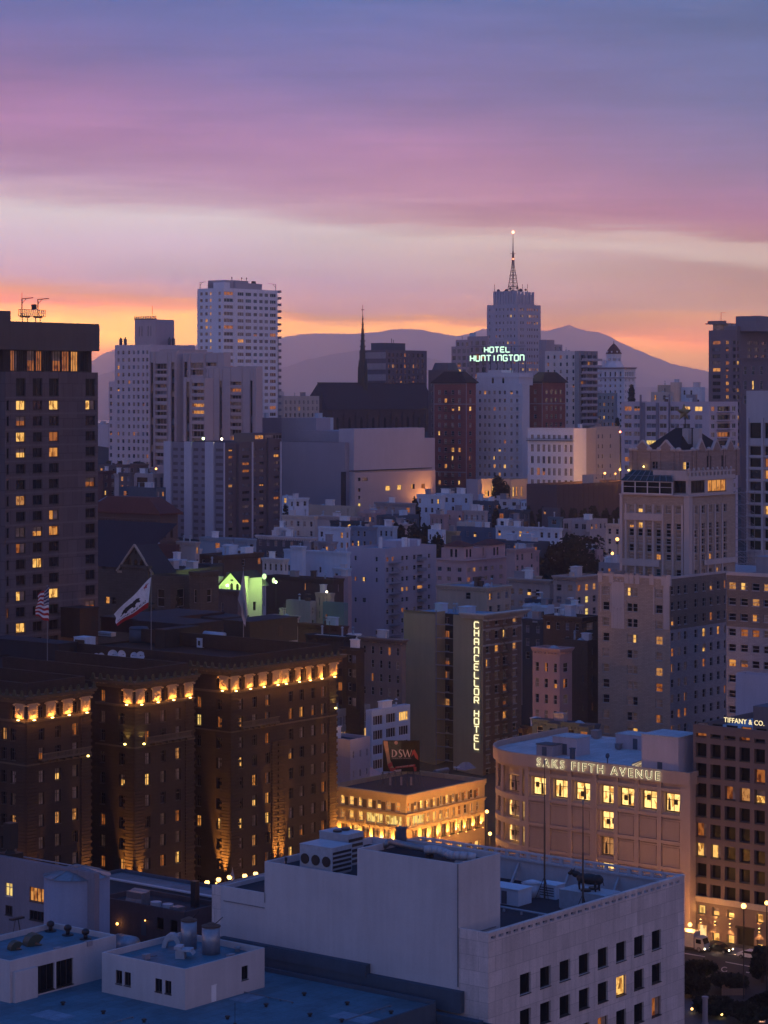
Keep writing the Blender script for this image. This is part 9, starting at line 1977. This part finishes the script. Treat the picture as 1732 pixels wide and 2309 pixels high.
lampthing('roof_lamp','bright flat lamp on the small cream block below the warehouse','lamp',tuple(wpt(737,1334.5,588)),120,(1,.85,.6),.3,None,[('post',(lambda q: (q.tube((0,0,-1),(0,0,0),.05,5),q)[1])(MB()),c['steel'])],off=(0,0,0),bulb=.25,glowm=glow('white_lamp',(1,.85,.6),8.0))
# streets and square at the lower right
road = wall('asphalt_road',(.035,.032,.034),.3,.8); zg = lambda x,y: gz(x,y)
def sheet3(name,label,pts,dz,mat): g = MB(); g.poly([(x,y,6.0+dz) for x,y in pts]); return tag(obj(name,g,mat),label,None,kind='structure')
P = lambda px,py,z=6.0: (lambda D: ((px-CX)/F*D,D))((CZ-z)*F/(py-HOR))
q0,q1,q2,q3 = P(1430,2160),P(1900,2215),P(1900,2400),P(1430,2300)
sheet3('road','dark asphalt street running past the office block',[P(1400,2128),P(1900,2195),P(1900,2330),P(1400,2230)],.004,road)
g = MB(); pa = [P(1500,2116),P(1900,2172),P(1900,2190),P(1500,2132)]; g.prism([(x,y) for x,y in pa],6.0,6.14); tag(obj('pavement',g,wall('pale_pavement',(.20,.18,.17),.2)),'pale pavement along the office block',None,kind='structure')
def mark(pts): g = MB(); g.poly([(*P(px,py),6.008) for px,py in pts]); return g
white_paint = plain('road_paint',(.45,.42,.40),.7)
for pts,lab in (([(1540,2148),(1590,2156.5),(1590,2158),(1540,2150)],'faded lane line beside the delivery truck'),([(1636,2168),(1716,2183),(1716,2185),(1636,2170)],'faded lane line below the white car'),([(1683,2191),(1696,2194),(1695,2195.5),(1682,2193)],'short lane dash on the open street')):
 tag(obj('lane_marking',mark(pts),white_paint),lab,None,kind='structure')
g = MB()
for k in range(10):
 a0,a_1 = .6+k*.5,.6+(k+1)*.5; c0 = (1634,2186); pp = lambda a,r: (c0[0]+r*8*math.cos(a),c0[1]+r*6*math.sin(a)); g.poly([(*P(*pp(a0,1)),6.009),(*P(*pp(a_1,1)),6.009),(*P(*pp(a_1,.7)),6.009),(*P(*pp(a0,.7)),6.009)])
tag(obj('lane_marking',g,white_paint),'curved turning arrow painted on the street',None,kind='structure')
def car(name,label,px,py,head,paint,kind='car',lights=True,grp=None):
 x,y = P(px,py); t_ = thing(name,label,'truck' if kind == 'truck' else 'car',(x,y,6.01),head,grp); g = MB()
 prof = [(-2.2,.35),(-2.25,.75),(-2.0,.95),(-1.35,1.0),(-.75,1.42),(.55,1.45),(1.25,1.0),(2.05,.88),(2.25,.7),(2.25,.35)]
 def side(pr,w,g_,mi=0):
  n = len(pr)
  for s_ in (-w,w): g_.poly([(a,s_,b_) for a,b_ in pr],mi)
  for i in range(n): (a,b_),(c_,d_) = pr[i],pr[(i+1) % n]; g_.poly([(a,-w,b_),(c_,-w,d_),(c_,w,d_),(a,w,b_)],mi)
 if kind == 'truck':
  g.box(-3.6,1.0,-1.1,1.1,.7,3.2); obj('cargo_box',g,paint,t_); g = MB(); side([(1.15,.5),(1.15,2.5),(1.6,2.6),(2.5,2.45),(2.9,1.5),(3.0,.5)],1.0,g); obj('cab',g,paint,t_)
  g = MB(); g.poly([(2.52,-.85,2.4),(2.52,.85,2.4),(2.92,.85,1.5),(2.92,-.85,1.5)]); g.box(1.4,2.4,-1.02,-1.003,1.5,2.2); g.box(1.4,2.4,1.003,1.02,1.5,2.2); obj('windows',g,PANE['k'],t_)
  wx = (-2.4,2.0); wr = .48; hl = 3.02; hw_ = .8
 else:
  side(prof,.88,g); obj('body',g,paint,t_,False); g = MB(); side([(-1.28,1.0),(-.72,1.38),(.5,1.4),(1.15,1.0)],.885,g); g.poly([(.6,-.8,1.44),(.6,.8,1.44),(1.24,.8,1.02),(1.24,-.8,1.02)]); obj('windows',g,PANE['k'],t_); wx = (-1.4,1.4); wr = .34; hl = 2.26; hw_ = .62
 for u in wx:
  for s_ in (-1,1): g = MB(); g.tube((u,s_*.78,wr),(u,s_*1.0,wr),wr,12); w2 = obj('wheel',g,c['black'],t_); g = MB(); g.tube((u,s_*1.0,wr),(u,s_*1.02,wr),wr*.55,8); obj('rim',g,c['metal'],w2)
 for s_ in (-1,1): g = MB(); g.blob((hl,s_*hw_,.72),(.06,.2,.12),8,5); obj('headlight',g,glow('headlight',(1,.8,.5),14.0) if lights else plain('headlight_off',(.4,.4,.4),.3),t_)
 if lights:
  ld = bpy.data.lights.new('headlight_beam','SPOT'); ld.energy = 300; ld.color = (1,.7,.4); ld.spot_size = rad(70); ld.shadow_soft_size = .1; l_ = link(bpy.data.objects.new('headlight_beam',ld)); l_.parent = t_; l_.location = (hl+.1,0,.7); l_.rotation_euler = (rad(80),0,rad(-90))
 return t_
hd = GR-math.pi/2
car('delivery_truck','white box truck with bright headlights half hidden by the pale corner building',1560,2142,hd,plain('truck_white',(.36,.34,.33),.4),'truck')
car('parked_car','black car with lights reflecting in its windows beside the truck',1622,2147,hd,plain('car_black',(.01,.01,.012),.15))
car('parked_car','white hatchback further along the street',1694,2162,hd,plain('car_white',(.62,.6,.6),.3),lights=False)
for (px,py,r_,pw,lab) in ((1677,2043,.42,900,'round bright street lamp in front of the office block belt course'),(1729,2036,.34,600,'orange street lamp cut by the right edge')):
 D = 372; w_ = wpt(px,py,D); g = MB(); g.tube((0,0,6-w_.z),(0,0,-.3),.1,8); lampthing('street_lamp',lab,'street lamp',tuple(w_),pw,SOD,.25,'street lamps along the office block',[('pole',g,c['steel'])],bulb=r_,glowm=glow('lamp_globe',(1,.55,.15),5.0))
lawn = wall('dark_planting',(.012,.02,.014),.5); pave = wall('square_paving',(.06,.07,.09),.3)
sheet3('square_paving','dim blue paving of the square at the lower right',[P(1480,2235),P(1900,2330),P(1900,2520),P(1480,2420)],.006,pave)
for i,(px,yt,yb_,w_,lab) in enumerate(((1580,2165,2210,80,'dark street tree nearest the truck'),(1640,2195,2235,90,'dark street tree in front of the lit planter wall'),(1560,2205,2250,90,'dark tree beside the pale corner building at the square'),(1720,2130,2215,60,'tall dark tree cut by the right edge'),(1610,2250,2290,110,'dark hedge-like tree in the square'),(1690,2265,2310,110,'dark hedge-like tree at the bottom right corner'),(1725,2240,2290,70,'dark tree at the right edge of the square'))):
 k = P(px,yb_)[1]; tree('broadleaf_tree',lab,px,yt,yb_,k,w_,120+i,group='dark trees of the square',dens=2.2)
g = MB(); a,b_ = P(1628,2245),P(1672,2232); g.poly([(a[0],a[1],6),(b_[0],b_[1],6),(b_[0],b_[1],8.0),(a[0],a[1],7.6)]); g.box(a[0],b_[0],a[1]+.2,a[1]+.6,6,7.0)
tag(obj('planter_wall',g,wall('warm_planter',(.25,.16,.11),.2)),'warm-lit low planter wall between the dark trees','wall')
for (px,py,lab) in ((1591,2208,'small lamp among the trees by the warm planter wall'),(1560.5,2275,'small yellow ground lamp lower left in the square'),(1627.5,2287,'small yellow ground lamp in the middle of the square'),(1687.5,2295.5,'small yellow ground lamp at the bottom right of the square')):
 D = P(px,py+8)[1]; w_ = wpt(px,py,D); g = MB(); g.tube((0,0,6-w_.z),(0,0,-.1),.05,6); lampthing('garden_lamp',lab,'lamp',tuple(w_),35,(1,.75,.25),.1,'small lamps in the square',[('post',g,c['steel'])],bulb=.19,glowm=glow('lamp_globe',(1,.55,.15),5.0))
x,y = P(1590,2312); g = MB(); g.cyl(0,0,0,4.0,.42,.40,16); g.cyl(0,0,4.003,4.3,.5,.5,16); g.cyl(0,0,-.2,.4,.6,.5,16)
t_ = thing('stone_column','pale round stone column stub rising from the square','column',(x,y,6)); obj('shaft',g,C_['grey'],t_)
for (px,py,lab) in ((1608.5,2281,'small pinkish lit sign panel beside the stone column'),(1718,2303,'small pale sign panel at the bottom right corner')):
 D = P(px,py+10)[1]; w_ = wpt(px,py,D); t_ = thing('sign_panel',lab,'sign',tuple(w_)); g = MB(); g.box(-.55,.55,-.05,.05,-.22,.22); obj('panel',g,plain('sign_pink',(.5,.35,.3),.5),t_); g = MB(); g.box(-.06,.06,.06,.12,6-w_.z,.1); obj('post',g,c['steel'],t_)
 g = MB(); [g.blob((u,-.08,0),.09,6,4) for u in (-.25,0,.25)]; obj('spots',g,glow('pink_spots',(1,.5,.3),2.0),t_)
for (px,py,pw,lab) in ((467,1990,700,'bright globe street lamp, leftmost of five at the foot of the grand hotel'),(493,1983.5,900,'bright globe street lamp, second from left of five at the grand hotel'),(517.5,1978,900,'bright globe street lamp in the middle of five at the foot of the grand hotel'),(552,1975,500,'mushroom-shaped street lamp, second from the right of five at the foot of the grand hotel'),(576.5,1970.5,500,'mushroom-shaped street lamp, rightmost of five at the foot of the grand hotel')):
 D = 402+(px-467)*.12; w_ = wpt(px,py,D); g = MB(); g.tube((0,0,4-w_.z),(0,0,-.2),.09,7); q = MB(); q.cyl(0,0,.38,.55,.35,.08,8)
 lampthing('street_lamp',lab,'street lamp',tuple(w_),pw,SOD,.3,'street lamps at the foot of the grand hotel',[('pole',g,c['steel']),('cap',q,c['steel'])],bulb=.42,glowm=glow('globe_bright',(1.0,.55,.16),5.0))
g = MB(); g.box(-7,7,-2.2,0,0,.35); q = MB(); [q.box(-7+k*2.3,-6.8+k*2.3,-2.1,-1.9,-3.5,0) for k in range(7)]
put('entrance_canopy','warm-lit flat entrance canopy at the foot of the grand hotel','canopy',HB,HB.a(530),-.6,HB.z(2006,HB.a(530)),[('roof',g,C_['beige']),('posts',q,C_['beige'])])
w_ = wpt(524,1985,404); g = flagmesh([(524,1955),(520,1975),(523,1990),(530,1982)],404,14,10,.3,.2,lambda u,v: 0); tag(obj('small_flag',g,[fgry]),'small drooping grey flag above the entrance canopy','flag')
for (px,py,D,pw,lab) in ((1105,1880,462,16000,'hidden-foot street lamp in the gap between the glowing block and the curved store'),(1098,1830,478,9000,'farther street lamp in the gap between the glowing block and the curved store'),(1556,2085,407,5000,'street lamp close to the side wall of the curved store'),
       (905,1925,452,26000,'street lamp below the corner of the glowing block'),(800,1918,452,24000,'street lamp below the left face of the glowing block'),(1010,1908,462,24000,'street lamp below the right face of the glowing block'),(1200,2000,404,6000,'street lamp below the left part of the curved store front'),(1330,2040,398,6000,'street lamp below the middle of the curved store front'),(1460,2070,394,7000,'street lamp below the right part of the curved store front')):
 w_ = wpt(px,py,D); g = MB(); g.tube((0,0,5-w_.z),(0,0,-.2),.09,6); lampthing('street_lamp',lab,'street lamp',tuple(w_),pw,SOD,.4,'street lamps between the blocks',[('pole',g,c['steel'])],bulb=.35,glowm=glow('lamp_globe',(1,.55,.15),5.0))
